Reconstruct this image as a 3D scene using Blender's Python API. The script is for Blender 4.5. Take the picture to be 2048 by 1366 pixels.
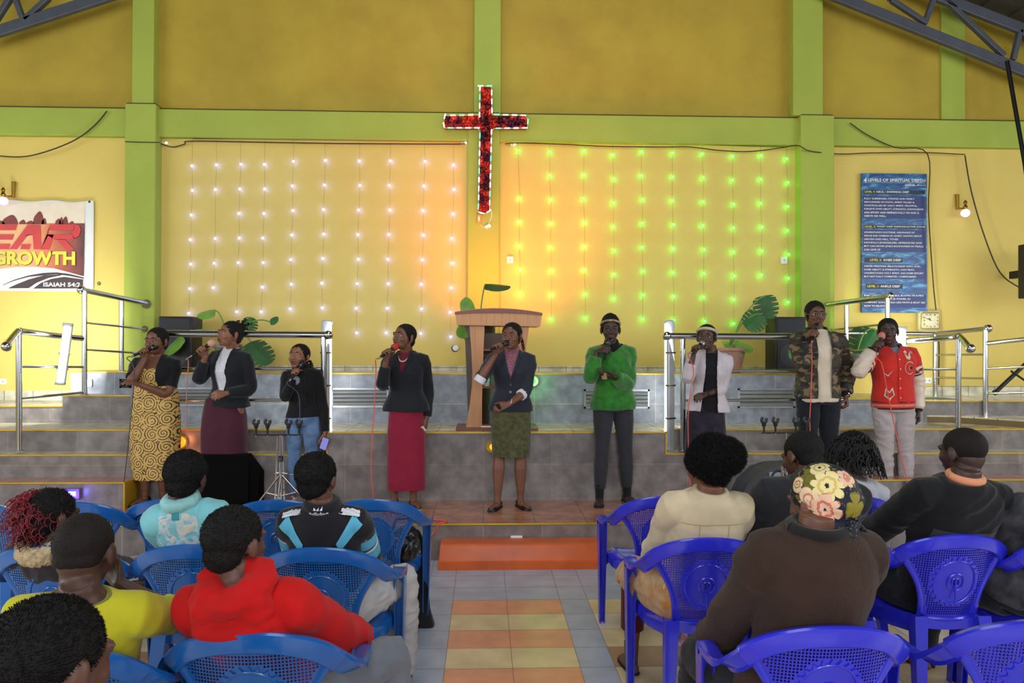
import bpy, bmesh, math, random
import numpy as np
from mathutils import Vector, Matrix, noise
from mathutils.bvhtree import BVHTree
for o in list(bpy.data.objects): bpy.data.objects.remove(o)
PI = math.pi
V = Vector
COL = bpy.context.scene.collection
rnd = random.Random(7)

# ------------------------------------------------------------------ camera, world, lights, exposure
SC = bpy.context.scene
F = 1536.0
CAMP = V((0, 0, 1.62))
CR = (Matrix.Rotation(math.radians(-2.1), 3, 'Z') @ Matrix.Rotation(PI/2 + 12/F, 3, 'X') @ Matrix.Rotation(0.003, 3, 'Z'))
cd = bpy.data.cameras.new('camera'); cam = bpy.data.objects.new('camera', cd); COL.objects.link(cam)
cd.sensor_width = 36; cd.lens = F/2048*36; cd.clip_start = .05
cam.matrix_world = Matrix.Translation(CAMP) @ CR.to_4x4()
SC.camera = cam
SC.view_settings.view_transform = 'Standard'; SC.view_settings.look = 'None'
SC.view_settings.gamma = 1; SC.view_settings.use_curve_mapping = False
SC.view_settings.exposure = 0.0
w = bpy.data.worlds.new('hall_daylight'); SC.world = w; w.use_nodes = True
w.node_tree.nodes['Background'].inputs[0].default_value = (.80, .90, 1.0, 1)
w.node_tree.nodes['Background'].inputs[1].default_value = 0.65

def area(name, loc, target, sx, sy, power, color):
    l = bpy.data.lights.new(name, 'AREA'); l.shape = 'RECTANGLE'; l.size = sx; l.size_y = sy
    l.energy = power; l.color = color
    o = bpy.data.objects.new(name, l); COL.objects.link(o); o.location = loc
    o.rotation_euler = (V(target)-V(loc)).to_track_quat('-Z', 'Y').to_euler()
    return o
area('window_light_left', (-8.2, 2.0, 2.8), (0, 5.0, 1.6), 7, 2.4, 300, (.86, .93, 1))
area('window_light_right', (8.2, 2.0, 2.8), (0, 5.0, 1.6), 7, 2.4, 270, (.86, .93, 1))
area('doorway_light_rear', (0, -5.5, 3.2), (0, 6, 1.8), 9, 2.6, 380, (.95, .96, 1))
area('floor_fill_under_roof', (0, 2.0, 6.9), (0, 2.6, 0), 2.2, 8, 170, (.93, .96, 1))  # added lamp below the roof to brighten the floor; the roof has no opening

def P(px, py, Y=None, Z=None):
    d = CR @ V(((px-1024)/F, -(py-683)/F, -1))
    if Y is not None: return CAMP + d*(Y/d.y)
    return CAMP + d*((Z-CAMP.z)/d.z)

# ------------------------------------------------------------------ mesh helpers
def lin(c):
    r = []
    for x in c[:3]:
        x = x/255.0
        r.append(x/12.92 if x <= .04045 else ((x+.055)/1.055)**2.4)
    return tuple(r)+(1,)

class MB:
    def __init__(s): s.v = []; s.f = []; s.m = []
    def add(s, vs, fs, m=0):
        b = len(s.v); s.v += [tuple(p) for p in vs]; s.f += [tuple(i+b for i in f) for f in fs]; s.m += [m]*len(fs); return s
    def box(s, c, d, m=0, R=None, bev=0):
        c = V(c); h = V(d)/2
        if bev:
            bm = bmesh.new(); bmesh.ops.create_cube(bm, size=1)
            for q in bm.verts: q.co = V((q.co.x*d[0], q.co.y*d[1], q.co.z*d[2]))
            bmesh.ops.bevel(bm, geom=list(bm.edges), offset=bev, segments=2, affect='EDGES', profile=.5)
            vs = [(R @ q.co if R else q.co)+c for q in bm.verts]; bm.verts.index_update()
            fs = [[q.index for q in f.verts] for f in bm.faces]; bm.free()
            return s.add(vs, fs, m)
        vs = []
        for x in (-1, 1):
            for y in (-1, 1):
                for z in (-1, 1):
                    p = V((x*h.x, y*h.y, z*h.z)); vs.append((R @ p if R else p)+c)
        return s.add(vs, [(0,1,3,2),(4,6,7,5),(0,4,5,1),(2,3,7,6),(0,2,6,4),(1,5,7,3)], m)
    def prism(s, poly, vec, m=0):
        n = len(poly); vs = [V(p) for p in poly]+[V(p)+V(vec) for p in poly]
        return s.add(vs, [tuple(range(n))[::-1], tuple(range(n, 2*n))]+[(i, (i+1) % n, (i+1) % n+n, i+n) for i in range(n)], m)
    def rings(s, R, m=0, cap=True, closed=False):
        n = len(R[0]); vs = [p for r in R for p in r]; fs = []
        k = len(R)
        for i in range(k if closed else k-1):
            a = i*n; b = ((i+1) % k)*n
            for j in range(n): fs.append((a+j, a+(j+1) % n, b+(j+1) % n, b+j))
        if cap and not closed: fs += [tuple(range(n))[::-1], tuple(range((k-1)*n, k*n))]
        return s.add(vs, fs, m)
    def tube(s, pts, r, n=10, m=0, sub=0, flat=1.0, cap=True):
        pts = [V(p) for p in pts]
        if not hasattr(r, '__len__'): r = [r]*len(pts)
        if sub: pts, r = smooth_path(pts, r, sub)
        R = []; t0 = (pts[1]-pts[0]).normalized()
        u = t0.cross(V((0, 0, 1)))
        if u.length < .1: u = t0.cross(V((0, 1, 0)))
        u.normalize()
        for i, p in enumerate(pts):
            t = (pts[min(i+1, len(pts)-1)]-pts[max(i-1, 0)]).normalized()
            u = (u-t*u.dot(t)).normalized(); w_ = t.cross(u)
            R.append([p+(u*math.cos(2*PI*j/n)+w_*math.sin(2*PI*j/n)*flat)*r[i] for j in range(n)])
        return s.rings(R, m, cap)
    def ell(s, c, r, n=16, k=10, m=0, R=None):
        c = V(c)
        if not hasattr(r, '__len__'): r = (r, r, r)
        vs = [V((0, 0, -r[2]))]
        for i in range(1, k):
            a = -PI/2+PI*i/k
            for j in range(n):
                b = 2*PI*j/n; vs.append(V((r[0]*math.cos(a)*math.cos(b), r[1]*math.cos(a)*math.sin(b), r[2]*math.sin(a))))
        vs.append(V((0, 0, r[2])))
        fs = [(0, 1+(j+1) % n, 1+j) for j in range(n)]
        for i in range(k-2):
            for j in range(n): fs.append((1+i*n+j, 1+i*n+(j+1) % n, 1+(i+1)*n+(j+1) % n, 1+(i+1)*n+j))
        L = len(vs)-1; b = 1+(k-2)*n
        fs += [(b+j, b+(j+1) % n, L) for j in range(n)]
        return s.add([(R @ p if R else p)+c for p in vs], fs, m)
    def lathe(s, c, prof, n=24, m=0, R=None):
        c = V(c); RR = []
        for (r, z) in prof: 
            ring = [V((max(r, .0004)*math.cos(2*PI*j/n), max(r, .0004)*math.sin(2*PI*j/n), z)) for j in range(n)]
            RR.append([(R @ p if R else p)+c for p in ring])
        return s.rings(RR, m)
    def mesh(s, name='mesh'):
        me = bpy.data.meshes.new(name); me.from_pydata(s.v, [], s.f)
        if any(s.m): me.polygons.foreach_set('material_index', s.m)
        me.update(); return me
    def build(s, name, mats, parent=None, smooth=False, loc=None):
        return link(name, s.mesh(name), mats, parent, smooth, loc)

def smooth_path(pts, r, sub):
    P2 = []; R2 = []; n = len(pts)
    for i in range(n-1):
        p0 = pts[max(i-1, 0)]; p1 = pts[i]; p2 = pts[i+1]; p3 = pts[min(i+2, n-1)]
        for j in range(sub):
            t = j/sub
            q = .5*((2*p1)+(p2-p0)*t+(2*p0-5*p1+4*p2-p3)*t*t+(3*p1-p0-3*p2+p3)*t**3)
            P2.append(q); R2.append(r[i]*(1-t)+r[i+1]*t)
    P2.append(pts[-1]); R2.append(r[-1]); return P2, R2

def link(name, me, mats, parent=None, smooth=False, loc=None):
    bm = bmesh.new(); bm.from_mesh(me)
    if len(bm.faces) < 60000: bmesh.ops.recalc_face_normals(bm, faces=bm.faces)
    bm.to_mesh(me); bm.free()
    if not isinstance(mats, (list, tuple)): mats = [mats]
    for m in mats: me.materials.append(m)
    if smooth:
        me.polygons.foreach_set('use_smooth', [True]*len(me.polygons))
        try: me.set_sharp_from_angle(angle=math.radians(50 if smooth is True else smooth))
        except Exception: pass
    o = bpy.data.objects.new(name, me); COL.objects.link(o)
    if parent:
        o.parent = parent
    if loc is not None: o.location = loc
    return o

def tag(o, label, cat, group=None, kind=None):
    o['label'] = label; o['category'] = cat
    if group: o['group'] = group
    if kind: o['kind'] = kind
    return o
def thing(name, label, cat, loc=(0, 0, 0), rz=0, group=None):
    o = bpy.data.objects.new(name, None); o.empty_display_size = .1; COL.objects.link(o)
    o.location = loc; o.rotation_euler = (0, 0, rz)
    return tag(o, label, cat, group)
def struct(name, mb, mats, smooth=False, label=None):
    o = mb.build(name, mats, None, smooth); o['kind'] = 'structure'
    if label: o['label'] = label
    return o
def dup(root, loc, rz, label, group=None):
    r = root.copy(); COL.objects.link(r); r.location = loc; r.rotation_euler = (0, 0, rz); r['label'] = label
    if group: r['group'] = group
    for ch in list(root.children):
        c = ch.copy(); COL.objects.link(c); c.parent = r
        for g in list(ch.children):
            d = g.copy(); COL.objects.link(d); d.parent = c
    return r

def remesh(mb, voxel=.006, it=3, fac=.5):
    me = mb.mesh('tmp'); o = bpy.data.objects.new('tmp', me); COL.objects.link(o)
    m = o.modifiers.new('r', 'REMESH'); m.mode = 'VOXEL'; m.voxel_size = voxel; m.adaptivity = 0
    if it:
        s = o.modifiers.new('s', 'SMOOTH'); s.factor = fac; s.iterations = it
    dg = bpy.context.evaluated_depsgraph_get()
    out = bpy.data.meshes.new_from_object(o.evaluated_get(dg), depsgraph=dg)
    bpy.data.objects.remove(o); bpy.data.meshes.remove(me)
    return out

def getco(me):
    a = np.empty(len(me.vertices)*3, dtype=np.float32); me.vertices.foreach_get('co', a); return a.reshape(-1, 3)
def setco(me, a):
    me.vertices.foreach_set('co', np.ascontiguousarray(a, dtype=np.float32).ravel()); me.update()
def getno(me):
    a = np.empty(len(me.vertices)*3, dtype=np.float32); me.vertex_normals.foreach_get('vector', a); return a.reshape(-1, 3)

def folds(me, amp, freq, seed=0, fine=0):
    co = getco(me); no = getno(me); s = V((seed*3.1, seed*1.7, seed))
    d = np.zeros(len(co))
    for i, c in enumerate(co):
        p = V((c[0]*freq[0], c[1]*freq[1], c[2]*freq[2]))+s
        p += noise.noise_vector(p*.5)*.9
        n = noise.noise(p)
        d[i] = amp*(1-2.2*abs(n)) + (fine*noise.noise(p*3.1) if fine else 0)
    setco(me, co+no*d[:, None].astype(np.float32)); return me

def cut(me, pred):
    """delete the faces whose centre satisfies pred, then smooth the new border"""
    bm = bmesh.new(); bm.from_mesh(me)
    dead = [f for f in bm.faces if pred(f.calc_center_median())]
    bmesh.ops.delete(bm, geom=dead, context='FACES')
    for _ in range(6):
        new = {}
        for v in bm.verts:
            b = [e.other_vert(v) for e in v.link_edges if e.is_boundary]
            if len(b) == 2: new[v] = v.co*.5+(b[0].co+b[1].co)*.25
        for v, c in new.items(): v.co = c
    bm.to_mesh(me); bm.free(); me.update(); return me

def bvh_of(me):
    return BVHTree.FromPolygons([v.co.copy() for v in me.vertices], [tuple(p.vertices) for p in me.polygons])

def project(bvh, p, d, off):
    h = bvh.ray_cast(p, d)
    if h[0] is None:
        h = bvh.find_nearest(p+d*.45)
    if h[0] is None: return p
    return h[0]-d*off

FONTS = {}
def text_geo(body, size=1, shear=0, bold=0, align='LEFT', sx=1.0):
    c = bpy.data.curves.new('t', 'FONT'); c.body = body; c.size = size; c.shear = shear; c.offset = bold*size; c.align_x = align
    c.resolution_u = 3
    o = bpy.data.objects.new('t', c); me = bpy.data.meshes.new_from_object(o)
    vs = [V((v.co.x*sx, v.co.y)) for v in me.vertices]; fs = [tuple(p.vertices) for p in me.polygons]
    bpy.data.objects.remove(o); bpy.data.curves.remove(c); bpy.data.meshes.remove(me)
    return vs, fs
def fit_text(mb, body, org, ux, uz, width, height, m=0, lift=None, shear=0, bold=.012):
    """flat lettering filling width x height in the plane spanned by ux, uz, lower left corner org"""
    vs, fs = text_geo(body, 1, shear, bold)
    if not vs: return
    x0 = min(v.x for v in vs); x1 = max(v.x for v in vs); y0 = min(v.y for v in vs); y1 = max(v.y for v in vs)
    org = V(org); ux = V(ux); uz = V(uz); lift = V(lift or (0, 0, 0))
    mb.add([org+lift+ux*((v.x-x0)/(x1-x0)*width)+uz*((v.y-y0)/(y1-y0)*height) for v in vs], fs, m)

# ------------------------------------------------------------------ materials
MC = {}
def mat(name, c, rough=.6, metal=0, var=.12, scale=8, bump=0, bscale=60, emit=None, es=0, coat=0, spec=.5, c2=None, sheen=0, detail=3):
    if name in MC: return MC[name]
    m = bpy.data.materials.new(name); m.use_nodes = True; nt = m.node_tree; b = nt.nodes['Principled BSDF']
    col = lin(c) if max(c) > 1 else tuple(c)+(1,)
    b.inputs['Roughness'].default_value = rough; b.inputs['Metallic'].default_value = metal
    b.inputs['Specular IOR Level'].default_value = spec
    if coat: b.inputs['Coat Weight'].default_value = coat
    if sheen: b.inputs['Sheen Weight'].default_value = sheen
    tc = nt.nodes.new('ShaderNodeTexCoord')
    if var or c2:
        n = nt.nodes.new('ShaderNodeTexNoise'); n.inputs['Scale'].default_value = scale; n.inputs['Detail'].default_value = detail
        nt.links.new(tc.outputs['Object'], n.inputs['Vector'])
        r = nt.nodes.new('ShaderNodeValToRGB'); r.color_ramp.elements[0].position = .3; r.color_ramp.elements[1].position = .7
        hi = (lin(c2) if max(c2) > 1 else tuple(c2)+(1,)) if c2 else tuple(min(1, x*(1+var)) for x in col[:3])+(1,)
        r.color_ramp.elements[0].color = tuple(x*(1-var) for x in col[:3])+(1,); r.color_ramp.elements[1].color = hi
        nt.links.new(n.outputs['Fac'], r.inputs[0]); nt.links.new(r.outputs[0], b.inputs['Base Color'])
    else: b.inputs['Base Color'].default_value = col
    if bump:
        n2 = nt.nodes.new('ShaderNodeTexNoise'); n2.inputs['Scale'].default_value = bscale; n2.inputs['Detail'].default_value = 4
        nt.links.new(tc.outputs['Object'], n2.inputs['Vector'])
        bp = nt.nodes.new('ShaderNodeBump'); bp.inputs['Strength'].default_value = bump; bp.inputs['Distance'].default_value = .01
        nt.links.new(n2.outputs['Fac'], bp.inputs['Height']); nt.links.new(bp.outputs[0], b.inputs['Normal'])
    if emit:
        b.inputs['Emission Color'].default_value = lin(emit) if max(emit) > 1 else tuple(emit)+(1,); b.inputs['Emission Strength'].default_value = es
    MC[name] = m; return m

def N(nt, t, **kw):
    n = nt.nodes.new('ShaderNode'+t)
    for k, v in kw.items():
        if k == 'op': n.operation = v
        elif isinstance(k, str) and k.startswith('i'): 
            n.inputs[int(k[1:])].default_value = v
        else: setattr(n, k, v)
    return n
def mth(nt, op, a, b=None):
    n = nt.nodes.new('ShaderNodeMath'); n.operation = op
    for i, x in enumerate((a, b)):
        if x is None: continue
        if isinstance(x, (int, float)): n.inputs[i].default_value = x
        else: nt.links.new(x, n.inputs[i])
    return n.outputs[0]
def mixc(nt, f, a, b):
    n = nt.nodes.new('ShaderNodeMix'); n.data_type = 'RGBA'
    for s, x in ((0, f), (6, a), (7, b)):
        if isinstance(x, (int, float)): n.inputs[s].default_value = x
        elif isinstance(x, tuple): n.inputs[s].default_value = x
        else: nt.links.new(x, n.inputs[s])
    return n.outputs[2]

def tile_mat(name, c1, c2, grout, bw, bh, rough=.35, off=.5, shift=(0, 0, 0), vert=True, mort=.004):
    """ceramic tiles laid with a brick pattern; vert: on an x-z face"""
    m = bpy.data.materials.new(name); m.use_nodes = True; nt = m.node_tree; b = nt.nodes['Principled BSDF']
    tc = N(nt, 'TexCoord'); sp = N(nt, 'SeparateXYZ'); nt.links.new(tc.outputs['Object'], sp.inputs[0])
    cb = N(nt, 'CombineXYZ')
    nt.links.new(mth(nt, 'ADD', sp.outputs[0], shift[0]), cb.inputs[0])
    nt.links.new(mth(nt, 'ADD', sp.outputs[2 if vert else 1], shift[1]), cb.inputs[1])
    br = N(nt, 'TexBrick'); nt.links.new(cb.outputs[0], br.inputs['Vector'])
    br.inputs['Color1'].default_value = lin(c1); br.inputs['Color2'].default_value = lin(c2); br.inputs['Mortar'].default_value = lin(grout)
    br.inputs['Scale'].default_value = 1; br.inputs['Mortar Size'].default_value = mort; br.inputs['Brick Width'].default_value = bw; br.inputs['Row Height'].default_value = bh
    br.offset = off; br.inputs['Bias'].default_value = 0; br.inputs['Mortar Smooth'].default_value = .1
    n = N(nt, 'TexNoise'); n.inputs['Scale'].default_value = 9; n.inputs['Detail'].default_value = 6; nt.links.new(tc.outputs['Object'], n.inputs['Vector'])
    rm = N(nt, 'ValToRGB'); rm.color_ramp.elements[0].position = .35; rm.color_ramp.elements[1].position = .75
    rm.color_ramp.elements[0].color = (.72, .72, .72, 1); rm.color_ramp.elements[1].color = (1.35, 1.35, 1.35, 1)
    nt.links.new(n.outputs['Fac'], rm.inputs[0])
    mx = nt.nodes.new('ShaderNodeMix'); mx.data_type = 'RGBA'; mx.blend_type = 'MULTIPLY'; mx.inputs[0].default_value = 1
    nt.links.new(br.outputs['Color'], mx.inputs[6]); nt.links.new(rm.outputs[0], mx.inputs[7])
    nt.links.new(mx.outputs[2], b.inputs['Base Color']); b.inputs['Roughness'].default_value = rough
    bp = N(nt, 'Bump'); bp.inputs['Strength'].default_value = .3; bp.inputs['Distance'].default_value = .003
    nt.links.new(mth(nt, 'SUBTRACT', 1.0, br.outputs['Fac']), bp.inputs['Height']); nt.links.new(bp.outputs[0], b.inputs['Normal'])
    return m
# ------------------------------------------------------------------ the hall
ZS, Z1, Z2, ZP, ZT = .28, .50, .69, .88, 1.365          # stage, steps, podium platform, upper tier
YS, YC, YL, YT, YW = 5.86, 6.72, 6.95, 7.55, 8.40        # their front faces, and the rear wall
def X(px, Y, py=800): return P(px, py, Y=Y).x

def paint(name, c, dirt, amt=.5, sc=1.3, spots=True):
    m = bpy.data.materials.new(name); m.use_nodes = True; nt = m.node_tree; b = nt.nodes['Principled BSDF']
    tc = N(nt, 'TexCoord')
    n = N(nt, 'TexNoise'); n.inputs['Scale'].default_value = sc; n.inputs['Detail'].default_value = 8; n.inputs['Roughness'].default_value = .6
    nt.links.new(tc.outputs['Object'], n.inputs['Vector'])
    r = N(nt, 'ValToRGB'); r.color_ramp.elements[0].position = .38; r.color_ramp.elements[1].position = .72
    r.color_ramp.elements[0].color = (0, 0, 0, 1); r.color_ramp.elements[1].color = (amt, amt, amt, 1)
    nt.links.new(n.outputs['Fac'], r.inputs[0])
    n2 = N(nt, 'TexNoise'); n2.inputs['Scale'].default_value = 22; n2.inputs['Detail'].default_value = 2; nt.links.new(tc.outputs['Object'], n2.inputs['Vector'])
    r2 = N(nt, 'ValToRGB'); r2.color_ramp.elements[0].position = .74; r2.color_ramp.elements[1].position = .78; r2.color_ramp.elements[1].color = (.5, .5, .5, 1)
    nt.links.new(n2.outputs['Fac'], r2.inputs[0])
    f = mth(nt, 'MAXIMUM', r.outputs[0], r2.outputs[0]) if spots else r.outputs[0]
    c_ = mixc(nt, f, lin(c), lin(dirt)); nt.links.new(c_, b.inputs['Base Color'])
    b.inputs['Roughness'].default_value = .62; b.inputs['Specular IOR Level'].default_value = .25
    n3 = N(nt, 'TexNoise'); n3.inputs['Scale'].default_value = 45; nt.links.new(tc.outputs['Object'], n3.inputs['Vector'])
    bp = N(nt, 'Bump'); bp.inputs['Strength'].default_value = .12; bp.inputs['Distance'].default_value = .01
    nt.links.new(n3.outputs['Fac'], bp.inputs['Height']); nt.links.new(bp.outputs[0], b.inputs['Normal'])
    return m
YEL = paint('lower_wall_yellow', (222, 197, 106), (202, 172, 82), .35)
OCH = paint('upper_wall_ochre', (184, 160, 58), (148, 122, 42), .6)
GRN = paint('pillar_green', (168, 182, 76), (128, 136, 56), .3)
DIRT = mat('dust_on_ledge', (70, 50, 25), .9)
GREY = tile_mat('riser_tile', (132, 124, 120), (120, 112, 108), (146, 132, 114), .60, .30, .32, 0)
GREYU = tile_mat('tier_riser_tile', (150, 156, 166), (138, 143, 152), (190, 180, 160), .60, .30, .30, 0, (.1, -.165, 0))
GREYF = tile_mat('front_riser_tile', (130, 118, 112), (120, 110, 104), (160, 140, 120), .45, .30, .35, 0)
CREAM = tile_mat('platform_tile', (205, 196, 160), (198, 188, 150), (120, 110, 90), .40, .40, .18, 0, vert=False)
TERRA = tile_mat('stage_tile', (176, 116, 88), (164, 108, 84), (110, 84, 64), .40, .40, .22, 0, vert=False)
GOLD = mat('step_nosing', (205, 165, 45), .35, .55)
SKIRT = tile_mat('skirting_tile', (214, 206, 176), (205, 198, 168), (130, 120, 95), .30, .2, .3, 0)

# floor of the hall: individual tiles in the aisle pattern
fm = [mat('floor_grout', (150, 120, 96), .8)]
for nm, c in (('tile_blue', (166, 174, 188)), ('tile_orange', (226, 156, 118)), ('tile_straw', (222, 198, 150)), ('tile_sand', (222, 208, 186)), ('tile_rust', (176, 132, 96))):
    fm.append(mat('floor_'+nm, c, .34, var=.14, scale=6, detail=8, spec=.6))
fl = MB(); fl.box((0, 2, -.05), (18, 15, .098))
TW, TH = .343, .262
x0 = P(1013, 1200, Z=0).x; y0 = P(1013, 1200, Z=0).y
for i in range(-22, 23):
    for j in range(-26, 4):
        # columns: two full aisle tiles, one half blue tile each side, then full tiles
        if i in (0, 1): cx = x0+(i-.5)*TW; wd = TW
        elif i == -1: cx = x0-TW-TW*.26; wd = TW*.52
        elif i == 2: cx = x0+TW+TW*.26; wd = TW*.52
        elif i < -1: cx = x0-TW*1.52+(i+1.5)*TW; wd = TW
        else: cx = x0+TW*1.52+(i-2.5)*TW; wd = TW
        ya = y0+j*TH; yb = ya+TH
        if ya > 5.86: continue
        yb = min(yb, 5.87)
        if j >= 0: k = 1
        elif i in (0, 1): k = 2 if j % 2 == 1 else 3
        elif i in (-1, 2): k = 1
        else: k = (4 if (i+j) % 2 else 3) if (j % 4) else 5
        g = .0016
        if abs(cx) < 8.8 and ya > -5.4: fl.add([(cx-wd/2+g, ya+g, .0), (cx+wd/2-g, ya+g, .0), (cx+wd/2-g, yb-g, .0), (cx-wd/2+g, yb-g, .0)], [(0, 1, 2, 3)], k)
struct('floor', fl, fm, label='tiled hall floor with an orange and straw aisle between blue borders')

# rear wall and its pillars and beam
ZB0, ZB1 = 3.86, 4.16
struct('wall_rear', MB().box((0, YW+.1, ZB0/2+.1), (18, .2, ZB0)), YEL, label='yellow painted lower rear wall')
gw = MB(); gw.add([(-9, YW, ZB0), (9, YW, ZB0), (9, YW, 4.1), (0, YW, 7.9), (-9, YW, 4.1), (-9, YW+.2, ZB0), (9, YW+.2, ZB0), (9, YW+.2, 4.1), (0, YW+.2, 7.9), (-9, YW+.2, 4.1)],
       [(0, 1, 2, 3, 4), (9, 8, 7, 6, 5), (0, 5, 6, 1), (1, 6, 7, 2), (2, 7, 8, 3), (3, 8, 9, 4), (4, 9, 5, 0)])
struct('wall_rear_upper', gw, OCH, label='ochre painted upper rear wall under the roof')
bmb = MB(); bmb.box((0, YW-.02, (ZB0+ZB1)/2), (17.9, .12, ZB1-ZB0), 0, bev=.01)
bmb.box((0, YW-.015, ZB1+.006), (17.9, .09, .014), 1)
struct('trim_1', bmb, [GRN, DIRT], label='green horizontal beam across the rear wall')
def pillar(n, a0, a1, b0, b1, pro, split, label):
    Yf = YW-pro; mb = MB()
    xa, xb = X(a0, Yf, 450), X(a1, Yf, 450); xc, xd = X(b0, Yf, 100), X(b1, Yf, 100)
    mb.box(((xa+xb)/2, YW-pro/2+.03, split/2+.3), (xb-xa, pro+.06, split-.6), 0, bev=.012)
    mb.box(((xc+xd)/2, YW-pro/2+.04, (split+7.6)/2), (xd-xc, pro+.04, 7.6-split), 0, bev=.01)
    mb.box(((xa+xb)/2, YW-pro/2+.03, split+.004), (xb-xa-.02, pro+.03, .012), 1)
    struct('trim_%d' % n, mb, [GRN, DIRT], label=label)
pillar(2, 248, 310, 262, 306, .16, 4.19, 'green pillar on the left of the rear wall')
pillar(3, 935, 999, 948, 1002, .10, 4.16, 'green pillar in the middle behind the cross')
pillar(4, 1602, 1669, 1588, 1648, .16, 4.17, 'green pillar on the right of the rear wall')
mb = MB(); xa, xb = X(1880, YW, 100), X(1927, YW, 100); mb.box(((xa+xb)/2, YW-.012, 5.2), (xb-xa, .03, 2.08)); struct('trim_5', mb, GRN, label='green painted strip on the upper right wall')
struct('baseboard_rear', MB().box((0, YW-.012, ZT+.03-.01), (X(1690, YW)-X(330, YW), .03, .065)).box((X(0, YW)-1, YW-.012, 1.09), (4.0, .03, .11)).box((X(2000, YW)+1, YW-.012, 1.15), (4.2, .03, .11)), SKIRT)

# roof
CE = mat('roof_sheet', (70, 72, 74), .5, .3)
rf = MB()
for sgn in (-1, 1):
    n = 60
    for k in range(n):
        xa = 9.2*k/n; xb = 9.2*(k+1)/n; dz = .02 if k % 2 else 0
        za = 7.55-.385*xa+dz; zb = 7.55-.385*xb+dz
        q = [(sgn*xa, -6, za), (sgn*xb, -6, zb), (sgn*xb, YW+.3, zb), (sgn*xa, YW+.3, za)]
        rf.add(q+[(a, b, c+.03) for a, b, c in q], [(0, 1, 2, 3), (7, 6, 5, 4), (0, 4, 5, 1), (2, 6, 7, 3), (1, 5, 6, 2), (0, 3, 7, 4)])
struct('ceiling', rf, CE, label='dark corrugated metal roof')
for sgn, nm in ((-1, 'left'), (1, 'right')):
    sw = MB(); x = 9*sgn
    sw.box((x, 1.2, .6), (.2, 14.6, 1.2)); sw.box((x, 1.2, 4.0), (.2, 14.6, .6))
    for y in (-5.8, -2.4, 1.2, 4.8, 8.2): sw.box((x, y, 2.4), (.2, .7, 3.0))
    struct('wall_'+nm, sw, YEL, label='yellow side wall with open window bays')
# trusses
STEEL = mat('truss_steel', (88, 92, 100), .5, .4, var=.1)
def truss(lo, hi, webs, label):
    Y = 8.12; t = thing('roof_truss', label, 'roof truss', P(lo[0][0], lo[0][1], Y=Y))
    o = t.location.copy()
    def bar(a, b, w, nm):
        A = P(*a, Y=Y)-o; B = P(*b, Y=Y)-o; d = (B-A); L = d.length; d.normalize()
        R = Matrix((d, V((0, 1, 0)), d.cross(V((0, 1, 0))))).transposed()
        MB().box((A+B)/2, (L, .06, w), 0, R, bev=.006).build(nm, STEEL, t)
    bar(lo[0], lo[1], .11, 'lower_chord'); bar(hi[0], hi[1], .11, 'upper_chord')
    for a, b in webs: bar(a, b, .05, 'web_member')
    return t
truss([(1640, -20), (2110, 168)], [(1800, -36), (2110, 84)], [((1782, 0), (1852, 46)), ((1870, -10), (1849, 48)), ((1885, -5), (2008, 112)), ((2040, 60), (2026, 120)), ((1760, -40), (1782, 0)), ((2040, 60), (2110, 160))], 'grey steel roof truss crossing the top right corner')
truss([(230, -12), (-60, 82)], [(190, -80), (-60, -10)], [((30, -5), (46, 38)), ((98, -4), (50, 40)), ((40, -6), (0, -24)), ((-20, 60), (25, -10))], 'grey steel roof truss crossing the top left corner')
rod = thing('hanging_rod', 'black rod hanging down from the right roof truss', 'rod', P(2014, 122, Y=8.0)); o = rod.location
MB().tube([V((0, 0, 0)), P(2050, 330, Y=7.9)-o, P(2062, 420, Y=7.85)-o], .022, 10).build('pole', mat('black_metal', (18, 18, 20), .4, .5), rod, True)

# the stage
def block(name, xa, xb, ya, yb, za, zb, top, side, label, nos=True):
    mb = MB(); mb.box(((xa+xb)/2, (ya+yb)/2, (za+zb)/2), (xb-xa, yb-ya, zb-za), 0)
    mb.m = [0, 0, 0, 0, 0, 0]
    for i in range(len(mb.f)):
        pts = [mb.v[k] for k in mb.f[i]]
        if all(abs(p[2]-zb) < 1e-6 for p in pts): mb.m[i] = 1
    if nos:
        mb.box(((xa+xb)/2, ya-.001, zb-.004), (xb-xa+.004, .014, .012), 2)
    return struct(name, mb, [side, top, GOLD], label=label)
xl250 = X(250, 6.45); xc0 = X(655, YC); xc1 = X(1332, YC); xr1 = X(1735, 6.45)
block('floor_stage', -8.9, 8.9, YS, YC+.1, -.02, ZS, TERRA, GREYF, 'terracotta tiled lower stage')
block('floor_step_left', -8.9, xl250, 6.45, YC+.05, ZS-.01, Z1, TERRA, GREY, 'short grey step at far left of stage')
mb = MB(); mb.box((xl250, 6.58, (ZS+Z1)/2), (.012, .27, Z1-ZS+.004)); struct('trim_6', mb, GOLD, label='gold corner strip on left step')
block('floor_step_right', xr1, 8.9, 6.45, YC+.05, ZS-.01, Z1, TERRA, GREY, 'short grey step at right of stage')
block('floor_tread_left', -8.9, xc0, YC, YL+.1, ZS-.01, Z2, CREAM, GREY, 'grey tiled second step left of the podium platform')
block('floor_tread_right', xc1, 8.9, YC, YL+.1, ZS-.01, Z2, CREAM, GREY, 'grey tiled second step right of the podium platform')
block('floor_platform_middle', xc0, xc1, YC-.002, YL+.05, ZS-.01, ZP, CREAM, GREY, 'middle of the podium platform')
for i, x in enumerate((xc0, xc1)):
    struct('trim_%d' % (7+i), MB().box((x, YC-.004, (Z2+ZP)/2-.0), (.012, .012, ZP-Z2+.01)), GOLD)
block('floor_platform', -8.9, 8.9, YL, YT+.1, Z2-.02, ZP+.0005, CREAM, GREY, 'cream tiled podium platform')
xt0 = X(141, 7.85); xi0 = X(125, YT); xt1 = X(1690, YT)
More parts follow.
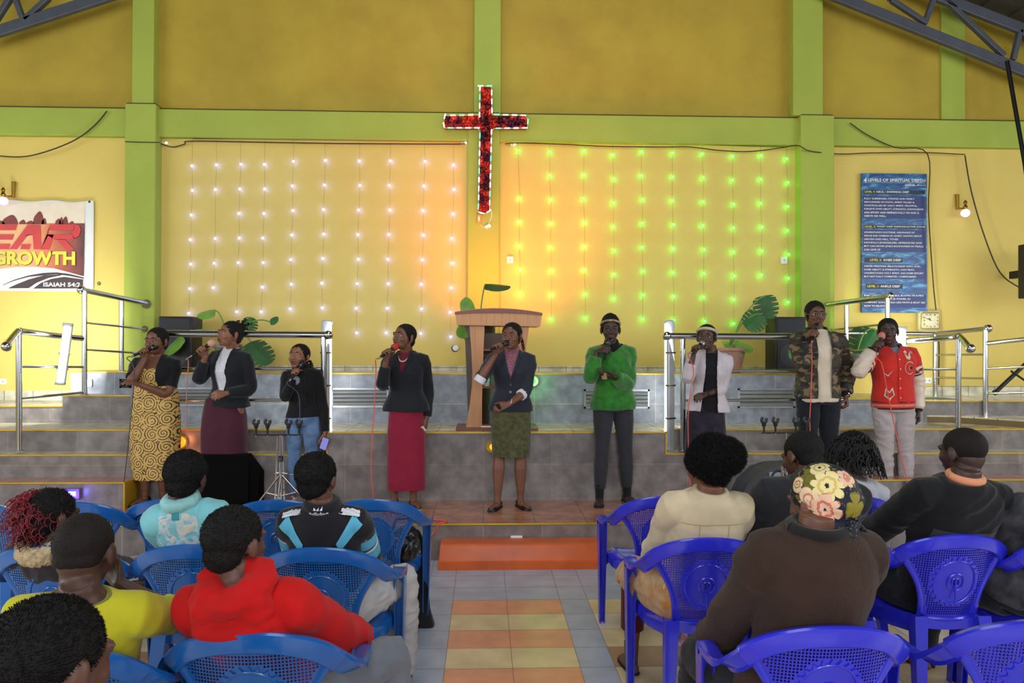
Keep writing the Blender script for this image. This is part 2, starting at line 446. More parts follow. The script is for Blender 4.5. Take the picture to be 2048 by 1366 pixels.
block('floor_tier', X(262, YT), xt1, YT, YW+.02, ZP-.02, ZT, CREAM, GREYU, 'upper tier under the rear wall')
block('floor_tier_left', xt0, X(262, YT)+.01, 7.85, YW+.02, ZP-.02, ZT, CREAM, GREYU, 'left end of the upper tier')
block('floor_tier_step', xi0, X(262, YT), YT, 7.86, ZP-.02, 1.147, CREAM, GREY, 'grey tiled step up to the upper tier on the left')
block('floor_landing_left', -8.9, xi0, 7.6, YW+.02, ZP-.02, 1.04, CREAM, GREY, 'low cream landing at far left')
block('floor_landing_right', X(1846, YT), 8.9, YT, YW+.02, ZP-.02, 1.10, CREAM, GREY, 'low cream landing at far right')
block('floor_tier_step_right', xt1, X(1846, YT), YT, YW+.02, ZP-.02, 1.12, CREAM, GREYU, 'step at right end of the upper tier')
PLY = mat('plywood', (104, 84, 48), .6, var=.3, scale=3, detail=8)
q = [P(1906, 836, Y=7.5), P(2050, 841, Z=.95), V((8.5, 6.5, .95)), V((8.5, 7.56, .95)), P(1846, 820, Y=7.54)]
mb = MB(); pl = [(a.x, a.y) for a in q]; pl[4] = (pl[4][0], 7.56)
mb.prism([(a, b, Z2-.01) for a, b in pl], (0, 0, .95-Z2), 0)
mb.prism([(a, b, .939) for a, b in pl], (0, 0, .012), 1)
struct('floor_ramp_right', mb, [PLY, CREAM], label='ramp with a brown plywood side at the right edge of the stage')

# wooden step in front
OR = mat('orange_paint', (205, 92, 34), .38, var=.15, scale=5, detail=6)
t = thing('wooden_step', 'low orange painted wooden step in front of the stage', 'step', (P(1036, 1134, Z=0).x, 5.72, 0)); 
xa = P(881, 1134, Z=0).x-t.location.x; xb = P(1197, 1134, Z=0).x-t.location.x+.02
pr = [(-.12, 0), (-.12, .055), (-.10, .062), (-.075, .165), (-.06, .175), (.12, .175), (.12, 0)]
MB().prism([(xa if i > 1 else xa-.015, y, z) for i, (y, z) in enumerate(pr)], (xb-xa, 0, 0)).build('step_box', OR, t)
MB().box(((xa+xb)/2, -.085, .066), (xb-xa, .012, .006)).build('worn_edge', mat('worn_paint', (232, 170, 130), .6), t)
# ------------------------------------------------------------------ things on the walls and the stage
CHR = mat('polished_steel', (200, 200, 200), .16, 1, var=0)
BLK = mat('black_plastic', (16, 16, 18), .45, var=.1)
WHT = mat('white_plastic', (232, 230, 222), .4, var=0)
WIRE = mat('dark_cable', (60, 48, 30), .7)
BRASS = mat('brass', (170, 130, 50), .3, .9)
def em(name, c, s): return mat(name, c, .5, var=0, emit=c, es=s)

# LED cross
CZ = YW-.10
def cp(px, py, d=.07): return P(px, py, Y=CZ-d)
t = thing('led_cross', 'red foil covered cross edged with green and white LED lights on the middle pillar', 'cross', P(972, 300, Y=CZ))
o = t.location
FOIL = bpy.data.materials.new('red_foil'); FOIL.use_nodes = True; nt = FOIL.node_tree; b = nt.nodes['Principled BSDF']
tc = N(nt, 'TexCoord'); vo = N(nt, 'TexVoronoi'); vo.inputs['Scale'].default_value = 26; n = N(nt, 'TexNoise'); n.inputs['Scale'].default_value = 9; n.inputs['Detail'].default_value = 6
nt.links.new(tc.outputs['Object'], n.inputs['Vector']); nt.links.new(tc.outputs['Object'], vo.inputs['Vector'])
r = N(nt, 'ValToRGB'); r.color_ramp.elements[0].position = .42; r.color_ramp.elements[1].position = .62; r.color_ramp.elements[0].color = lin((62, 8, 24)); r.color_ramp.elements[1].color = lin((196, 40, 22))
nt.links.new(n.outputs['Fac'], r.inputs[0]); nt.links.new(r.outputs[0], b.inputs['Base Color']); b.inputs['Metallic'].default_value = .75; b.inputs['Roughness'].default_value = .28
bp = N(nt, 'Bump'); bp.inputs['Strength'].default_value = .9; bp.inputs['Distance'].default_value = .02; nt.links.new(vo.outputs['Distance'], bp.inputs['Height']); nt.links.new(bp.outputs[0], b.inputs['Normal'])
def crossbar(name, a, b, w):
    A = cp(*a)-o; B = cp(*b)-o; d = (B-A); L = d.length; d.normalize(); R = Matrix((d, V((0, 1, 0)), d.cross(V((0, 1, 0))))).transposed()
    MB().box((A+B)/2+V((0, .035, 0)), (L, .09, w), 0, R, bev=.012).build(name, FOIL, t, True)
crossbar('upright', (973, 174), (968, 423), .118); crossbar('crossbeam', (889, 243), (1054, 244), .132)
outline = [(961, 172), (983, 172), (984, 229), (1050, 231), (1056, 240), (1055, 256), (988, 257), (983, 262), (979, 422), (970, 428), (956, 424), (957, 408), (960, 262), (955, 256), (889, 256), (887, 246), (890, 231), (959, 230), (960, 176)]
pts = [cp(x, y, .085)-o for x, y in outline]
MB().tube(pts+[pts[0]], .006, 6).build('light_rope', mat('clear_rope', (190, 170, 150), .3), t, True)
seg = []; tot = 0
LEDC = [em('led_white', (235, 255, 245), 9), em('led_green', (60, 255, 150), 7), em('led_warm', (255, 240, 190), 8)]
path = pts+[pts[0]]; k = 0
for a, b in zip(path[:-1], path[1:]):
    d = (b-a).length
    s0 = -tot % .095
    s = s0
    while s < d:
        seg.append((a+(b-a)*(s/d), (b-a).normalized())); s += .095
    tot += d
for i, (p, d) in enumerate(seg):
    mb = MB()
    for j in range(4): mb.ell(p+d*(j-1.5)*.014+V((0, -.006, 0)), .0062, 8, 6)
    mb.build('led_cluster', LEDC[(0, 1, 2, 0)[i % 4]], t)
t = thing('power_adapter', 'yellow power adapter hanging below the lit cross', 'adapter', cp(958, 438, .0)); MB().box((0, 0, 0), (.05, .04, .12), bev=.012).build('casing', mat('adapter_yellow', (205, 150, 40), .4), t)
MB().box((0, -.021, .0), (.02, .004, .05)).build('label', WHT, t)
t = thing('junction_box', 'small white plug box tilted below the cross on a white wire', 'plug', cp(976, 453, 0)); MB().box((0, 0, 0), (.065, .03, .04), R=Matrix.Rotation(-.4, 3, 'Y'), bev=.004).build('casing', WHT, t)
MB().tube([V((-.09, 0, .03)), V((-.05, 0, -.01)), V((0, 0, .02)), V((.04, 0, .12)), V((.02, 0, .2))], .004, 6, sub=4).build('wire', WHT, t)

# string lights
def strand(nm, side, i, xs, ys, top, colr, halo):
    Yb = YW-.035
    t = thing('light_strand', nm, 'string lights', P(xs, top, Y=Yb), group='%s fairy light strands' % side); o = t.location
    ps = [V((0, 0, 0))]+[P(xs-(y-ys[0])*(.022 if side == 'blue' else -.01)+(i*7+k*5) % 3-1, y, Y=Yb)-o for k, y in enumerate(ys) if y]
    MB().tube(ps, .0015, 5).build('wire', mat('string_wire', (150, 130, 70), .7), t)
    for p in ps[1:]:
        MB().ell(p+V((0, -.006, 0)), .0105, 8, 6).build('bulb', colr, t)
BB = em('bulb_blue', (.12, .15, 1), 62); BG = em('bulb_green', (.015, 1, .05), 30)
bx = [385, 433, 481, 530, 587, 650, 720, 781, 849, 908]; by = [332, 330, 329, 329, 323, 321, 322, 322, 323, 330]; bn = [7, 6, 7, 7, 7, 7, 8, 8, 8, 8]
skip = {(1, 2), (2, 5)}
ordw = ['first', 'second', 'third', 'fourth', 'fifth', 'sixth', 'seventh', 'eighth', 'ninth', 'tenth']
for i in range(10):
    ys = [by[i]+49.1*k for k in range(bn[i]) if (i, k) not in skip]
    strand('blue-white fairy light strand on the left wall panel, %s from the left pillar' % ordw[i], 'blue', i, bx[i], ys, 279, BB, 0)
gx = [1037, 1100, 1167, 1226, 1283, 1344, 1405, 1465, 1521, 1574]; gy = [301, 303.5, 302, 310, 303.5, 306, 308, 312.6, 311, 317.6]; gn = [7, 8, 8, 7, 8, 8, 8, 8, 6, 7]
for i in range(10):
    ys = [gy[i]+47.8*k for k in range(gn[i]) if not (i == 0 and k == 1)]
    strand('green fairy light strand on the right wall panel, %s from the middle pillar' % ordw[i], 'green', i, gx[i], ys, 286+i*.9, BG, 0)
# cables along the walls
def cable(pts, r, m, label, name='cable', Y=None, cat='cable', sub=5):
    ps = [P(p[0], p[1], Y=(p[2] if len(p) > 2 else Y)) for p in pts]; o = ps[0].copy()
    ob = MB().tube([p-o for p in ps], r, 6, sub=sub).build(name, m, None, True, o); tag(ob, label, cat); return ob
cable([(322, 287), (345, 294), (370, 288), (386, 282), (560, 285), (700, 287), (905, 288), (930, 287)], .006, WIRE, 'brown cable pinned above the blue fairy lights', Y=YW-.04)
cable([(386, 277), (560, 277), (720, 276), (905, 277)], .004, WIRE, 'thin header wire carrying the blue fairy light strands', Y=YW-.035)
cable([(1010, 288), (1035, 286), (1130, 289), (1220, 293), (1330, 294), (1380, 294), (1440, 301), (1500, 303), (1560, 296), (1595, 291, YW-.2), (1620, 302, YW-.2), (1680, 308), (1740, 306), (1840, 305), (1930, 309)], .006, WIRE, 'dark cable running along under the beam above the green fairy lights', Y=YW-.09)
cable([(1040, 285), (1200, 286), (1400, 289), (1575, 294)], .0035, WIRE, 'thin header wire carrying the green fairy light strands', Y=YW-.035)
cable([(214, 222), (190, 250), (150, 280), (90, 304), (40, 314), (-20, 310)], .007, WIRE, 'sagging dark cable on the beam left of the left pillar', Y=YW-.11)
cable([(1700, 246), (1735, 270), (1790, 295), (1855, 308), (1857, 420), (1866, 560), (1872, 620)], .006, WIRE, 'dark cable drooping across the right beam down to the clock', Y=YW-.11)
cable([(1930, 311), (1942, 380), (1968, 470), (2000, 545), (2040, 576)], .007, WIRE, 'dark cable sagging from the beam towards the black screen at right', Y=YW-.10)
cable([(1876, 660), (1878, 700), (1877, 770)], .007, WIRE, 'short black cable hanging below the wall clock', Y=YW-.03)
cable([(320, 285), (270, 284), (250, 283)], .005, WIRE, 'short cable crossing the left pillar below the beam', Y=YW-.185)

def wallbox(name, label, cat, px, py, w, h, Y, m=WHT, dots=0):
    t = thing(name, label, cat, P(px, py, Y=Y)); MB().box((0, -.01, 0), (w, .025, h), bev=.004).build('plate', m, t)
    for k in range(dots): MB().box(((k-(dots-1)/2)*w*.45, -.024, 0), (w*.12, .006, h*.25)).build('switch', mat('switch_grey', (150, 148, 140), .5), t)
    return t
wallbox('socket_box', 'white square switch box on the wall right of the middle pillar', 'switch', 1020, 520, .075, .075, YW, dots=1)
wallbox('socket_box', 'white square switch box on the wall left of the right pillar', 'switch', 1567, 521, .07, .08, YW, dots=1)
wallbox('socket_outlet', 'white double socket outlet on the wall below the clock', 'socket', 1852, 761, .11, .065, YW, dots=2)
wallbox('socket_outlet', 'white double socket outlet on the wall at the far left edge', 'socket', 4, 763, .10, .06, YW, dots=2)
wallbox('socket_outlet', 'white socket on the grey riser behind the left handrail post', 'socket', 178, 766, .075, .075, 7.85, dots=2)
wallbox('socket_outlet', 'white socket on the front riser just above the orange step', 'socket', 1033, 1078, .09, .055, YS, dots=1)
t = thing('wall_socket', 'round white and black wall fitting left of the lectern', 'socket', P(911, 696, Y=YW)); MB().lathe((0, 0, 0), [(.0, 0), (.032, 0), (.032, .02), (0, .022)], R=Matrix.Rotation(PI/2, 3, 'X')).build('plate', WHT, t, True)
MB().lathe((-.006, .004, -.004), [(.0, 0), (.038, 0), (.038, .01), (0, .012)], R=Matrix.Rotation(PI/2, 3, 'X')).build('back_ring', BLK, t)
def clip(px, py, label):
    t = thing('cable_clip', label, 'clip', P(px, py, Y=YW-.02)); MB().box((0, 0, 0), (.04, .03, .025), bev=.004).build('body', WHT, t); MB().ell((.03, -.01, .005), .012, 8, 6).build('bulb', em('clip_led', (255, 255, 255), 2), t)
clip(328, 287, 'small white cable clip beside the left pillar under the beam'); clip(926, 287, 'small white cable clip left of the middle pillar'); clip(1024, 290, 'small white cable clip right of the middle pillar')

def wall_lamp(px, py, label, s):
    t = thing('wall_lamp', label, 'lamp', P(px, py, Y=YW))
    MB().tube([(0, -.02, .17), (0, -.03, .0)], [.022, .016], 10).build('bracket', BRASS, t, True)
    MB().tube([(0, -.03, .02), (-.03*s, -.09, .0), (-.05*s, -.12, .03), (-.05*s, -.12, .09)], .009, 8, sub=4).build('arm', BRASS, t, True)
    MB().lathe((-.05*s, -.12, -.02), [(.012, .10), (.022, .08), (.012, .06), (.026, .03), (.020, .02), (.020, .0)]).build('socket_cup', BRASS, t, True)
    MB().ell((-.05*s, -.12, -.055), (.047, .047, .045), 20, 14).build('bulb', em('lamp_bulb', (225, 195, 255), 1.3), t, True)
wall_lamp(30, 396, 'brass wall lamp with glowing round bulb above the banner', 1); wall_lamp(1912, 420, 'brass wall lamp with glowing round bulb right of the blue poster', -.6)

# banner
t = thing('banner', 'vinyl banner with red and yellow lettering on the left wall', 'banner', P(187, 583, Y=YW-.02)); o = t.location
BWH = mat('vinyl_white', (214, 214, 204), .35, var=.05)
W_ = (P(183, 500, Y=YW-.02)-P(-70, 500, Y=YW-.02)).x; H_ = (P(187, 402, Y=YW-.02)-P(187, 583, Y=YW-.02)).z
def bl(px, py, d=0): 
    q = P(px, py, Y=YW-.02)-o; return V((q.x, -.004-d, q.z))
nx, nz = 40, 20; vs = []; fs = []
for j in range(nz+1):
    for i in range(nx+1):
        u, v = i/nx, j/nz; vs.append((-W_*(1-u), -.006-.006*abs(math.sin(u*9+v*2))*(v**2), H_*v-(.015*math.sin(u*PI*3)**2 if j == nz else 0)))
vs += [(a, .0, c) for a, b, c in vs]; n1 = (nx+1)*(nz+1)
for j in range(nz):
    for i in range(nx):
        a = j*(nx+1)+i; fs.append((a, a+1, a+nx+2, a+nx+1)); fs.append((a+n1+nx+1, a+n1+nx+2, a+n1+1, a+n1))
MB().add(vs, fs).build('sheet', BWH, t, True)
BG1 = bpy.data.materials.new('banner_picture'); BG1.use_nodes = True; nt = BG1.node_tree; b = nt.nodes['Principled BSDF']; b.inputs['Roughness'].default_value = .4
tc = N(nt, 'TexCoord'); n = N(nt, 'TexNoise'); n.inputs['Scale'].default_value = 3.2; n.inputs['Detail'].default_value = 5; nt.links.new(tc.outputs['Object'], n.inputs['Vector'])
sp = N(nt, 'SeparateXYZ'); nt.links.new(tc.outputs['Object'], sp.inputs[0]); g = mth(nt, 'MULTIPLY', sp.outputs[0], -1.6); g = mth(nt, 'ADD', g, mth(nt, 'MULTIPLY', n.outputs['Fac'], .55)); g = mth(nt, 'ADD', g, -.42)
r = N(nt, 'ValToRGB'); cr = r.color_ramp; cr.elements[0].position = 0; cr.elements[0].color = lin((70, 20, 18)); cr.elements[1].position = 1; cr.elements[1].color = lin((226, 170, 110))
e = cr.elements.new(.3); e.color = lin((150, 62, 32)); e = cr.elements.new(.6); e.color = lin((206, 110, 60))
nt.links.new(g, r.inputs[0]); nt.links.new(r.outputs[0], b.inputs['Base Color'])
def flat(name, polys, m, d=.012, parent=None, conv=bl):
    mb = MB()
    for poly in polys:
        q = [conv(x, y, d) for x, y in poly]; c = sum(q, V())/len(q); mb.add([c]+q, [(0, i+1, (i+1) % len(q)+1) for i in range(len(q))])
    return mb.build(name, m, parent)
CREAMB = mat('banner_sky', (222, 206, 178), .4, var=.05)
MB().add([bl(x, y, .010) for x, y in ((-70, 406), (172, 406), (170, 449), (-70, 449))], [(0, 1, 2, 3)]).build('sky', CREAMB, t)
MB().add([bl(x, y, .011) for x, y in ((-70, 447), (171, 447), (169, 552), (-70, 552))], [(0, 1, 2, 3)]).build('picture', BG1, t)
sil = []
for cx, w_, h_ in ((22, 16, 18), (47, 7, 9), (62, 8, 7), (79, 11, 25), (90, 5, 12), (118, 6, 11), (124, 4, 14), (132, 6, 15), (145, 5, 6), (0, 12, 7)):
    sil.append([(cx+w_*math.cos(a), 449-h_*max(0, math.sin(a))*(1-.12*math.cos(3*a))) for a in [PI*i/12 for i in range(13)]])
for s_i in sil: flat('city_silhouette', [s_i], mat('banner_dark_red', (120, 42, 30), .5), .013, t)
arc1 = [(x, 537-.0*x+4*((x-60)/110)**2*6*(1 if x > 60 else -.4)) for x in range(-70, 170, 8)]
def band(name, top, bot, m, d):
    n = 24; vs = []
    for i in range(n+1):
        x = top[0][0]+(top[-1][0]-top[0][0])*i/n
        vs.append(bl(x, np.interp(x, [p[0] for p in top], [p[1] for p in top]), d)); vs.append(bl(x, np.interp(x, [p[0] for p in bot], [p[1] for p in bot]), d))
    MB().add(vs, [(2*i, 2*i+1, 2*i+3, 2*i+2) for i in range(n)]).build(name, m, t)
band('white_swoosh', [(-70, 548), (-10, 539), (30, 535), (70, 534), (110, 537), (140, 545), (169, 553)], [(-70, 577), (169, 577)], BWH, .014)
DK = mat('banner_brown', (62, 42, 40), .5)
band('upper_curve', [(8, 570), (30, 560), (60, 551), (90, 546), (115, 545), (140, 548), (169, 555)], [(8, 571), (30, 562), (60, 554), (90, 551), (115, 549), (140, 552), (169, 558)], DK, .016)
band('road', [(20, 576), (35, 569), (60, 559), (90, 551), (125, 549)], [(20, 577), (60, 576.5), (75, 566), (100, 556), (125, 551)], DK, .016)
band('lower_corner', [(69, 577), (84, 566), (105, 558), (130, 554), (168, 559)], [(69, 577.5), (168, 577)], DK, .0165)
RD = mat('banner_red', (196, 30, 24), .4, var=.08); YL_ = mat('banner_yellow', (214, 200, 30), .4, var=.05)
R1 = [[(-70, 449.5), (37, 449.5), (34, 461), (-70, 461)], [(-70, 469), (31, 469), (27, 480), (-70, 480)], [(-70, 488), (24, 488), (20, 499), (-70, 499)],
      [(21, 499), (58, 450), (66, 450), (68, 470), (58, 470), (36, 499)], [(66, 450), (83, 450), (85, 499), (70, 499)], [(46, 488.5), (64, 488.5), (61, 499), (43, 499)], ]
flat('letter_e', R1[:3], RD, .018, t); flat('letter_a', R1[3:], RD, .018, t)
flat('letter_r', [[(84, 499), (103, 449.5), (98, 461), (100, 469)], [(84, 499.5), (96, 469), (110, 469), (100, 499.5)], [(103, 450), (152, 449), (150, 461), (98, 461)], [(152, 449), (161, 452), (164, 461), (160, 472), (150, 478), (146, 471), (147, 463), (149, 461)], [(96, 470), (146, 470), (152, 478), (132, 480), (112, 480)], [(114, 479), (132, 479), (150, 499), (134, 499)]], RD, .018, t)
mb = MB(); u = bl(1, 500)-bl(0, 500); h = bl(0, 499)-bl(0, 500); fit_text(mb, 'GROWTH', bl(-12, 530, .019), V((1, 0, 0)), V((0, 0, 1)), u.x*165, h.z*28, 1, bold=.045); fit_text(mb, 'GROWTH', bl(-11, 531, .018), V((1, 0, 0)), V((0, 0, 1)), u.x*165, h.z*28, 0, bold=.045); mb.build('large_word', [DK, YL_], t); mb = MB()
fit_text(mb, 'ISAIAH 54:2', bl(89, 573.5, .018), V((1, 0, 0)), V((0, 0, 1)), u.x*74, h.z*8.5, 2, bold=.03); mb.build('verse_line', [DK, YL_, BWH], t); mb = MB(); fit_text(mb, 'I', bl(-2, 557, .018), V((1, 0, 0)), V((0, 0, 1)), u.x*4, h.z*14, 0)
mb.build('small_letter', DK, t)
MB().ell(bl(180, 404, .008), (.012, .006, .012)).build('eyelet', BLK, t)

# poster
t = thing('poster', 'tall blue poster headed 4 LEVELS OF SPIRITUAL DEPTH on the right wall', 'poster', P(1722, 625, Y=YW-.03)); o = t.location
def pc(u, v, d=0):   # u, v in 0..1 on the poster, v down
    return V((u*PW, -.02-d, PH*(1-v)))
PW = (P(1852, 480, Y=YW-.03)-P(1722, 480, Y=YW-.03)).x; PH = P(1722, 347, Y=YW-.03).z-o.z
PB = bpy.data.materials.new('poster_water'); PB.use_nodes = True; nt = PB.node_tree; b = nt.nodes['Principled BSDF']; b.inputs['Roughness'].default_value = .35
tc = N(nt, 'TexCoord'); mp = N(nt, 'Mapping'); mp.inputs['Scale'].default_value = (5, 5, 16); n = N(nt, 'TexNoise'); n.inputs['Scale'].default_value = 1.2; n.inputs['Detail'].default_value = 6; n.inputs['Distortion'].default_value = 1.2
nt.links.new(tc.outputs['Object'], mp.inputs[0]); nt.links.new(mp.outputs[0], n.inputs['Vector'])
r = N(nt, 'ValToRGB'); cr = r.color_ramp; cr.elements[0].position = .38; cr.elements[0].color = lin((24, 62, 112)); cr.elements[1].position = .68; cr.elements[1].color = lin((96, 160, 190)); e = cr.elements.new(.54); e.color = lin((36, 96, 148))
nt.links.new(n.outputs['Fac'], r.inputs[0]); nt.links.new(r.outputs[0], b.inputs['Base Color'])
MB().box((PW/2, -.008, PH/2), (PW, .024, PH)).build('board', PB, t)
NV = mat('poster_navy', (30, 48, 104), .4, var=.1); NK = mat('poster_black', (14, 20, 34), .4)
def prect(mb, u0, v0, u1, v1, d, m): mb.add([pc(u0, v1, d), pc(u1, v1, d), pc(u1, v0, d), pc(u0, v0, d)], [(0, 1, 2, 3)], m)
mb = MB()
for v0, v1 in ((.165, .325), (.405, .565), (.655, .76), (.87, .965)): prect(mb, .015, v0, .985, v1, .002, 0)
for u0, v0, u1, v1 in ((.03, .122, .97, .148), (.03, .372, .985, .397), (.04, .607, .62, .64), (.06, .795, .62, .83)): prect(mb, u0, v0, u1, v1, .003, 1)
mb.build('text_panels', [NV, NK], t)
mb = MB()
def line(txt, u, v, wd, hh, m=0): fit_text(mb, txt, pc(u, v+hh, .005), V((1, 0, 0)), V((0, 0, 1)), wd*PW, hh*PH, m, bold=.02)
line('4', .02, .035, .055, .034); line('LEVELS OF SPIRITUAL DEPTH', .09, .038, .88, .022); line('EZEKIEL 47:1-11', .66, .077, .31, .013)
prect(mb, .08, .066, .97, .0675, .004, 0)
line('LEVEL 4:', .04, .127, .16, .014, 1); line('NECK / SWIMMING DEEP', .22, .127, .50, .014)
body = [(.177, ['FULLY SUBMERGED, STRONG AND FIRMLY', 'GROUNDED IN FAITH, SPIRIT FILLED &', 'CONTROLLED BY HOLY SPIRIT, FRUITFUL,', 'FORGETS OWN ABILITY, STRENGTH, KNOWLEDGE', 'AND EFFORT AND DEPENDS FULLY ON GOD &', 'OBEYS HIS WILL.']),
        (.419, ['UNDERSTANDS DOCTRINE, ASSURANCE OF', 'GRACE 2ND COMING OF CHRIST, KNOWS ABOUT', 'HEAVEN AND HELL, TITHES', 'FAITHFULLY,EVANGELISES, APPRECIATES GOD', 'BUT CAN MOVE LEVELS BACKWARDS IN TRIALS,', 'CAN GIVE UP']),
        (.662, ['DEEPER PERSONAL RELATIONSHIP WITH GOD,', 'SOME ABILITY & STRENGTH, CAN PRAY,', 'UNDERSTANDS HOLY SPIRIT, HAS SOME EFFORT', 'BUT NOT FULLY COMMITED, COMPROMISES']),
        (.872, ['BABY CHRISTIAN, UNSTABLE, BLOWN TO & FRO', 'WITH LITTLE EFFORT OR POWER, IN', 'COMFORT ZONE, CHILD LIKE FAITH & MUST SEE', 'NOW TO BELIEVE'])]
for v, ls in body:
    for k, s_ in enumerate(ls): line(s_, .03, v+k*.0248, min(.95, .0228*len(s_)), .0135)
line('LEVEL 3:', .04, .378, .17, .013, 1); line('WAIST DEEP (REPRODUCTIVE ZONE)', .225, .378, .745, .013)
line('LEVEL 2:', .12, .615, .18, .016, 1); line('KNEE DEEP', .33, .615, .27, .016); line('LEVEL 1:', .08, .804, .18, .016, 1); line('ANKLE DEEP', .28, .804, .30, .016)
mb.build('lettering', [mat('poster_white', (226, 226, 220), .5, var=0), mat('poster_yellow', (222, 208, 60), .5, var=0)], t)

# clock
t = thing('wall_clock', 'square cream wall clock with gold inner rim beside the poster', 'clock', P(1855, 642, Y=YW)); 
MB().box((0, -.03, 0), (.265, .05, .245), bev=.03).build('case', mat('clock_cream', (214, 206, 150), .35), t, True)
MB().box((0, -.052, 0), (.215, .02, .195), bev=.02).build('gold_rim', mat('clock_gold', (200, 170, 70), .25, .7), t, True)
MB().box((0, -.058, 0), (.190, .016, .170), bev=.01).build('dial', mat('clock_dial', (222, 214, 168), .5), t, True)
mb = MB()
for h in range(1, 13):
    a = PI/2-h*PI/6; s_ = str(h); c_ = max(abs(math.cos(a)), abs(math.sin(a))); rx, rz = .075*math.cos(a)/c_, .065*math.sin(a)/c_
    fit_text(mb, s_, (rx-.008*len(s_), -.068, rz-.008), (1, 0, 0), (0, 0, 1), .010*len(s_)+.003, .017, bold=.03)
fit_text(mb, 'QUARTZ', (-.014, -.068, .028), (1, 0, 0), (0, 0, 1), .028, .005)
mb.build('numerals', BLK, t)
def hand(a, L, w_, nm):
    d = V((math.sin(a), 0, math.cos(a))); MB().box(d*L/2+V((0, -.072, 0)), (w_, .003, L), R=Matrix.Rotation(a, 3, 'Y')).build(nm, BLK, t)
hand(math.radians(-40), .04, .006, 'hour_hand'); hand(math.radians(-62), .072, .004, 'minute_hand')

# handrails
def rail(label, posts, bars, balls=(), r_=.024):
    p0 = P(*posts[0][0][:2], Y=posts[0][0][2]) if posts else P(*bars[0][0][0][:2], Y=bars[0][0][0][2])
    t = thing('handrail', label, 'railing', p0); o = p0
    q = lambda p: P(p[0], p[1], Y=p[2])-o
    for a, b in posts: MB().tube([q(a), q(b)], .024, 14).build('post', CHR, t, True); MB().lathe(q(b)+V((0, 0, -.0)), [(.04, 0), (.04, .008), (.026, .014)], 16).build('floor_flange', CHR, t, True)
    for b, rr in bars: MB().tube([q(x) for x in b], rr, 12, sub=(4 if len(b) > 3 else 0)).build('top_rail' if rr > .02 else 'cross_bar', CHR, t, True)
    for b in balls: MB().ell(q(b), .042, 16, 12).build('end_ball', CHR, t, True)
    return t
yr = 6.80
rail('polished steel handrail left of the platform behind the women singers', [((647, 670, yr), (647, 905, yr))], [([(325, 667, yr), (655, 670, yr)], .030), ([(325, 737, yr), (645, 738, yr)], .013), ([(325, 800, yr), (645, 800, yr)], .013)], [(657, 670, yr)])
rail('polished steel handrail right of the platform behind the woman in the white blazer', [((1366, 678, yr), (1366, 902, yr))], [([(1334, 672, yr), (1600, 673, yr), (1690, 672, yr)], .030), ([(1366, 742, yr), (1690, 741, yr)], .013), ([(1366, 801, yr), (1690, 799, yr)], .013)], [(1334, 672, yr)])
rail('tall steel handrail running from the left stairs back to the left pillar', [((169, 582, 7.62), (169, 790, 7.62)), ((243, 600, 8.0), (243, 743, 8.0))], [([(165, 580, 7.62), (293, 607, 8.22)], .026), ([(169, 645, 7.62), (290, 658, 8.22)], .011), ([(169, 699, 7.62), (290, 707, 8.22)], .011)], [(163, 580, 7.62)])
rail('low steel handrail with a curved handle at the far left stairs', [((38, 668, 6.80), (38, 903, 6.80))], [([(12, 692, 6.55), (36, 663, 6.78), (45, 663, 6.82), (100, 670, 7.2), (166, 677, 7.62)], .028), ([(38, 733, 6.8), (166, 734, 7.6)], .012), ([(38, 797, 6.8), (166, 785, 7.6)], .012)], [(13, 693, 6.54)])
rail('tall steel handrail running from the right stairs back to the right pillar', [((1775, 596, 7.62), (1775, 800, 7.62)), ((1693, 610, 8.0), (1693, 748, 8.0))], [([(1778, 593, 7.62), (1655, 609, 8.22)], .026), ([(1775, 648, 7.62), (1655, 660, 8.22)], .011), ([(1775, 700, 7.62), (1655, 703, 8.22)], .011)], [(1780, 592, 7.62)])
rail('low steel handrail with a curved handle at the right stairs', [((1917, 678, 6.95), (1917, 862, 6.95))], [([(1940, 697, 6.75), (1920, 674, 6.93), (1910, 674, 6.97), (1860, 679, 7.3), (1790, 684, 7.6)], .028), ([(1917, 738, 6.95), (1790, 739, 7.6)], .012), ([(1917, 797, 6.95), (1790, 796, 7.6)], .012)], [(1941, 697, 6.74)])
rail('steel handrail beside the landing at the right edge', [((1971, 660, 7.52), (1971, 834, 7.52)), ((1870, 668, 8.2), (1870, 795, 8.2))], [([(1690, 666, 8.2), (1870, 668, 8.2), (1974, 657, 7.52)], .024), ([(1870, 710, 8.2), (1971, 709, 7.52)], .011), ([(1870, 755, 8.2), (1971, 757, 7.52)], .011), ([(1971, 687, 7.52), (2070, 676, 7.1)], .022), ([(1971, 737, 7.52), (2070, 733, 7.1)], .012), ([(1971, 787, 7.52), (2070, 785, 7.1)], .012)], [(1976, 657, 7.52)])

# tube lights
TUBE = em('tube_glow', (240, 250, 255), 6); HOUS = mat('batten_housing', (196, 200, 204), .35, .3)
def batten(label, a, b, Y, away, wid=.045, Y2=None):
    A = P(*a, Y=Y); B = P(*b, Y=Y2 or Y); t = thing('tube_light', label, 'light', B); d = (A-B); L = d.length; d.normalize()
    y_ = V((away[0], away[1], 0)).normalized(); y_ = (y_-d*y_.dot(d)).normalized(); x_ = y_.cross(d); R = Matrix((x_, y_, d)).transposed()
    MB().box(d*L/2, (wid*2, .035, L), 0, R, bev=.012).build('housing', HOUS, t, True)
    MB().tube([d*.03+y_*.034, d*(L-.03)+y_*.034], wid*.72, 14).build('diffuser', TUBE, t, True)
    for f in (.02, .98): MB().box(d*L*f+y_*.02, (wid*2.1, .06, .03), 0, R, bev=.006).build('end_cap', HOUS, t, True)
    for f in (.25, .5, .75): MB().box(d*L*f+y_*.0, (wid*2.3, .045, .014), 0, R).build('clip', CHR, t)
    return t
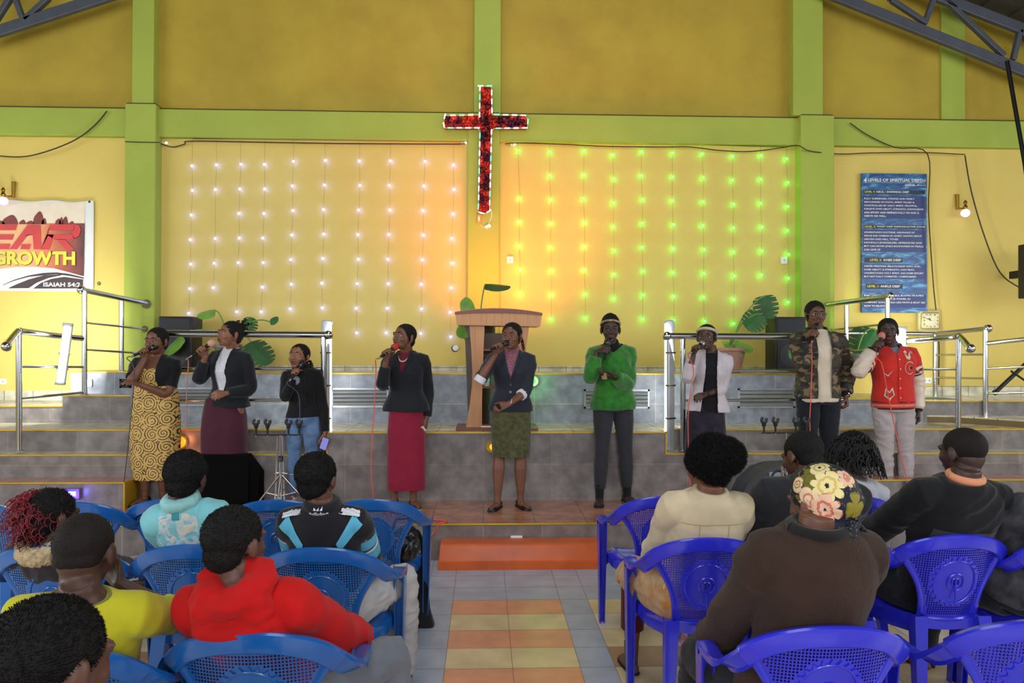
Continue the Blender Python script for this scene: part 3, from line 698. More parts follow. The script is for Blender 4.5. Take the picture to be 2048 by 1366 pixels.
batten('glowing tube light tilted on the far left handrail', (137, 647), (121, 768), 7.25, (.3, -1), .040)
batten('upright tube light fixed behind the left rail post', (651, 640), (652, 902), 6.90, (.55, .85), .040)
batten('upright tube light fixed behind the right rail post', (1341, 640), (1341, 902), 6.90, (-.55, .85), .040)
batten('glowing tube light on the right handrail behind the singer in red', (1800, 655), (1800, 730), 7.30, (-.3, -1), .055)
for nm, loc, tg, sx, sy, pw, c in (
        ('tube_lamp_left', P(645, 770, Y=6.98), (-2.6, 8.4, 1.9), .06, 1.1, 5, (.95, .98, 1)), ('tube_lamp_right', P(1350, 770, Y=6.98), (2.9, 8.4, 1.9), .06, 1.1, 5, (.95, .98, 1)),
        ('tube_lamp_far_left', P(110, 705, Y=7.35), (-5.6, 8.4, 1.9), .06, .6, 30, (.95, .98, 1)), ('tube_lamp_far_right', P(1815, 700, Y=7.45), (5.6, 8.4, 1.9), .06, .6, 12, (.95, .98, 1))):
    area(nm, loc, tg, sx, sy, pw, c)

# stage speakers on the tier
def speaker(label, x0_, x1_, py0, py1, Y, dep):
    a = P(x0_, py1, Y=Y); b = P(x1_, py0, Y=Y); wd = b.x-a.x; ht = b.z-a.z
    t = thing('loudspeaker', label, 'loudspeaker', ((a.x+b.x)/2, Y+dep/2, a.z))
    MB().box((0, 0, ht/2), (wd, dep, ht), bev=.012).build('cabinet', BLK, t, True)
    MB().box((0, -dep/2-.004, ht*.5), (wd*.9, .012, ht*.93), bev=.004).build('grille', mat('speaker_grille', (30, 32, 36), .5, .3, var=.3, scale=400), t)
    MB().lathe((0, -dep/2-.004, ht*.3), [(.0, 0), (wd*.36, 0), (wd*.38, .008), (0, .006)], R=Matrix.Rotation(PI/2, 3, 'X')).build('woofer_ring', mat('speaker_ring', (24, 26, 30), .4), t, True)
    return t
zt = lambda px, Y: 695
speaker('black loudspeaker standing on the tier beside the left pillar', 316, 384, 633, 742, 7.85, .3)
speaker('black loudspeaker standing on the tier beside the right pillar', 1551, 1612, 634, 743, 7.85, .3)
# floor monitors
t = thing('stage_monitor', 'black wedge monitor on the stage behind the front row at right', 'loudspeaker', P(1545, 1012, Z=ZS)); o = t.location
DG = mat('monitor_grey', (64, 66, 72), .45, var=.15); LG = mat('monitor_grille', (140, 143, 150), .6, 0)
prof = [(-.30, 0), (-.30, .02), (-.22, .19), (-.10, .30), (.02, .34), (.40, .36), (.42, .30), (.42, 0)]
MB().prism([(x, -.02, z) for x, z in prof], (0, .42, 0)).build('cabinet', DG, t)
MB().prism([(.0, -.03, .02), (-.04, -.03, .29), (.38, -.03, .33), (.40, -.03, .02)], (0, .015, 0)).build('grille', LG, t)
MB().lathe((-.13, -.025, .13), [(0, 0), (.03, 0), (.035, .012), (0, .01)], R=Matrix.Rotation(PI/2, 3, 'X')).build('handle_recess', BLK, t, True)
t = thing('stage_monitor', 'large black speaker cabinet on the stage behind the burgundy skirt', 'loudspeaker', (P(443, 950, Y=6.42).x, 6.42, ZS)); o = t.location
prof = [(-.25, 0), (-.23, .43), (.17, .43), (.28, .28), (.28, 0)]
MB().prism([(x, .08, z) for x, z in prof], (0, .16, 0)).build('cabinet', mat('soft_black', (5, 5, 6), .9, spec=.1), t)
MB().box((0, .075, .2), (.40, .01, .32), bev=.003).build('grille', mat('dark_grille', (8, 8, 9), .9, spec=.1), t)

# vents in the tier riser
def vent(label, x0_, x1_, y0_, y1_, n, frm, Y=YT):
    a = P(x0_, y1_, Y=Y-.01); b = P(x1_, y0_, Y=Y-.01); t = thing('air_vent', label, 'vent', ((a.x+b.x)/2, Y, a.z)); wd = b.x-a.x; ht = b.z-a.z; fw = .018
    mb = MB(); mb.box((0, -.006, fw/2), (wd, .014, fw)); mb.box((0, -.006, ht-fw/2), (wd, .014, fw)); mb.box((-wd/2+fw/2, -.006, ht/2), (fw, .014, ht)); mb.box((wd/2-fw/2, -.006, ht/2), (fw, .014, ht)); mb.build('frame', frm, t)
    MB().box((0, -.001, ht/2), (wd-.02, .004, ht-.02)).build('backing', mat('vent_dark', (60, 62, 66), .8), t)
    for k in range(n):
        MB().box((0, -.010, fw+(ht-2*fw)*(k+.5)/n), (wd-2*fw, .024, (ht-2*fw)/n*.62), R=Matrix.Rotation(.5, 3, 'X')).build('slat', frm, t)
VG = mat('vent_silver', (176, 180, 184), .35, .5)
vent('silver louvred vent in the riser left of the lectern', 662, 777, 776, 815, 4, VG); vent('silver louvred vent in the riser behind the woman in green', 1168, 1299, 779, 817, 4, VG)
vent('silver louvred vent in the riser behind the man in camouflage', 1476, 1590, 777, 816, 4, VG); vent('silver louvred vent in the riser behind the first two singers', 344, 430, 775, 812, 4, VG)
vent('small black framed vent in the riser left of the first singer', 239, 262, 758, 776, 4, BLK, YT)

# coloured lights
def spot_led(label, px, py, Y, c, s, ring):
    t = thing('round_spotlight', label, 'light', P(px, py, Y=Y)); R = Matrix.Rotation(PI/2, 3, 'X')
    MB().lathe((0, 0, 0), [(0, 0), (.055, 0), (.058, .03), (.048, .045), (.03, .03), (0, .03)], R=R).build('housing', ring, t, True)
    MB().lathe((0, -.03, 0), [(0, 0), (.026, 0), (.02, .01), (0, .012)], R=R).build('lens', em('lens_%d_%d' % (c[0], c[1]), c, s), t, True)
spot_led('round yellow rimmed light glowing orange on the riser behind the gold dress', 364, 883, YL, (255, 70, 20), 6, mat('ring_yellow', (230, 190, 60), .3, .3)); spot_led('round spotlight glowing green on the riser right of the lectern', 1066, 762, YT, (40, 255, 60), 4, mat('ring_white', (220, 215, 170), .3, .3))
spot_led('round yellow rimmed spotlight on the riser under the lectern base', 985, 893, YC, (255, 190, 60), 1, mat('ring_gold', (220, 180, 60), .3, .3))
def ledbar(label, px, py, Y, w_):
    t = thing('led_bar', label, 'light', P(px, py, Y=Y)); MB().box((0, 0, 0), (w_*1.35, .04, .085), bev=.006).build('case', mat('bar_case', (120, 90, 150), .5), t); MB().box((0, -.024, 0), (w_, .012, .05)).build('display', em('blue_led', (60, 50, 255), 9), t)
    mb = MB()
    for k in range(6): mb.box(((k-2.5)*w_/6.6, -.032, .004), (w_/14, .004, .03))
    mb.build('lit_digits', em('digit_glow', (190, 220, 255), 6), t)
ledbar('small box with a glowing blue display on the left step riser', 144, 987, 6.43, .10); ledbar('small box with a glowing blue display behind the red jacket singer', 1826, 973, 6.43, .10)
for loc, c, pw in ((P(145, 992, Y=6.36), (.2, .15, 1), 1.2), (P(364, 883, Y=6.86), (1, .3, .1), .8), (P(1066, 762, Y=7.45), (.1, 1, .15), 1.2)):
    l = bpy.data.lights.new('led_glow', 'POINT'); l.energy = pw; l.color = c; l.shadow_soft_size = .03; oo = bpy.data.objects.new('led_glow', l); COL.objects.link(oo); oo.location = loc
# added uplighter, hidden behind the lectern; an unseen spot nearby throws the amber
t = thing('added_amber_uplight', 'small added amber uplight hidden behind the lectern', 'light', (P(1000, 740, Y=7.9).x, 7.85, ZT)); R = Matrix.Rotation(-.22, 3, 'X')
MB().lathe((0, 0, .06), [(0, 0), (.06, 0), (.07, .12), (.06, .12), (.055, .1), (0, .1)], R=R).build('can', BLK, t, True); MB().lathe((0, .0, .155), [(0, 0), (.05, 0), (0, .008)], R=R).build('lens', em('amber_lens', (255, 150, 30), 3), t, True); MB().box((0, 0, .03), (.14, .03, .06)).build('yoke', BLK, t)
l = bpy.data.lights.new('added_amber_glow', 'SPOT'); l.energy = 190; l.color = (1, .22, .07); l.spot_size = math.radians(140); l.spot_blend = 1; l.shadow_soft_size = .3  # added spot for the wall glow, set apart from the uplight can
oo = bpy.data.objects.new('added_amber_glow', l); COL.objects.link(oo); oo.location = (P(992, 660, Y=7.62).x, 7.62, 1.78); oo.rotation_euler = (V((.14, .5, 1.6))).to_track_quat('-Z', 'Y').to_euler()
l = bpy.data.lights.new('added_green_glow', 'SPOT'); l.energy = 40; l.color = (.2, 1, .1); l.spot_size = math.radians(60); l.spot_blend = 1  # added spot for the green glow on the right pillar, without a fixture
oo = bpy.data.objects.new('added_green_glow', l); COL.objects.link(oo); oo.location = P(1590, 730, Y=7.7); oo.rotation_euler = V((.35, .6, .55)).to_track_quat('-Z', 'Y').to_euler()

# lectern
WOOD = bpy.data.materials.new('lectern_wood'); WOOD.use_nodes = True; nt = WOOD.node_tree; b = nt.nodes['Principled BSDF']; b.inputs['Roughness'].default_value = .42
tc = N(nt, 'TexCoord'); mp = N(nt, 'Mapping'); mp.inputs['Scale'].default_value = (22, 22, 1.6); n = N(nt, 'TexNoise'); n.inputs['Scale'].default_value = 2; n.inputs['Detail'].default_value = 6
nt.links.new(tc.outputs['Object'], mp.inputs[0]); nt.links.new(mp.outputs[0], n.inputs['Vector']); r = N(nt, 'ValToRGB'); r.color_ramp.elements[0].position = .3; r.color_ramp.elements[1].position = .7
r.color_ramp.elements[0].color = lin((186, 126, 76)); r.color_ramp.elements[1].color = lin((204, 146, 94)); nt.links.new(n.outputs['Fac'], r.inputs[0]); nt.links.new(r.outputs[0], b.inputs['Base Color'])
YP = 7.0; t = thing('lectern', 'light wooden lectern with curved legs standing behind the singer in the middle', 'lectern', (P(994, 862, Y=YP).x, YP, ZP)); o = V(t.location)
lp = lambda x, y, d=0: P(x, y, Y=YP+d)-o
n = 16; top = []
for i in range(n+1):
    u = i/n; x = 911+171*u; top.append((x, 617+8*(2*u-1)**2+u*2))
prof = [lp(x, y) for x, y in top]+[lp(1078, 654), lp(915, 651)]
prof = [V((p.x, -.16, p.z)) for p in prof]
def hull(pr, name, m, dep, sc=.9, par=t):
    R0 = [V(p) for p in pr]; c = sum(R0, V())/len(R0); R1 = [V((c.x+(p.x-c.x)*sc, p.y+dep, p.z)) for p in R0]
    return MB().rings([R0, R1]).build(name, m, par)
hull(prof, 'top_slab', WOOD, .42, .96)
DW = mat('dark_wood_edge', (120, 62, 34), .4)
ed = [V((p.x, -.168, p.z-.004)) for p in prof[:n+1]]+[V((p.x, -.168, p.z-.026-.02*math.sin(PI*i/n))) for i, p in reversed(list(enumerate(prof[:n+1])))]
hull(ed, 'top_edge', DW, .01, 1)
def leg(xs, nm):
    a = []
    for y, l_, r_ in xs: a.append((lp(l_, y), lp(r_, y)))
    ring = [V((p[0].x, -.10, p[0].z)) for p in a]+[V((p[1].x, -.10, p[1].z)) for p in reversed(a)]
    MB().prism(ring, (0, .3, 0)).build(nm, WOOD, t)
leg([(632, 937, 968), (660, 940, 969), (700, 943, 967), (740, 945, 966), (770, 944, 965), (800, 941, 964), (830, 936, 964), (860, 931, 964)], 'side_leg')
leg([(632, 1027, 1060), (660, 1026, 1056), (700, 1025, 1050), (740, 1024, 1048), (770, 1025, 1049), (800, 1026, 1052), (830, 1026, 1057), (860, 1026, 1062)], 'side_leg')
bx0 = lp(913, 858).x; bx1 = lp(1074, 858).x; MB().box(((bx0+bx1)/2, .04, .012), (bx1-bx0, .42, .024), bev=.004).build('base_board', DW, t)
MB().box(((lp(966, 700).x+lp(1026, 700).x)/2, .16, lp(990, 690).z), ((lp(1026, 700).x-lp(966, 700).x), .02, .22)).build('back_panel', mat('shade_wood', (120, 96, 80), .5), t)
for y in (700, 774): MB().box(((lp(966, y).x+lp(1026, y).x)/2, .05, lp(990, y).z), ((lp(1028, y).x-lp(964, y).x), .24, .016)).build('shelf', DW, t)
MB().box((lp(995, 640).x, .02, lp(995, 644).z), (.36, .3, .015), R=Matrix.Rotation(.1, 3, 'X')).build('tray', WOOD, t)
t = thing('book', 'small red book lying on the lectern base', 'book', P(973, 857, Y=6.95)+V((0, 0, .0))); MB().box((0, 0, .015), (.11, .10, .04), bev=.004).build('cover', mat('book_red', (150, 70, 60), .5), t); MB().box((.004, -.003, .015), (.108, .1, .028)).build('pages', WHT, t)
t = thing('water_bottle', 'clear water bottle on the lectern shelf', 'bottle', V(o)+V((lp(972, 774).x, .04, lp(972, 774).z+.008))); MB().lathe((0, 0, 0), [(0, 0), (.03, 0), (.032, .03), (.03, .1), (.032, .15), (.014, .19), (.014, .2)]).build('bottle_body', mat('clear_plastic', (190, 205, 200), .15), t, True); MB().lathe((0, 0, .2), [(0, 0), (.015, 0), (.015, .018), (0, .018)]).build('cap', WHT, t)

# plants
LEAF = mat('monstera_green', (40, 88, 36), .6, var=.35, scale=5); LEAF2 = mat('monstera_light', (110, 160, 62), .35, var=.3, scale=6); STEM = mat('stem_green', (104, 140, 60), .5)
def leaf_mesh(size, slits, m, mb, base, dirv, nrm):
    dirv = V(dirv).normalized(); nrm = V(nrm); nrm = (nrm-dirv*nrm.dot(dirv)).normalized(); sd = dirv.cross(nrm)
    n = 40; R0 = []
    for i in range(n+1):
        a = PI*i/n  # from base over the side to the tip
        # heart shaped half outline
        y = -.10*math.sin(a)*(1 if a < .9 else 0)+.5*(1-math.cos(a)); x = (.62 if slits else .50)*math.sin(a)**.75*(1.05-.25*y)
        R0.append((x, y))
    for s_ in (-1, 1):
        mid = [base+dirv*(size*min(y, 1)*.98)+nrm*(-.05*size*math.sin(PI*min(1, max(0, y)))) for x, y in R0]
        out = []
        for i, (x, y) in enumerate(R0):
            k = 1.0
            if slits and .15*n < i < .93*n and (i % 5) == 0: k = .38
            out.append(base+dirv*size*y+sd*(s_*size*x*k)+nrm*(-.22*size*(x*k)**1.5-.05*size))
        m2 = [(p*.55+q*.45) for p, q in zip(mid, out)]
        vs = mid+m2+out; L = n+1; fs = []
        for i in range(n): fs += [(i, i+1, L+i+1, L+i), (L+i, L+i+1, 2*L+i+1, 2*L+i)]
        vs2 = vs+[p-nrm*.003 for p in vs]; M = len(vs)
        mb.add(vs2, fs+[tuple(reversed([q+M for q in f])) for f in fs], m)
def plant(label, pot, leaves, Y, potm=None, ph=.28, pr=.13):
    zb = ZT if Y > YT else ZP
    b0 = P(pot, 700, Y=Y); t = thing('potted_monstera', label, 'plant', (b0.x, Y, zb)); o = V(t.location)
    pm = potm or mat('pot_grey', (120, 112, 104), .6, var=.3)
    MB().lathe((0, 0, 0), [(0, 0), (pr*.62, 0), (pr*.7, .02), (pr*.95, ph*.85), (pr*1.1, ph*.88), (pr*1.1, ph), (pr*.95, ph), (pr*.9, ph*.9), (0, ph*.9)]).build('pot', pm, t, True)
    for (lx, ly, dy, size, dv, nv, sl, mm) in leaves:
        q = P(lx, ly, Y=Y+dy)-o; dv = V(dv).normalized(); base = q-dv*size*.5
        a = V((0, 0, ph*.9)); MB().tube([a, a+(base-a)*.35+V((0, 0, .12)), a+(base-a)*.75+V((0, 0, .08)), base], .0075, 7, sub=5).build('stem', STEM, t, True)
        mb = MB(); leaf_mesh(size, sl, 0, mb, base, dv, nv); mb.build('leaf', mm, t, True)
plant('potted monstera beside the left loudspeaker behind the first two singers', 455, [(412, 626, 0, .18, (-.9, -.1, -.2), (.2, -.5, .8), 0, LEAF2), (520, 705, -.1, .30, (.7, -.2, -.75), (.5, -.7, .5), 1, LEAF), (548, 640, 0, .10, (.8, -.2, .3), (0, -.8, .5), 0, LEAF), (345, 690, -.2, .24, (-.6, -.2, -.75), (-.5, -.6, .5), 0, LEAF2), (500, 650, .0, .16, (.3, 0, .9), (.6, -.8, .1), 1, LEAF)], 7.95)
plant('tall monstera in a grey vase behind the lectern', 958, [(996, 570, 0, .24, (.95, -.2, -.1), (0, -.35, .9), 0, LEAF), (936, 612, 0, .17, (-.4, -.3, .8), (.4, -.8, .2), 0, LEAF2), (928, 660, -.1, .17, (-.5, -.3, -.8), (-.3, -.9, .2), 0, LEAF2)], 7.3, mat('vase_dark', (92, 82, 78), .5, var=.2), .95, .14)
plant('potted monstera left of the right loudspeaker', 1458, [(1536, 615, 0, .25, (.2, -.1, -1), (.1, -.95, .2), 1, LEAF), (1508, 642, -.08, .22, (-.7, -.15, -.6), (-.1, -.95, .3), 1, LEAF), (1462, 690, -.1, .20, (-.8, -.3, .2), (0, -.6, .8), 0, LEAF2), (1490, 692, -.1, .18, (.7, -.3, -.4), (.2, -.6, .7), 0, LEAF2), (1478, 700, -.1, .14, (.4, -.4, -.8), (.4, -.7, .4), 0, LEAF2)], 7.8, mat('pot_patterned', (126, 112, 98), .6, c2=(176, 122, 100), scale=7), .26, .17)
plant('potted monstera behind the singer in the red jacket', 1712, [(1735, 685, 0, .38, (-.45, -.2, -.55), (-.3, -.85, .35), 1, LEAF)], 8.1, None, .2, .12)

# microphone stands
def mic_clip(par, p, m=BLK):
    MB().tube([p, p+V((0, 0, .06))], [.008, .010], 8).tube([p+V((0, 0, .055)), p+V((.0, 0, .085))], [.016, .020], 10).build('clip_base', m, par, True)
    R = Matrix.Rotation(.25, 3, 'Y'); c = p+V((0, 0, .108)); mb = MB(); pts = [c+R @ V((.02*math.sin(a), 0, -.022*math.cos(a))) for a in [math.radians(x) for x in range(-140, 141, 20)]]
    mb.tube(pts, .006, 7, flat=2.2).build('clip_jaw', m, par, True)
def mic_stand(label, xc_, xs, ybar, Yf, base_y, tilt=0, ring=False):
    foot = P(xc_, base_y, Y=Yf); foot.z = ZS; t = thing('microphone_stand', label, 'microphone stand', foot); o = foot
    tp_ = P(xc_, ybar, Y=Yf)-o
    MB().tube([V((0, 0, .1)), V((0, 0, .42))], .014, 12).build('lower_tube', CHR, t, True); MB().tube([V((0, 0, .4)), tp_], .009, 12).build('upper_tube', CHR, t, True)
    MB().lathe((0, 0, .40), [(.012, 0), (.022, .005), (.022, .04), (.012, .05)]).build('clutch', BLK, t, True)
    A = P(xs[0]-4, ybar, Y=Yf)-o; B = P(xs[-1]+4, ybar, Y=Yf)-o; MB().tube([A, B], .006, 8).build('cross_bar', BLK, t, True)
    for x in xs: 
        p = P(x, ybar, Y=Yf)-o; MB().tube([p+V((0, 0, -.015)), p+V((0, 0, .045))], .007, 8).build('upright_pin', CHR, t, True); mic_clip(t, p+V((0, 0, .0)))
    for k in range(3):
        a = 2*PI*k/3+.6; q = V((math.cos(a)*.26, math.sin(a)*.20, .0)); MB().tube([V((0, 0, .30)), q+V((0, 0, .012))], .009, 8).tube([V((0, 0, .12)), q*.55+V((0, 0, .14))], .006, 8).build('leg', CHR, t, True); MB().ell(q+V((0, 0, .014)), .016, 10, 8).build('rubber_foot', BLK, t)
    return t
mic_stand('chrome microphone stand with four empty clips in front of the girl in jeans', 561, (512, 535, 577, 598), 870, 6.35, 1004)
mic_stand('chrome microphone stand with four empty clips in front of the man in camouflage', 1572, (1528, 1551, 1592, 1613), 866, 6.25, 1000)
for lb, xx, Yf in (('folded chrome tripod stand leaning beside the left microphone stand', 552, 6.42),):
    t = thing('tripod_stand', lb, 'stand', P(xx, 1004, Z=ZS)); o = V(t.location)
    for k, (xt, xb_) in enumerate(((556, 550), (562, 559), (565, 566))): MB().tube([P(xt, 870, Y=Yf)-o, V((P(xb_, 1004, Y=Yf).x-o.x, Yf-o.y+.02*k, .01))], .010, 10).build('leg', CHR, t, True)
    MB().tube([P(549, 947, Y=Yf)-o, P(568, 946, Y=Yf)-o, P(590, 950, Y=Yf-.1)-o], .007, 8).build('brace', CHR, t, True)
    MB().ell(P(557, 946, Y=Yf)-o, .022, 12, 8).build('collar', CHR, t, True)
t = thing('cable_hoop', 'coiled black cable with chrome hook on the stage monitor', 'cable', P(1557, 957, Y=6.05)); MB().tube([V((.055*math.cos(a), 0, .06*math.sin(a))) for a in [2*PI*i/24 for i in range(25)]], .009, 8).build('coil', BLK, t, True); MB().tube([V((.02, -.01, .1)), V((.03, -.01, .02))], .012, 8).build('hook', CHR, t, True)
# television edge and keyboard stand
t = thing('television', 'black screen on a wall bracket cut off by the right edge', 'television', P(2060, 543, Y=7.9)); MB().box((.06, 0, 0), (.30, .12, .57), bev=.01).build('casing', BLK, t); MB().box((-.0, -.063, 0), (.14, .006, .50)).build('screen', mat('screen_black', (12, 12, 14), .15), t)
MB().box((.1, .22, 0), (.05, .42, .08)).build('bracket', BLK, t)
t = thing('keyboard_stand', 'black folding keyboard stand on the landing at the right edge', 'stand', P(1990, 789, Y=8.0)); o = V(t.location)
MB().tube([V((0, 0, .02)), P(2070, 710, Y=8.0)-o], .022, 8).build('crossed_leg', BLK, t, True); MB().tube([P(2022, 742, Y=7.98)-o, P(2070, 775, Y=7.98)-o], .012, 8).build('strut', BLK, t, True); MB().ell((0, 0, .02), .03, 10, 8).build('rubber_foot', BLK, t)
# red cable on the stage
RCB = mat('red_cable', (224, 84, 72), .45, var=0)
cb = [P(748, 998, Z=ZS+.008), P(780, 1030, Z=ZS+.008), P(840, 1036, Z=ZS+.008), P(893, 1042, Z=ZS+.008), P(880, 1046, Z=ZS+.012)+V((0, -.02, 0)), P(868, 1065, Y=YS-.015), P(852, 1082, Y=YS-.015), P(845, 1100, Y=YS-.015)]; o = cb[0].copy()
tag(MB().tube([p-o for p in cb], .006, 8, sub=5).build('cable', RCB, None, True, o), 'thin red cable trailing over the front edge of the stage', 'cable')
for px, py, Yw, rr in ((292, 608, YW-.17, .05), (289, 658, YW-.17, .035), (198, 567, YW, .022)):
    ob = MB().lathe((0, 0, 0), [(0, 0), (rr, 0), (rr*.8, .008), (0, .010)], 9, R=Matrix.Rotation(PI/2, 3, 'X')).build('plaster_patch', mat('cement_patch', (110, 104, 78), .9, var=.3, scale=40), None, False, P(px, py, Y=Yw)); tag(ob, {608: 'rough cement patch where the tall handrail meets the left pillar', 658: 'smaller cement patch below the first on the left pillar', 567: 'small cement patch right of the banner'}[py], 'wall patch')
# ------------------------------------------------------------------ moulded plastic armchairs
def make_chair(label, m, group):
    t = thing('plastic_chair', label, 'chair', (0, 0, 0), 0, group)
    def yb(x, z): return .0+(.82-z)*.25+1.15*x*x+(.0 if z > .5 else (.5-z)*.1)
    hw = lambda z: float(np.interp(z, [.44, .50, .56, .62, .68, .73, .77, .80], [.125, .128, .140, .165, .200, .232, .250, .255]))
    rimx = [0, .06, .12, .18, .225, .26, .282]; rimz = [.80, .797, .786, .764, .738, .705, .672]
    ztop = lambda x: float(np.interp(abs(x), rimx, rimz))
    mb = MB(); c = .0105; th = .006
    for i in range(-26, 26):
        for j in range(0, 40):
            xa, xb = i*c, (i+1)*c; za, zb = .435+j*c, .435+(j+1)*c; xm, zm = (xa+xb)/2, (za+zb)/2
            if abs(xm) > hw(zm) or zm > ztop(xm)-.012: continue
            r = math.hypot(xm, zm-.612)
            edge = abs(xm) > hw(zm)-.018 or zm > ztop(xm)-.034 or zm < .46
            hole = (not edge) and (r > .118 or r < .018)
            q = lambda x, z, d=0: V((x, yb(x, z)+d, z))
            o_ = [(xa, za), (xb, za), (xb, zb), (xa, zb)]
            if not hole:
                vs = [q(x, z) for x, z in o_]+[q(x, z, th) for x, z in o_]; mb.add(vs, [(0, 1, 2, 3), (7, 6, 5, 4)])
            else:
                k = .30; n_ = [(xm+(x-xm)*2*k*1.08, zm+(z-zm)*2*k*1.08) for x, z in o_]
                vs = [q(x, z) for x, z in o_]+[q(x, z) for x, z in n_]+[q(x, z, th) for x, z in o_]+[q(x, z, th) for x, z in n_]
                fs = []
                for a in range(4):
                    b = (a+1) % 4; fs += [(a, b, 4+b, 4+a), (8+b, 8+a, 12+a, 12+b), (4+a, 4+b, 12+b, 12+a)]
                mb.add(vs, fs)
    for R_, rr in ((.098, .0035), (.038, .004), (.018, .003)):
        mb.tube([V((R_*math.cos(a), yb(R_*math.cos(a), .612+R_*math.sin(a))-.002, .612+R_*math.sin(a))) for a in [2*PI*i/36 for i in range(37)]], rr, 6)
    for i in range(24):
        a = 2*PI*i/24; p = [(.099, a-.09), (.116, a), (.099, a+.09)]
        pts = [V((r*math.cos(b), yb(r*math.cos(b), .612+r*math.sin(b))-.005, .612+r*math.sin(b))) for r, b in p]; mb.prism(pts, (0, .008, 0))
    mb.box((0, yb(0, .612)-.002, .612), (.004, .006, .19))
    # frame ribs down the sides and the lower bar
    for s in (-1, 1):
        pts = []
        for z in (.425, .47, .52, .57, .62, .67, .71, .735): x = s*(hw(z)+.004); pts.append(V((x, yb(x, z)+.002, z)))
        mb.tube(pts, [.015, .014, .013, .012, .012, .014, .018, .02], 8, sub=3, flat=.7)
    mb.tube([V((-.13, yb(.13, .438), .438)), V((0, yb(0, .438), .436)), V((.13, yb(.13, .438), .438))], .011, 8, sub=4)
    # rim band
    def band(path, wv, hwid, th_, name, par=t, mb=None):
        pp, _ = smooth_path([V(p) for p in path], [0]*len(path), 5); ww, _ = smooth_path([V(w_) for w_ in wv], [0]*len(wv), 5); hh = np.interp(np.linspace(0, 1, len(pp)), np.linspace(0, 1, len(hwid)), hwid)
        R = []
        for i, p in enumerate(pp):
            tt = (pp[min(i+1, len(pp)-1)]-pp[max(0, i-1)]).normalized(); w_ = ww[i]; w_ = (w_-tt*w_.dot(tt)).normalized(); n_ = tt.cross(w_); h = hh[i]
            R.append([p+w_*a*h+n_*b for a, b in ((-1, -th_-.010), (-.8, -th_), (0, -th_*1.0), (.8, -th_), (1, -th_-.012), (1.08, .0), (.9, th_), (0, th_*1.4), (-.9, th_), (-1.05, 0))])
        (mb or MB()).rings(R)
        return R
    left = [(-.255, .085, .712), (-.225, .058, .742), (-.18, .035, .768), (-.12, .015, .787), (-.06, .004, .797), (0, 0, .80)]
    path = left+[(-x, y, z) for x, y, z in reversed(left[:-1])]
    wl = [(-.55, 0, .8), (-.42, 0, .9), (-.3, 0, .95), (-.2, 0, 1), (-.1, 0, 1), (0, 0, 1)]; wv = wl+[(-x, y, z) for x, y, z in reversed(wl[:-1])]
    band(path, wv, [.030, .030, .029, .028, .028, .028, .028, .028, .029, .03, .03], .007, 'rim', mb=mb)
    back = mb.build('backrest', m, t, 30)
    for s in (-1, 1):
        a = MB(); path = [(s*.245, .078, .722), (s*.272, .115, .688), (s*.288, .17, .660), (s*.292, .25, .650), (s*.288, .33, .648), (s*.280, .39, .640), (s*.274, .415, .606)]
        wv = [(s*.6, 0, .8), (s*.75, 0, .6), (s*.95, 0, .3), (s*1, 0, .05), (s*1, 0, 0), (s*1, 0, 0), (s*1, 0, 0)]
        band(path, wv, [.030, .030, .029, .028, .030, .032, .030], .006, 'arm', mb=a); a.build('armrest', m, t, 40)
        # legs with a U section
        def uleg(top, bot, w0, w1, d0, d1, out, name):
            T_, B_ = V(top), V(bot); R = []
            for k in range(9):
                f = k/8; c_ = T_.lerp(B_, f); w_ = w0+(w1-w0)*f; d = d0+(d1-d0)*f; e = .006
                sec = [(-w_/2, -d/2), (w_/2, -d/2), (w_/2, d/2), (w_/2-e, d/2), (w_/2-e, -d/2+e), (-w_/2+e, -d/2+e), (-w_/2+e, d/2), (-w_/2, d/2)]
                R.append([c_+V((x, y*out, 0)) for x, y in sec])
            MB().rings(R).build(name, m, t, 30)
        uleg((s*.277, .40, .615), (s*.262, .47, 0), .052, .034, .07, .035, -1, 'leg')
        uleg((s*.150, .095, .46), (s*.185, .02, 0), .062, .040, .06, .035, 1, 'leg')
    # seat
    st = MB(); ny, nx = 18, 14; top = []
    for j in range(ny+1):
        y = .10+.38*j/ny; w_ = float(np.interp(j/ny, [0, .15, .5, .85, 1], [.145, .165, .215, .245, .235]))
        z0_ = .435+.012*math.sin(PI*j/ny)*-1+(.008 if j > ny*.7 else 0)-(.05*((j/ny-.9)/.1)**2 if j > ny*.9 else 0)
        for i in range(nx+1):
            u = 2*i/nx-1; top.append(V((u*w_, y, z0_+.014*u*u-(.03*max(0, abs(u)-.88)/.12))))
    L = len(top); fs = []
    for j in range(ny):
        for i in range(nx): a = j*(nx+1)+i; fs += [(a, a+1, a+nx+2, a+nx+1), (L+a+nx+1, L+a+nx+2, L+a+1, L+a)]
    vs = top+[p-V((0, 0, .007)) for p in top]
    # closed skirt
    ring = [i for i in range(nx+1)]+[j*(nx+1)+nx for j in range(1, ny+1)]+[ny*(nx+1)+i for i in range(nx-1, -1, -1)]+[j*(nx+1) for j in range(ny-1, 0, -1)]
    b = len(vs); vs += [vs[i]-V((0, 0, .045)) for i in ring]; n_ = len(ring)
    fs += [(ring[k], ring[(k+1) % n_], b+(k+1) % n_, b+k) for k in range(n_)]
    st.add(vs, fs); st.build('seat', m, t, 50)
    return t
CB = mat('plastic_azure', (22, 92, 168), .22, var=.05, spec=.6, coat=.25); CP = mat('plastic_royal', (46, 48, 206), .22, var=.05, spec=.6, coat=.25)
def chair_at(px, pytop, rz=0, z=.826):
    p = P(px, pytop, Z=z); return (p.x, p.y, 0), rz
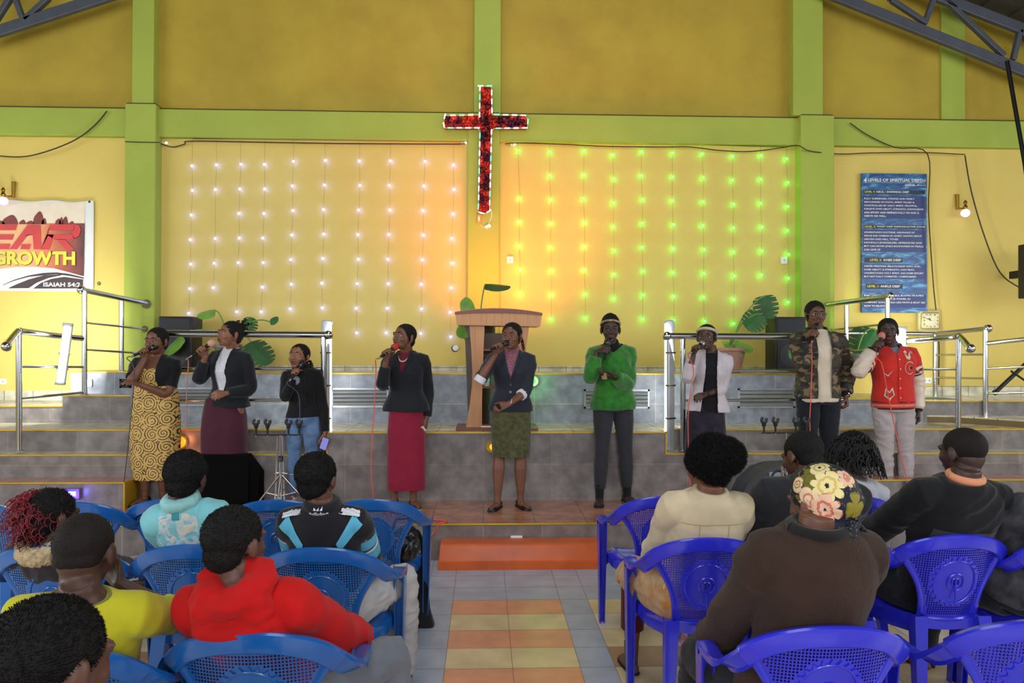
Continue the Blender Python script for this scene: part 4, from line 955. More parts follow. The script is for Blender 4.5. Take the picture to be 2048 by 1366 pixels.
CHAIRS_L = [(378, 1091, .02, 'blue chair in the second row holding the child in aqua lace'),
            (636, 1097, -.06, 'blue chair holding the boy in the black and cyan tracksuit'),
            (92, 1092, .03, 'blue chair holding the girl with curly red hair'),
            (335, 1000, .0, 'empty blue front row chair before the child in aqua lace'), (550, 1001, 0, 'empty blue front row chair between the two dark haired children'),
            (744, 1000, -.0, 'blue front row chair with the black leather bag, nearest the aisle'),
            (140, 1005, -.03, 'empty blue front row chair before the girl with red curls'), (-60, 1008, 0, 'blue front row chair cut off by the left edge'),
            (492, 1268, .0, 'blue chair holding the boy in the red hooded top'), (72, 1298, .0, 'blue chair holding the boy in the yellow shirt')]
CHAIRS_R = [(1420, 1077, .0, 'royal blue chair holding the woman in the cream jacket'), (1330, 994, .05, 'empty royal blue front row chair nearest the aisle'),
            (1518, 990, 0, 'royal blue front row chair between the cream jacket and the man in black'), (1712, 994, 0, 'royal blue front row chair under the woman with long curls'),
            (1915, 994, .0, 'royal blue front row chair before the man with the orange collar'),
            (1688, 1078, .0, 'royal blue chair holding the man in the black jacket'), (1925, 1071, .0, 'royal blue chair holding the man with the orange collar'), (2175, 1076, 0, 'royal blue chair cut off by the right edge'),
            (1672, 1256, .0, 'royal blue chair holding the woman in the floral headscarf'), (2095, 1243, .0, 'royal blue chair in the bottom right corner')]
CH = {}
for lst, m, g, nm in ((CHAIRS_L, CB, 'blue plastic chairs on the left', 'L'), (CHAIRS_R, CP, 'royal blue plastic chairs on the right', 'R')):
    proto = None
    for i, (px, py, rz, lb) in enumerate(lst):
        loc, rz = chair_at(px, py, rz)
        if proto is None: proto = make_chair(lb, m, g); proto.location = loc; proto.rotation_euler = (0, 0, rz); c_ = proto
        else: c_ = dup(proto, loc, rz, lb, g)
        c_.scale = (.93, 1, 1); CH[nm+str(i)] = c_
# ------------------------------------------------------------------ people
def fr(yaw=0, pitch=0, roll=0):
    r = math.radians
    return Matrix.Rotation(r(yaw), 3, 'Z') @ Matrix.Rotation(r(pitch), 3, 'X') @ Matrix.Rotation(r(roll), 3, 'Y')
PROF = {'F': [(-.15, .13, .09, 0), (-.05, .160, .108, 0), (.05, .163, .112, .005), (.18, .142, .10, .002), (.32, .118, .086, -.002), (.45, .125, .093, -.006), (.6, .138, .112, -.014), (.72, .146, .108, -.008), (.82, .142, .092, 0), (.9, .108, .074, .008), (.96, .074, .060, .012), (1.0, .056, .052, .012), (1.08, .048, .048, .008)],
        'M': [(-.15, .13, .10, 0), (-.05, .152, .108, 0), (.05, .152, .108, 0), (.18, .145, .102, 0), (.32, .140, .098, -.002), (.45, .146, .104, -.004), (.6, .160, .112, -.006), (.72, .170, .112, -.004), (.82, .163, .098, .002), (.9, .125, .080, .008), (.96, .085, .064, .012), (1.0, .064, .058, .012), (1.08, .055, .054, .008)]}
def prof(sex, t, fat=1):
    p = PROF[sex]; ts = [q[0] for q in p]
    return [float(np.interp(t, ts, [q[i] for q in p])) for i in (1, 2, 3)]

SKINS = {}
def skin(i):
    cols = [(116, 74, 54), (94, 60, 46), (134, 88, 64), (78, 52, 42), (100, 64, 46), (66, 45, 38)]
    return mat('skin_tone_%s' % 'abcdef'[i], cols[i], .46, var=.10, scale=14, bump=.06, bscale=120, spec=.45)
STUB = mat('shaved_hair', (30, 23, 21), .8, var=.1, scale=30, spec=.25)
HAIRM = mat('black_hair', (17, 14, 13), .75, var=.3, scale=60, bump=.5, bscale=260, spec=.3)
EYEW = mat('eye_white', (165, 152, 140), .35, var=0); EYEB = mat('eye_dark', (20, 12, 9), .15, var=0)
LIP = mat('lips', (112, 58, 54), .42, var=.05); BROW = mat('eyebrow', (22, 16, 14), .9)

class Person:
    def __init__(s, label, root, hip, neck, head, sex='F', k=1.0, hs=1.0, yaw=0, hyaw=0, hpitch=0, hroll=0, sk=0, sw=1.0):
        """root: ground point; hip, neck, head: world points (hip centre, base of neck, centre of head)"""
        s.t = thing('person', label, 'person', root); s.o = V(root); s.sex = sex; s.k = k; s.hs = hs; s.sk = skin(sk); s.sw = sw
        s.Hc = V(hip)-s.o; s.N = V(neck)-s.o; s.Hd = V(head)-s.o
        up = (s.N-s.Hc); s.L = up.length; up.normalize()
        lf = fr(yaw) @ V((1, 0, 0)); lf = (lf-up*lf.dot(up)).normalized(); bk = up.cross(lf)
        s.T = Matrix((lf, bk, up)).transposed(); s.HM = fr(hyaw, hpitch, hroll)
        s.fwd = -bk
        wS = .150 if sex == 'F' else .172
        s.S = {q: s.tp(sg*wS*sw, .005, .815) for q, sg in (('L', 1), ('R', -1))}
        s.arm = {}; s.grip = {}; s.leg = {}; s.body = MB(); s.fat = 1; s.pending = []; s.footd = {}; s.hands = MB()
    def tp(s, x, y, t): return s.Hc+s.T @ V((x*s.k, y*s.k, t*s.L))
    def w(s, p): return V(p)-s.o
    def to_local(s, p):
        q = s.T.transposed() @ (V(p)-s.Hc); return q.x/s.k, q.y/s.k, q.z/s.L
    def solve(s, side, W, E):
        S = s.S[side]; W = V(W); l1, l2 = .275*s.k, .245*s.k; D = W-S; d = D.length
        if d > (l1+l2)*.995: f = d/(l1+l2)*1.006; l1 *= f; l2 *= f
        a = (l1*l1-l2*l2+d*d)/(2*d); h = math.sqrt(max(0, l1*l1-a*a)); u = D.normalized(); e = V(E)-S; e = e-u*e.dot(u)
        if e.length < 1e-4: e = V((0, 0, -1))-u*(-u.z)
        El = S+u*a+e.normalized()*h; s.arm[side] = (S, El, W)
    def hand(s, side, d, n, curl, spread=.0, thumb=30, z=1.0):
        """d: wrist to knuckles, n: palm normal; curl: (mcp, pip, dip) degrees"""
        W = s.arm[side][2]; d = V(d).normalized(); n = V(n); n = (n-d*n.dot(d)).normalized(); k = s.k*z
        tdir = d.cross(n) if side == 'R' else n.cross(d)
        mb = s.hands; R = []
        for f, wd, th in ((-.01, .023, .019), (.02, .028, .0165), (.05, .037, .016), (.078, .041, .0145), (.094, .040, .012)):
            c = W+d*(f*k); R.append([c+(tdir*math.cos(a)*wd+n*math.sin(a)*th)*k for a in [2*PI*j/14 for j in range(14)]])
        mb.rings(R)
        for i, (off, ln) in enumerate(((.030, .92), (.010, 1.02), (-.010, .96), (-.029, .76))):
            p = W+(d*(.086-.006*abs(i-1.2))+tdir*off)*k; ang = 0; pts = [p-d*.01*k]; r = [.0102*k]; dd = d+tdir*spread*(1.5-i)*.1
            for sgl, cu, rr in ((.042, curl[0], .0098), (.027, curl[1], .0088), (.022, curl[2], .0078)):
                ang += math.radians(cu if not hasattr(cu, '__len__') else cu[i])
                q = dd*math.cos(ang)+n*math.sin(ang); pts.append(p.copy()); r.append(rr*k); p = p+q*sgl*ln*k
            pts.append(p); r.append(.0062*k); pts = [pts[0]]+pts[2:] if False else pts
            mb.tube(pts, r, 8, sub=2)
        a = math.radians(thumb); t0 = W+(d*.022+tdir*.020+n*.006)*k; t1 = t0+(d*.026+tdir*.022+n*.012)*k; q = (d*math.cos(a)*.7+n*math.sin(a)+tdir*.35).normalized()
        t2 = t1+q*.030*k; t3 = t2+(q*.8+d*.2-tdir*.25+n*.1*math.sin(a)).normalized()*.026*k
        mb.tube([t0-d*.01*k, t1, t2, t3], [.0135*k, .0125*k, .0108*k, .0078*k], 8, sub=3)
    def grip_at(s, side, G, m, d, E, r=.0):
        """close the hand of this side round an axis m through point G; thumb end points along m"""
        G = V(G); m = V(m).normalized(); d = V(d); d = (d-m*d.dot(m)).normalized()
        n = m.cross(d) if side == 'R' else d.cross(m)
        k = s.k; W = G-n*(.027*k)-d*(.082*k); s.solve(side, W, E); s.hand_q = (side, d, n)
        s.pending.append((side, d, n, (52, 74, 50), 62))
    def build_body(s, voxel=.005, face=True, ears=True, feet=True, it=2):
        k = s.k; mb = s.body; sx = s.sex; fat = s.fat
        ts = [-.07, -.02, .05, .18, .32, .45, .6, .72, .82, .9, .96, 1.0, 1.06]
        R = []
        for t in ts:
            a, b, y0 = prof(sx, t); g_ = float(np.interp(t, [.6, .85], [.86, 1])); R.append([s.tp(a*s.sw*fat*g_*math.cos(q), b*fat*g_*math.sin(q)+y0, t) for q in [2*PI*j/24 for j in range(24)]])
        mb.rings(R)
        # neck
        hb = s.Hd+s.HM @ V((0, .022, -.045))*s.hs; nb = s.tp(0, .008, .95); nr = (.050 if sx == 'F' else .058)*(.5*k+.5*s.hs)
        mb.tube([nb, nb.lerp(hb, .5), hb], [nr*1.15, nr, nr*.98], 16)
        for q, sg in (('L', 1), ('R', -1)):
            if q in s.arm:
                S, E, W = s.arm[q]; e1 = E.lerp(S, .14); e2 = E.lerp(W, .14)
                S0 = s.tp(sg*.085*s.sw, 0, .82)
                mb.tube([S0, S, S.lerp(E, .35), S.lerp(E, .7), e1, e2, E.lerp(W, .35), E.lerp(W, .7), W, W+(W-E).normalized()*.008], [x*k*fat for x in (.046, .047, .043, .038, .0355, .0365, .035, .0275, .0225, .022)], 14, sub=2)
        for q in s.leg:
            Hp, K, A = s.leg[q]
            mb.tube([Hp+(Hp-K).normalized()*.02, Hp, Hp.lerp(K, .35), Hp.lerp(K, .75), K, K.lerp(A, .12), K.lerp(A, .32), K.lerp(A, .65), K.lerp(A, .92), A], [x*k*fat for x in (.06, .070, .066, .055, .050, .048, .054, .042, .030, .031)], 16, sub=2)
            if q in s.footd:
                f = V(s.footd[q]); f.z = 0; f.normalize(); u = V((0, 0, 1)); g = A.z-.0
                mb.tube([A+u*.0, A-u*(g-.035)*.6, A-u*(g-.028)-f*.012*k], [.03*k, .031*k, .026*k], 12)
                mb.tube([A-u*(g-.026)-f*.045*k, A-u*(g-.032)+f*.02*k, A-u*(g-.026)+f*.09*k, A-u*(g-.016)+f*.15*k, A-u*(g-.012)+f*.18*k], [.022*k, .031*k, .034*k, .028*k, .016*k], 12, sub=2, flat=.8)
        # head
        H = lambda x, y, z: s.Hd+s.HM @ V((x, y, z))*s.hs
        def e(c, r): mb.ell(H(*c), tuple(x*s.hs for x in r), 20, 14, R=s.HM)
        e((0, .012, .027), (.0735, .093, .078)); e((0, -.030, -.018), (.062, .058, .074)); e((0, -.034, -.062), (.047, .047, .038)); e((0, -.066, -.084), (.022, .018, .017))
        e((0, .040, -.02), (.058, .055, .055))
        if face:
            for g in (-1, 1):
                e((g*.036, -.054, -.024), (.025, .026, .022)); e((g*.027, -.077, .022), (.025, .011, .009)); e((g*.013, -.091, -.028), (.011, .011, .009))
                e((g*.0298, -.0755, .0125), (.0175, .0115, .0068)); e((g*.0298, -.0745, -.0072), (.0165, .0105, .0062))
            mb.tube([H(0, -.080, .016), H(0, -.091, -.004), H(0, -.1025, -.022), H(0, -.100, -.030)], [x*s.hs for x in (.010, .0105, .0125, .011)], 10, sub=2)
            e((0, -.0835, -.046), (.026, .013, .010)); e((0, -.082, -.062), (.023, .013, .010))
        if ears:
            for g in (-1, 1):
                c = H(g*.0765, .014, -.006); mb.ell(c, (.009*s.hs, .019*s.hs, .031*s.hs), 12, 10, R=s.HM @ Matrix.Rotation(g*.35, 3, 'Z'))
                mb.ell(H(g*.073, .006, -.030), (.007*s.hs, .010*s.hs, .012*s.hs), 10, 8, R=s.HM)
        for p in s.pending: s.hand(*p[:4], thumb=p[4])
        mb.add(s.hands.v, s.hands.f)
        me = remesh(mb, voxel, it, .5)
        s.bodyob = link('body', me, s.sk, s.t, 179); return s.bodyob
    def face_parts(s, gaze=(0, 0), closed=False, brow=True):
        H = lambda x, y, z: s.Hd+s.HM @ V((x, y, z))*s.hs
        for g in (-1, 1):
            if not closed:
                c = H(g*.0300, -.0722, .0035); q = s.HM @ V((gaze[0], -1, gaze[1])); q.normalize(); r = .0118*s.hs
                mb = MB(); mb.ell(c, r, 14, 10); mb.ell(c+q*r*.36, r*.74, 12, 8, 1); mb.build('eye', [EYEW, EYEB], s.t, True)
            if brow:
                MB().tube([H(g*.014, -.089, .024), H(g*.030, -.088, .030), H(g*.047, -.076, .025)], [.003*s.hs, .0038*s.hs, .002*s.hs], 6, sub=3).build('eyebrow', BROW, s.t)
        mb = MB(); mb.tube([H(-.023, -.089, -.0515), H(-.010, -.0965, -.047), H(0, -.097, -.0485), H(.010, -.0965, -.047), H(.023, -.089, -.0515)], [x*s.hs for x in (.002, .005, .0045, .005, .002)], 7, sub=3)
        mb.tube([H(-.021, -.089, -.053), H(0, -.096, -.0605), H(.021, -.089, -.053)], [x*s.hs for x in (.002, .0062, .002)], 7, sub=4); mb.build('lips', LIP, s.t, True)
    # ---------------- hair
    def H(s, x, y, z): return s.Hd+s.HM @ V((x, y, z))*s.hs
    def crop(s, grow=1.0, lump=.0015, top=0, m=None, fuzz=1500, fl=.006, back=0, name='hair', shape=None):
        mb = MB(); hs = s.hs
        sh = shape or [((0, .020, .033), (.0795*grow, .0945*grow, .0815*grow+top)), ((0, .050+back, -.022), (.059*grow, .055*grow+back, .056*grow))]
        for c, r in sh: mb.ell(s.H(*c), tuple(x*hs for x in r), 28, 18, R=s.HM)
        me = remesh(mb, .0045*hs+.0005, 2); co = getco(me); no = getno(me)
        d = np.array([lump*noise.noise(V(c)*55)+lump*.6*noise.noise(V(c)*140) for c in co]); co2 = co+no*d[:, None].astype(np.float32); setco(me, co2)
        n0 = len(co2); vs = []; fs = []
        idx = [rnd.randrange(n0) for _ in range(fuzz)]
        for i in idx:
            p = V(co2[i]); n_ = V(no[i]); j = V((rnd.uniform(-1, 1), rnd.uniform(-1, 1), rnd.uniform(-1, 1)))
            a = p+n_*fl*.3; b = p+(n_+j*.6).normalized()*fl*rnd.uniform(.5, 1.2); sd = n_.cross(j).normalized()*.0011
            k_ = len(vs); vs += [p+sd-n_*.001, p-sd-n_*.001, a+sd, a-sd, b]; fs += [(k_, k_+1, k_+3, k_+2), (k_+2, k_+3, k_+4)]
        b = MB(); b.v = [tuple(c) for c in co2]; b.f = [tuple(p.vertices) for p in me.polygons]; b.m = [0]*len(b.f); b.add(vs, fs)
        me2 = bpy.data.meshes.new(name); me2.from_pydata(b.v, [], b.f); me2.update(); bpy.data.meshes.remove(me)
        o = link(name, me2, m or HAIRM, s.t, 179); return o
    def curls(s, roots, length, rad, turns, r, m, drop=0, name='curls', seed=1, n=26):
        rr = random.Random(seed); mb = MB()
        for p, d in roots:
            p = V(p); d = V(d).normalized(); L = length*rr.uniform(.7, 1.2); u = d.orthogonal().normalized(); w_ = d.cross(u); ph = rr.uniform(0, 6.28); pts = []
            for i in range(n+1):
                f = i/n; c = p+d*L*f+V((0, 0, -drop*f*f)); a = ph+turns*2*PI*f; q = rad*min(1, f*3); pts.append(c+(u*math.cos(a)+w_*math.sin(a))*q)
            mb.tube(pts, [r*(1-.5*i/n) for i in range(n+1)], 4, cap=False)
        return mb.build(name, m, s.t, True)
    # ---------------- clothes
    def torso_ring(s, t, off, fx=1, fy=1, n=28):
        a, b, y0 = prof(s.sex, t); a = (a*s.sw*s.fat+off)*fx; b = (b*s.fat+off)*fy
        def se(c): return math.copysign(abs(c)**.88, c)
        return [s.tp(a*se(math.cos(q)), b*se(math.sin(q))+y0, t) for q in [2*PI*j/n for j in range(n)]]
    def sleeve(s, mb, side, off, upto=1.0, cuff=1.0, elbow=1.0, blouse=0):
        S, E, W = s.arm[side]; sg = 1 if side == 'L' else -1; k = s.k*s.fat
        S0 = s.tp(sg*.08*s.sw, 0, .82); st = []
        base = [(0, S0, .050), (.0, S.copy(), .051)]
        path = [S0, S]; rad = [.050*k+off, .051*k+off]
        pl = [(.3, .045), (.62, .041), (.86, .0385)]; pf = [(.14, .0385), (.4, .036), (.7, .030), (1.0, .0245)]
        for f, r in pl:
            if f*.5 <= upto: path.append(S.lerp(E, f)); rad.append(r*k+off)
        if upto > .5:
            for f, r in pf:
                if .5+f*.5 <= upto+.001: path.append(E.lerp(W, f)); rad.append(r*k+off*(1+(cuff-1)*f)+blouse*math.sin(PI*min(1, f*1.1)))
            fend = (upto-.5)*2
            if fend < .995 and (.5+.14*.5) <= upto:
                path.append(E.lerp(W, fend)); rad.append(rad[-1])
        else: path.append(S.lerp(E, upto*2)); rad.append(rad[-1]*.99*cuff)
        mb.tube(path, rad, 18, sub=2)
    def top(s, name, m, t0=.0, t1=.97, off=.014, hem=0, sleeves=None, soff=.012, voxel=.0065, fold=.005, seed=1, ff=(9, 9, 5), cutf=None, it=3, cuff=1.0, blouse=0, pads=0, waist=0, rings=None, fy=1, hump=None, extra=None):
        mb = MB(); ts = [t0]+[t for t in (.0, .05, .12, .18, .25, .32, .45, .6, .72, .82, .88, .93, .965, 1.0) if t0+.02 < t < t1-.01]+[t1]; R = []
        for t in ts:
            f = 1+hem*max(0, (.30-t)/.30); w_ = off-waist*math.exp(-((t-.32)/.12)**2)
            if t > .93: w_ = off*.6
            R.append(s.torso_ring(t, w_, f, fy*f))
        if rings: # extra rings down below, given as (centre, a, b)
            R = [[c+V((a*math.cos(q), b*math.sin(q), 0)) for q in [2*PI*j/28 for j in range(28)]] for c, a, b in rings]+R
        mb.rings(R)
        for q in (sleeves or {}): s.sleeve(mb, q, soff, sleeves[q], cuff, blouse=blouse)
        if pads:
            for q, sg in (('L', 1), ('R', -1)): mb.ell(s.tp(sg*.140*s.sw, 0, .85), (.058*s.k, .055*s.k, pads), 14, 10)
        if extra: extra(mb)
        me = remesh(mb, voxel, it)
        if fold: folds(me, fold, ff, seed, fold*.35)
        if cutf: cut(me, lambda c: cutf(*s.to_local(c)))
        return link(name, me, m, s.t, 179)
    def vneck(s, w_top=.055, t_bot=.5, w_bot=.004, t_top=1.1, power=1.0):
        def f(x, y, t): return y < .0 and t_bot < t and abs(x) < w_bot+(w_top-w_bot)*max(0, min(1, (t-t_bot)/(.95-t_bot)))**power
        return f
    def decal(s, onto, pts2, faces, name, m, off=.004, front=True, thick=.003, smooth=False):
        """pts2: (x, t) in torso units; laid on the garment"""
        b = getattr(onto, '_b', None) if False else bvh_of(onto.data); vs = []
        dr = (s.T @ V((0, 1, 0))) if front else (s.T @ V((0, -1, 0)))
        for x, t in pts2: vs.append(project(b, s.tp(x, 0, t)-dr*.5, dr, off))
        n = len(vs); vs2 = vs+[v+dr*(thick+off) for v in vs]
        mb = MB().add(vs2, list(faces)+[tuple(reversed([i+n for i in f])) for f in faces]+[])
        return mb.build(name, m, s.t, smooth)
    def strip(s, onto, A, B, name, m, n=14, off=.005, front=True):
        """ribbon between two polylines in torso units"""
        def rs(P_, f):
            L = [0]; 
            for a, b in zip(P_[:-1], P_[1:]): L.append(L[-1]+math.hypot(b[0]-a[0], b[1]-a[1]))
            return (float(np.interp(f*L[-1], L, [p[0] for p in P_])), float(np.interp(f*L[-1], L, [p[1] for p in P_])))
        pts = []; 
        for i in range(n+1):
            a = rs(A, i/n); b = rs(B, i/n)
            for g in (0, .33, .67, 1): pts.append((a[0]+(b[0]-a[0])*g, a[1]+(b[1]-a[1])*g))
        fs = [(4*i+j, 4*i+j+1, 4*i+j+5, 4*i+j+4) for i in range(n) for j in range(3)]
        return s.decal(onto, pts, fs, name, m, off, front)
    def lapels(s, onto, m, t_bot=.5, w_top=.055, wd=.035, off=.006):
        for g in (-1, 1):
            s.strip(onto, [(g*.004, t_bot), (g*w_top*.55, t_bot+(.95-t_bot)*.5), (g*w_top, .93)], [(g*.008, t_bot), (g*(w_top*.55+wd), t_bot+(.95-t_bot)*.62), (g*(w_top+wd*.6), .93)], 'lapel', m, off=off)
    def skirt(s, name, m, rows, fold=.004, seed=3, ff=(12, 12, 3), voxel=.0065, hollow=True, slit=None):
        """rows: (world centre, a, b)"""
        R = [[V(c)-s.o+V((a*math.copysign(abs(math.cos(q))**.78, math.cos(q)), b*math.copysign(abs(math.sin(q))**.78, math.sin(q)), 0)) for q in [2*PI*j/32 for j in range(32)]] for c, a, b in rows]
        me = remesh(MB().rings(R), voxel, 2); folds(me, fold, ff, seed, 0)
        zb = min((V(c)-s.o).z for c, a, b in rows)
        zt_ = max((V(c)-s.o).z for c, a, b in rows)
        cut(me, lambda c: c.z < zb+.004 or c.z > zt_-.004)
        return link(name, me, m, s.t, 179)
    def trousers(s, m, off=.010, name='trousers', ends=1.0, fold=.004, t1=.22, knee=0, flare=0, seed=5, voxel=.0065, ff=(10, 10, 16)):
        mb = MB(); R = [s.torso_ring(t, off) for t in (-.12, -.05, .05, .12, t1)]; mb.rings(R); k = s.k*s.fat
        for q in s.leg:
            Hp, K, A = s.leg[q]
            pts = [Hp+(Hp-K).normalized()*.03, Hp, Hp.lerp(K, .35), Hp.lerp(K, .75), K]+[K.lerp(A, q_) for q_ in (.15, .35, .7) if q_ < ends]+[K.lerp(A, ends)]
            mb.tube(pts, [x*k+off+flare*f for x, f in ([(.074, 0), (.084, 0), (.078, 0), (.060, .1), (.053, .3), (.051, .4), (.055, .6), (.045, .85)][:len(pts)-1]+[(.038 if ends > .7 else .052, 1)])], 18, sub=2)
        me = remesh(mb, voxel, 3); folds(me, fold, ff, seed, fold*.3)
        return link(name, me, m, s.t, 179)
    def shoe(s, q, m, kind='flat', sole=None, h=0):
        A = s.leg[q][2]; f = V(s.footd[q]); f.z = 0; f.normalize(); u = V((0, 0, 1)); sd = f.cross(u); k = s.k; b = V((A.x, A.y, .0))
        mb = MB(); R = []
        for x, w_, z0_, z1_ in ((-.062, .018, .004, .055), (-.05, .030, .0, .062), (-.02, .033, .0, .060 if kind != 'flat' else .04), (.03, .034, .0, .066 if kind == 'lace' else .036), (.08, .040, .0, .048 if kind == 'lace' else .040), (.125, .040, .0, .040), (.16, .033, .002, .032), (.185, .018, .005, .022)):
            c = b+f*x*k; zc = (z0_+z1_)/2; hz = (z1_-z0_)/2; R.append([c+sd*(w_*k*math.cos(a))+u*((zc+hz*math.sin(a))*k) for a in [2*PI*j/14 for j in range(14)]])
        mb.rings(R)
        if kind == 'boot': mb.tube([b+u*.03, b+u*.09*k, b+u*.17*k], [.035*k, .037*k, .042*k], 14)
        me = remesh(mb, .005, 2); sh = link('shoe', me, m, s.t, 179)
        mb = MB(); R2 = [[b+f*x*k+sd*(w_*k*1.03*g) for g in (-1, 1)] for x, w_ in ((-.066, .02), (-.05, .031), (0, .034), (.08, .041), (.13, .041), (.165, .033), (.19, .015))]
        poly = [r[0] for r in R2]+[r[1] for r in reversed(R2)]; o = MB().prism([p+u*.001 for p in poly], u*.010).build('sole', sole or BLK, sh)
        return sh

def lathe_m(mb, base, ax, prof, n=14, m=0):
    ax = V(ax).normalized(); u = ax.orthogonal().normalized(); w_ = ax.cross(u)
    mb.rings([[V(base)+ax*z+(u*math.cos(2*PI*j/n)+w_*math.sin(2*PI*j/n))*max(r, .0005) for j in range(n)] for r, z in prof], m)
MICB = mat('mic_black', (20, 20, 22), .35, .3); MICS = mat('mic_silver', (150, 150, 152), .3, .9)
def microphone(label, G, m, headm, cablep=None, cablem=None, body=None, foam=False):
    """G: grip centre, m: axis towards the head"""
    G = V(G); m = V(m).normalized(); t = thing('microphone', label, 'microphone', G); b = MB()
    lathe_m(b, -m*.085, m, [(0, 0), (.010, 0), (.0115, .01), (.0125, .08), (.0165, .155), (.018, .160), (0, .162)], m=0); b.build('handle', body or MICB, t, True)
    hd = MB(); c = m*.095; r = .031 if foam else .0265
    lathe_m(hd, m*.070, m, [(0, 0), (r*.62, 0), (r*.97, .012), (r, .026), (r*.93, .042), (r*.66, .056), (r*.25, .063), (0, .064)], 18); hd.build('windscreen', headm, t, True)
    rg = MB(); lathe_m(rg, m*.066, m, [(0, 0), (.0195, 0), (.0195, .007), (0, .007)], 16); rg.build('ring', MICS, t, True)
    if cablep:
        e = MB(); lathe_m(e, -m*.108, m, [(0, 0), (.006, 0), (.009, .006), (.009, .026)], 10); e.build('plug', MICS, t, True)
        pts = [-m*.10, -m*.14]+[V(p)-G for p in cablep]; MB().tube(pts, .0042, 7, sub=6).build('cord', cablem, t, True)
    return t
# ------------------------------------------------------------------ the nine singers
def cloth(name, c, rough=.85, **kw):
    kw.setdefault('sheen', .15); kw.setdefault('spec', .25); kw.setdefault('bump', .12); kw.setdefault('bscale', 500)
    return mat(name, c, rough, **kw)
BLACKW = cloth('black_suiting', (26, 27, 32)); BLACKK = cloth('black_knit', (17, 17, 19)); NAVYW = cloth('charcoal_suiting', (38, 41, 50))
WHITEC = cloth('white_cotton', (214, 214, 220)); CREAMC = cloth('cream_cotton', (206, 190, 168))
SHB = mat('black_leather', (16, 16, 17), .3, var=.05, spec=.6); SHT = mat('beige_leather', (186, 160, 132), .5, var=.1); SOLE = mat('tan_sole', (170, 140, 104), .7)

class Stander(Person):
    def __init__(s, label, px, py, neckpx, headpx, H=1.57, hipdx=0, hf=.04, **kw):
        kw['hs'] = kw.get('hs', 1)*1.07; neckpx = (neckpx[0], neckpx[1]-7); headpx = (headpx[0], headpx[1]+1)
        root = P(px, py, Z=ZS); s.Y = root.y; s.Hh = H; k = H/1.6
        Q = lambda x, y, f=0: P(x, y, Y=root.y-f)
        hip = root+V((hipdx, 0, .522*H)); super().__init__(label, root, hip, Q(*neckpx), Q(headpx[0], headpx[1], hf), k=k, **kw)
        s.Q = lambda x, y, f=0: P(x, y, Y=s.Y-f)-s.o
    def feet(s, L, R, dirs=((.25, -1), (-.25, -1)), bend=.02):
        """pixel x of the left and right ankle; f: depth towards the camera"""
        for q, v, d, sg in (('L', L, dirs[0], 1), ('R', R, dirs[1], -1)):
            A = s.Q(v[0], 1000, v[1]); A.z = .075*s.k; Hp = s.tp(sg*.082, 0, -.02); K = Hp.lerp(A, .50)+V((0, -bend, .0)); s.leg[q] = (Hp, K, A); s.footd[q] = (d[0], d[1], 0)
    def down(s, side, wpx, epx, f=(.0, .03), d=(0, 0, -1), n=None, curl=(25, 30, 15), thumb=20):
        W = s.Q(wpx[0], wpx[1], f[1]); s.solve(side, W, s.Q(epx[0], epx[1], f[0]-.05)); S, E, W = s.arm[side]
        dd = (W-E).normalized() if d == 'along' else V(d)
        nn = V(n) if n else V((-1 if side == 'L' else 1, .3, 0)); s.pending.append((side, dd, nn, curl, thumb))
    def mic(s, side, gpx, f, mpx, mf, epx, label, headm, d=(0, -.15, 1), **kw):
        """gpx: pixel of the grip, mpx: pixel of the windscreen"""
        G = s.Q(gpx[0], gpx[1], f); M_ = s.Q(mpx[0], mpx[1], mf); ax = (M_-G).normalized()
        s.grip_at(side, G, ax, d, s.Q(epx[0], epx[1], .05)); kw = dict(kw)
        if 'cablep' in kw: kw['cablep'] = [P(a, b, Y=s.Y-c) for a, b, c in kw['cablep']]
        return microphone(label, G+s.o, ax, headm, **kw)

FOAMP = mat('foam_pink', (206, 120, 110), .95, bump=.4, bscale=300); FOAMR = mat('foam_red', (196, 52, 48), .95, bump=.4, bscale=300); FOAMK = mat('foam_peach', (214, 160, 140), .95, bump=.4, bscale=300)
GRL = mat('mic_grille_dark', (46, 44, 44), .4, .6, var=.3, scale=500); GRS = mat('mic_grille_silver', (168, 160, 156), .35, .7, var=.3, scale=500)
CRED = mat('cord_coral', (226, 88, 78), .5, var=0); CPNK = mat('cord_pink', (188, 120, 100), .5, var=0); CGRY = mat('cord_grey', (70, 70, 72), .6, var=0)

# 1 gold swirl dress, black bolero
SW = bpy.data.materials.new('gold_swirl_cloth'); SW.use_nodes = True; nt = SW.node_tree; b = nt.nodes['Principled BSDF']; b.inputs['Roughness'].default_value = .7
tc = N(nt, 'TexCoord'); mp = N(nt, 'Mapping'); mp.inputs['Scale'].default_value = (8.5, .01, 8.5); nt.links.new(tc.outputs['Object'], mp.inputs[0])
vo = N(nt, 'TexVoronoi'); vo.voronoi_dimensions = '3D'; vo.inputs['Scale'].default_value = 1; vo.inputs['Randomness'].default_value = .35; nt.links.new(mp.outputs[0], vo.inputs['Vector'])
df = N(nt, 'VectorMath', operation='SUBTRACT'); nt.links.new(mp.outputs[0], df.inputs[0]); nt.links.new(vo.outputs['Position'], df.inputs[1]); sp = N(nt, 'SeparateXYZ'); nt.links.new(df.outputs[0], sp.inputs[0])
ang = mth(nt, 'ARCTAN2', sp.outputs[2], sp.outputs[0]); rad = mth(nt, 'SQRT', mth(nt, 'ADD', mth(nt, 'MULTIPLY', sp.outputs[0], sp.outputs[0]), mth(nt, 'MULTIPLY', sp.outputs[2], sp.outputs[2])))
sn = mth(nt, 'SINE', mth(nt, 'ADD', mth(nt, 'MULTIPLY', rad, 34.0), ang)); ln = mth(nt, 'GREATER_THAN', sn, .55)
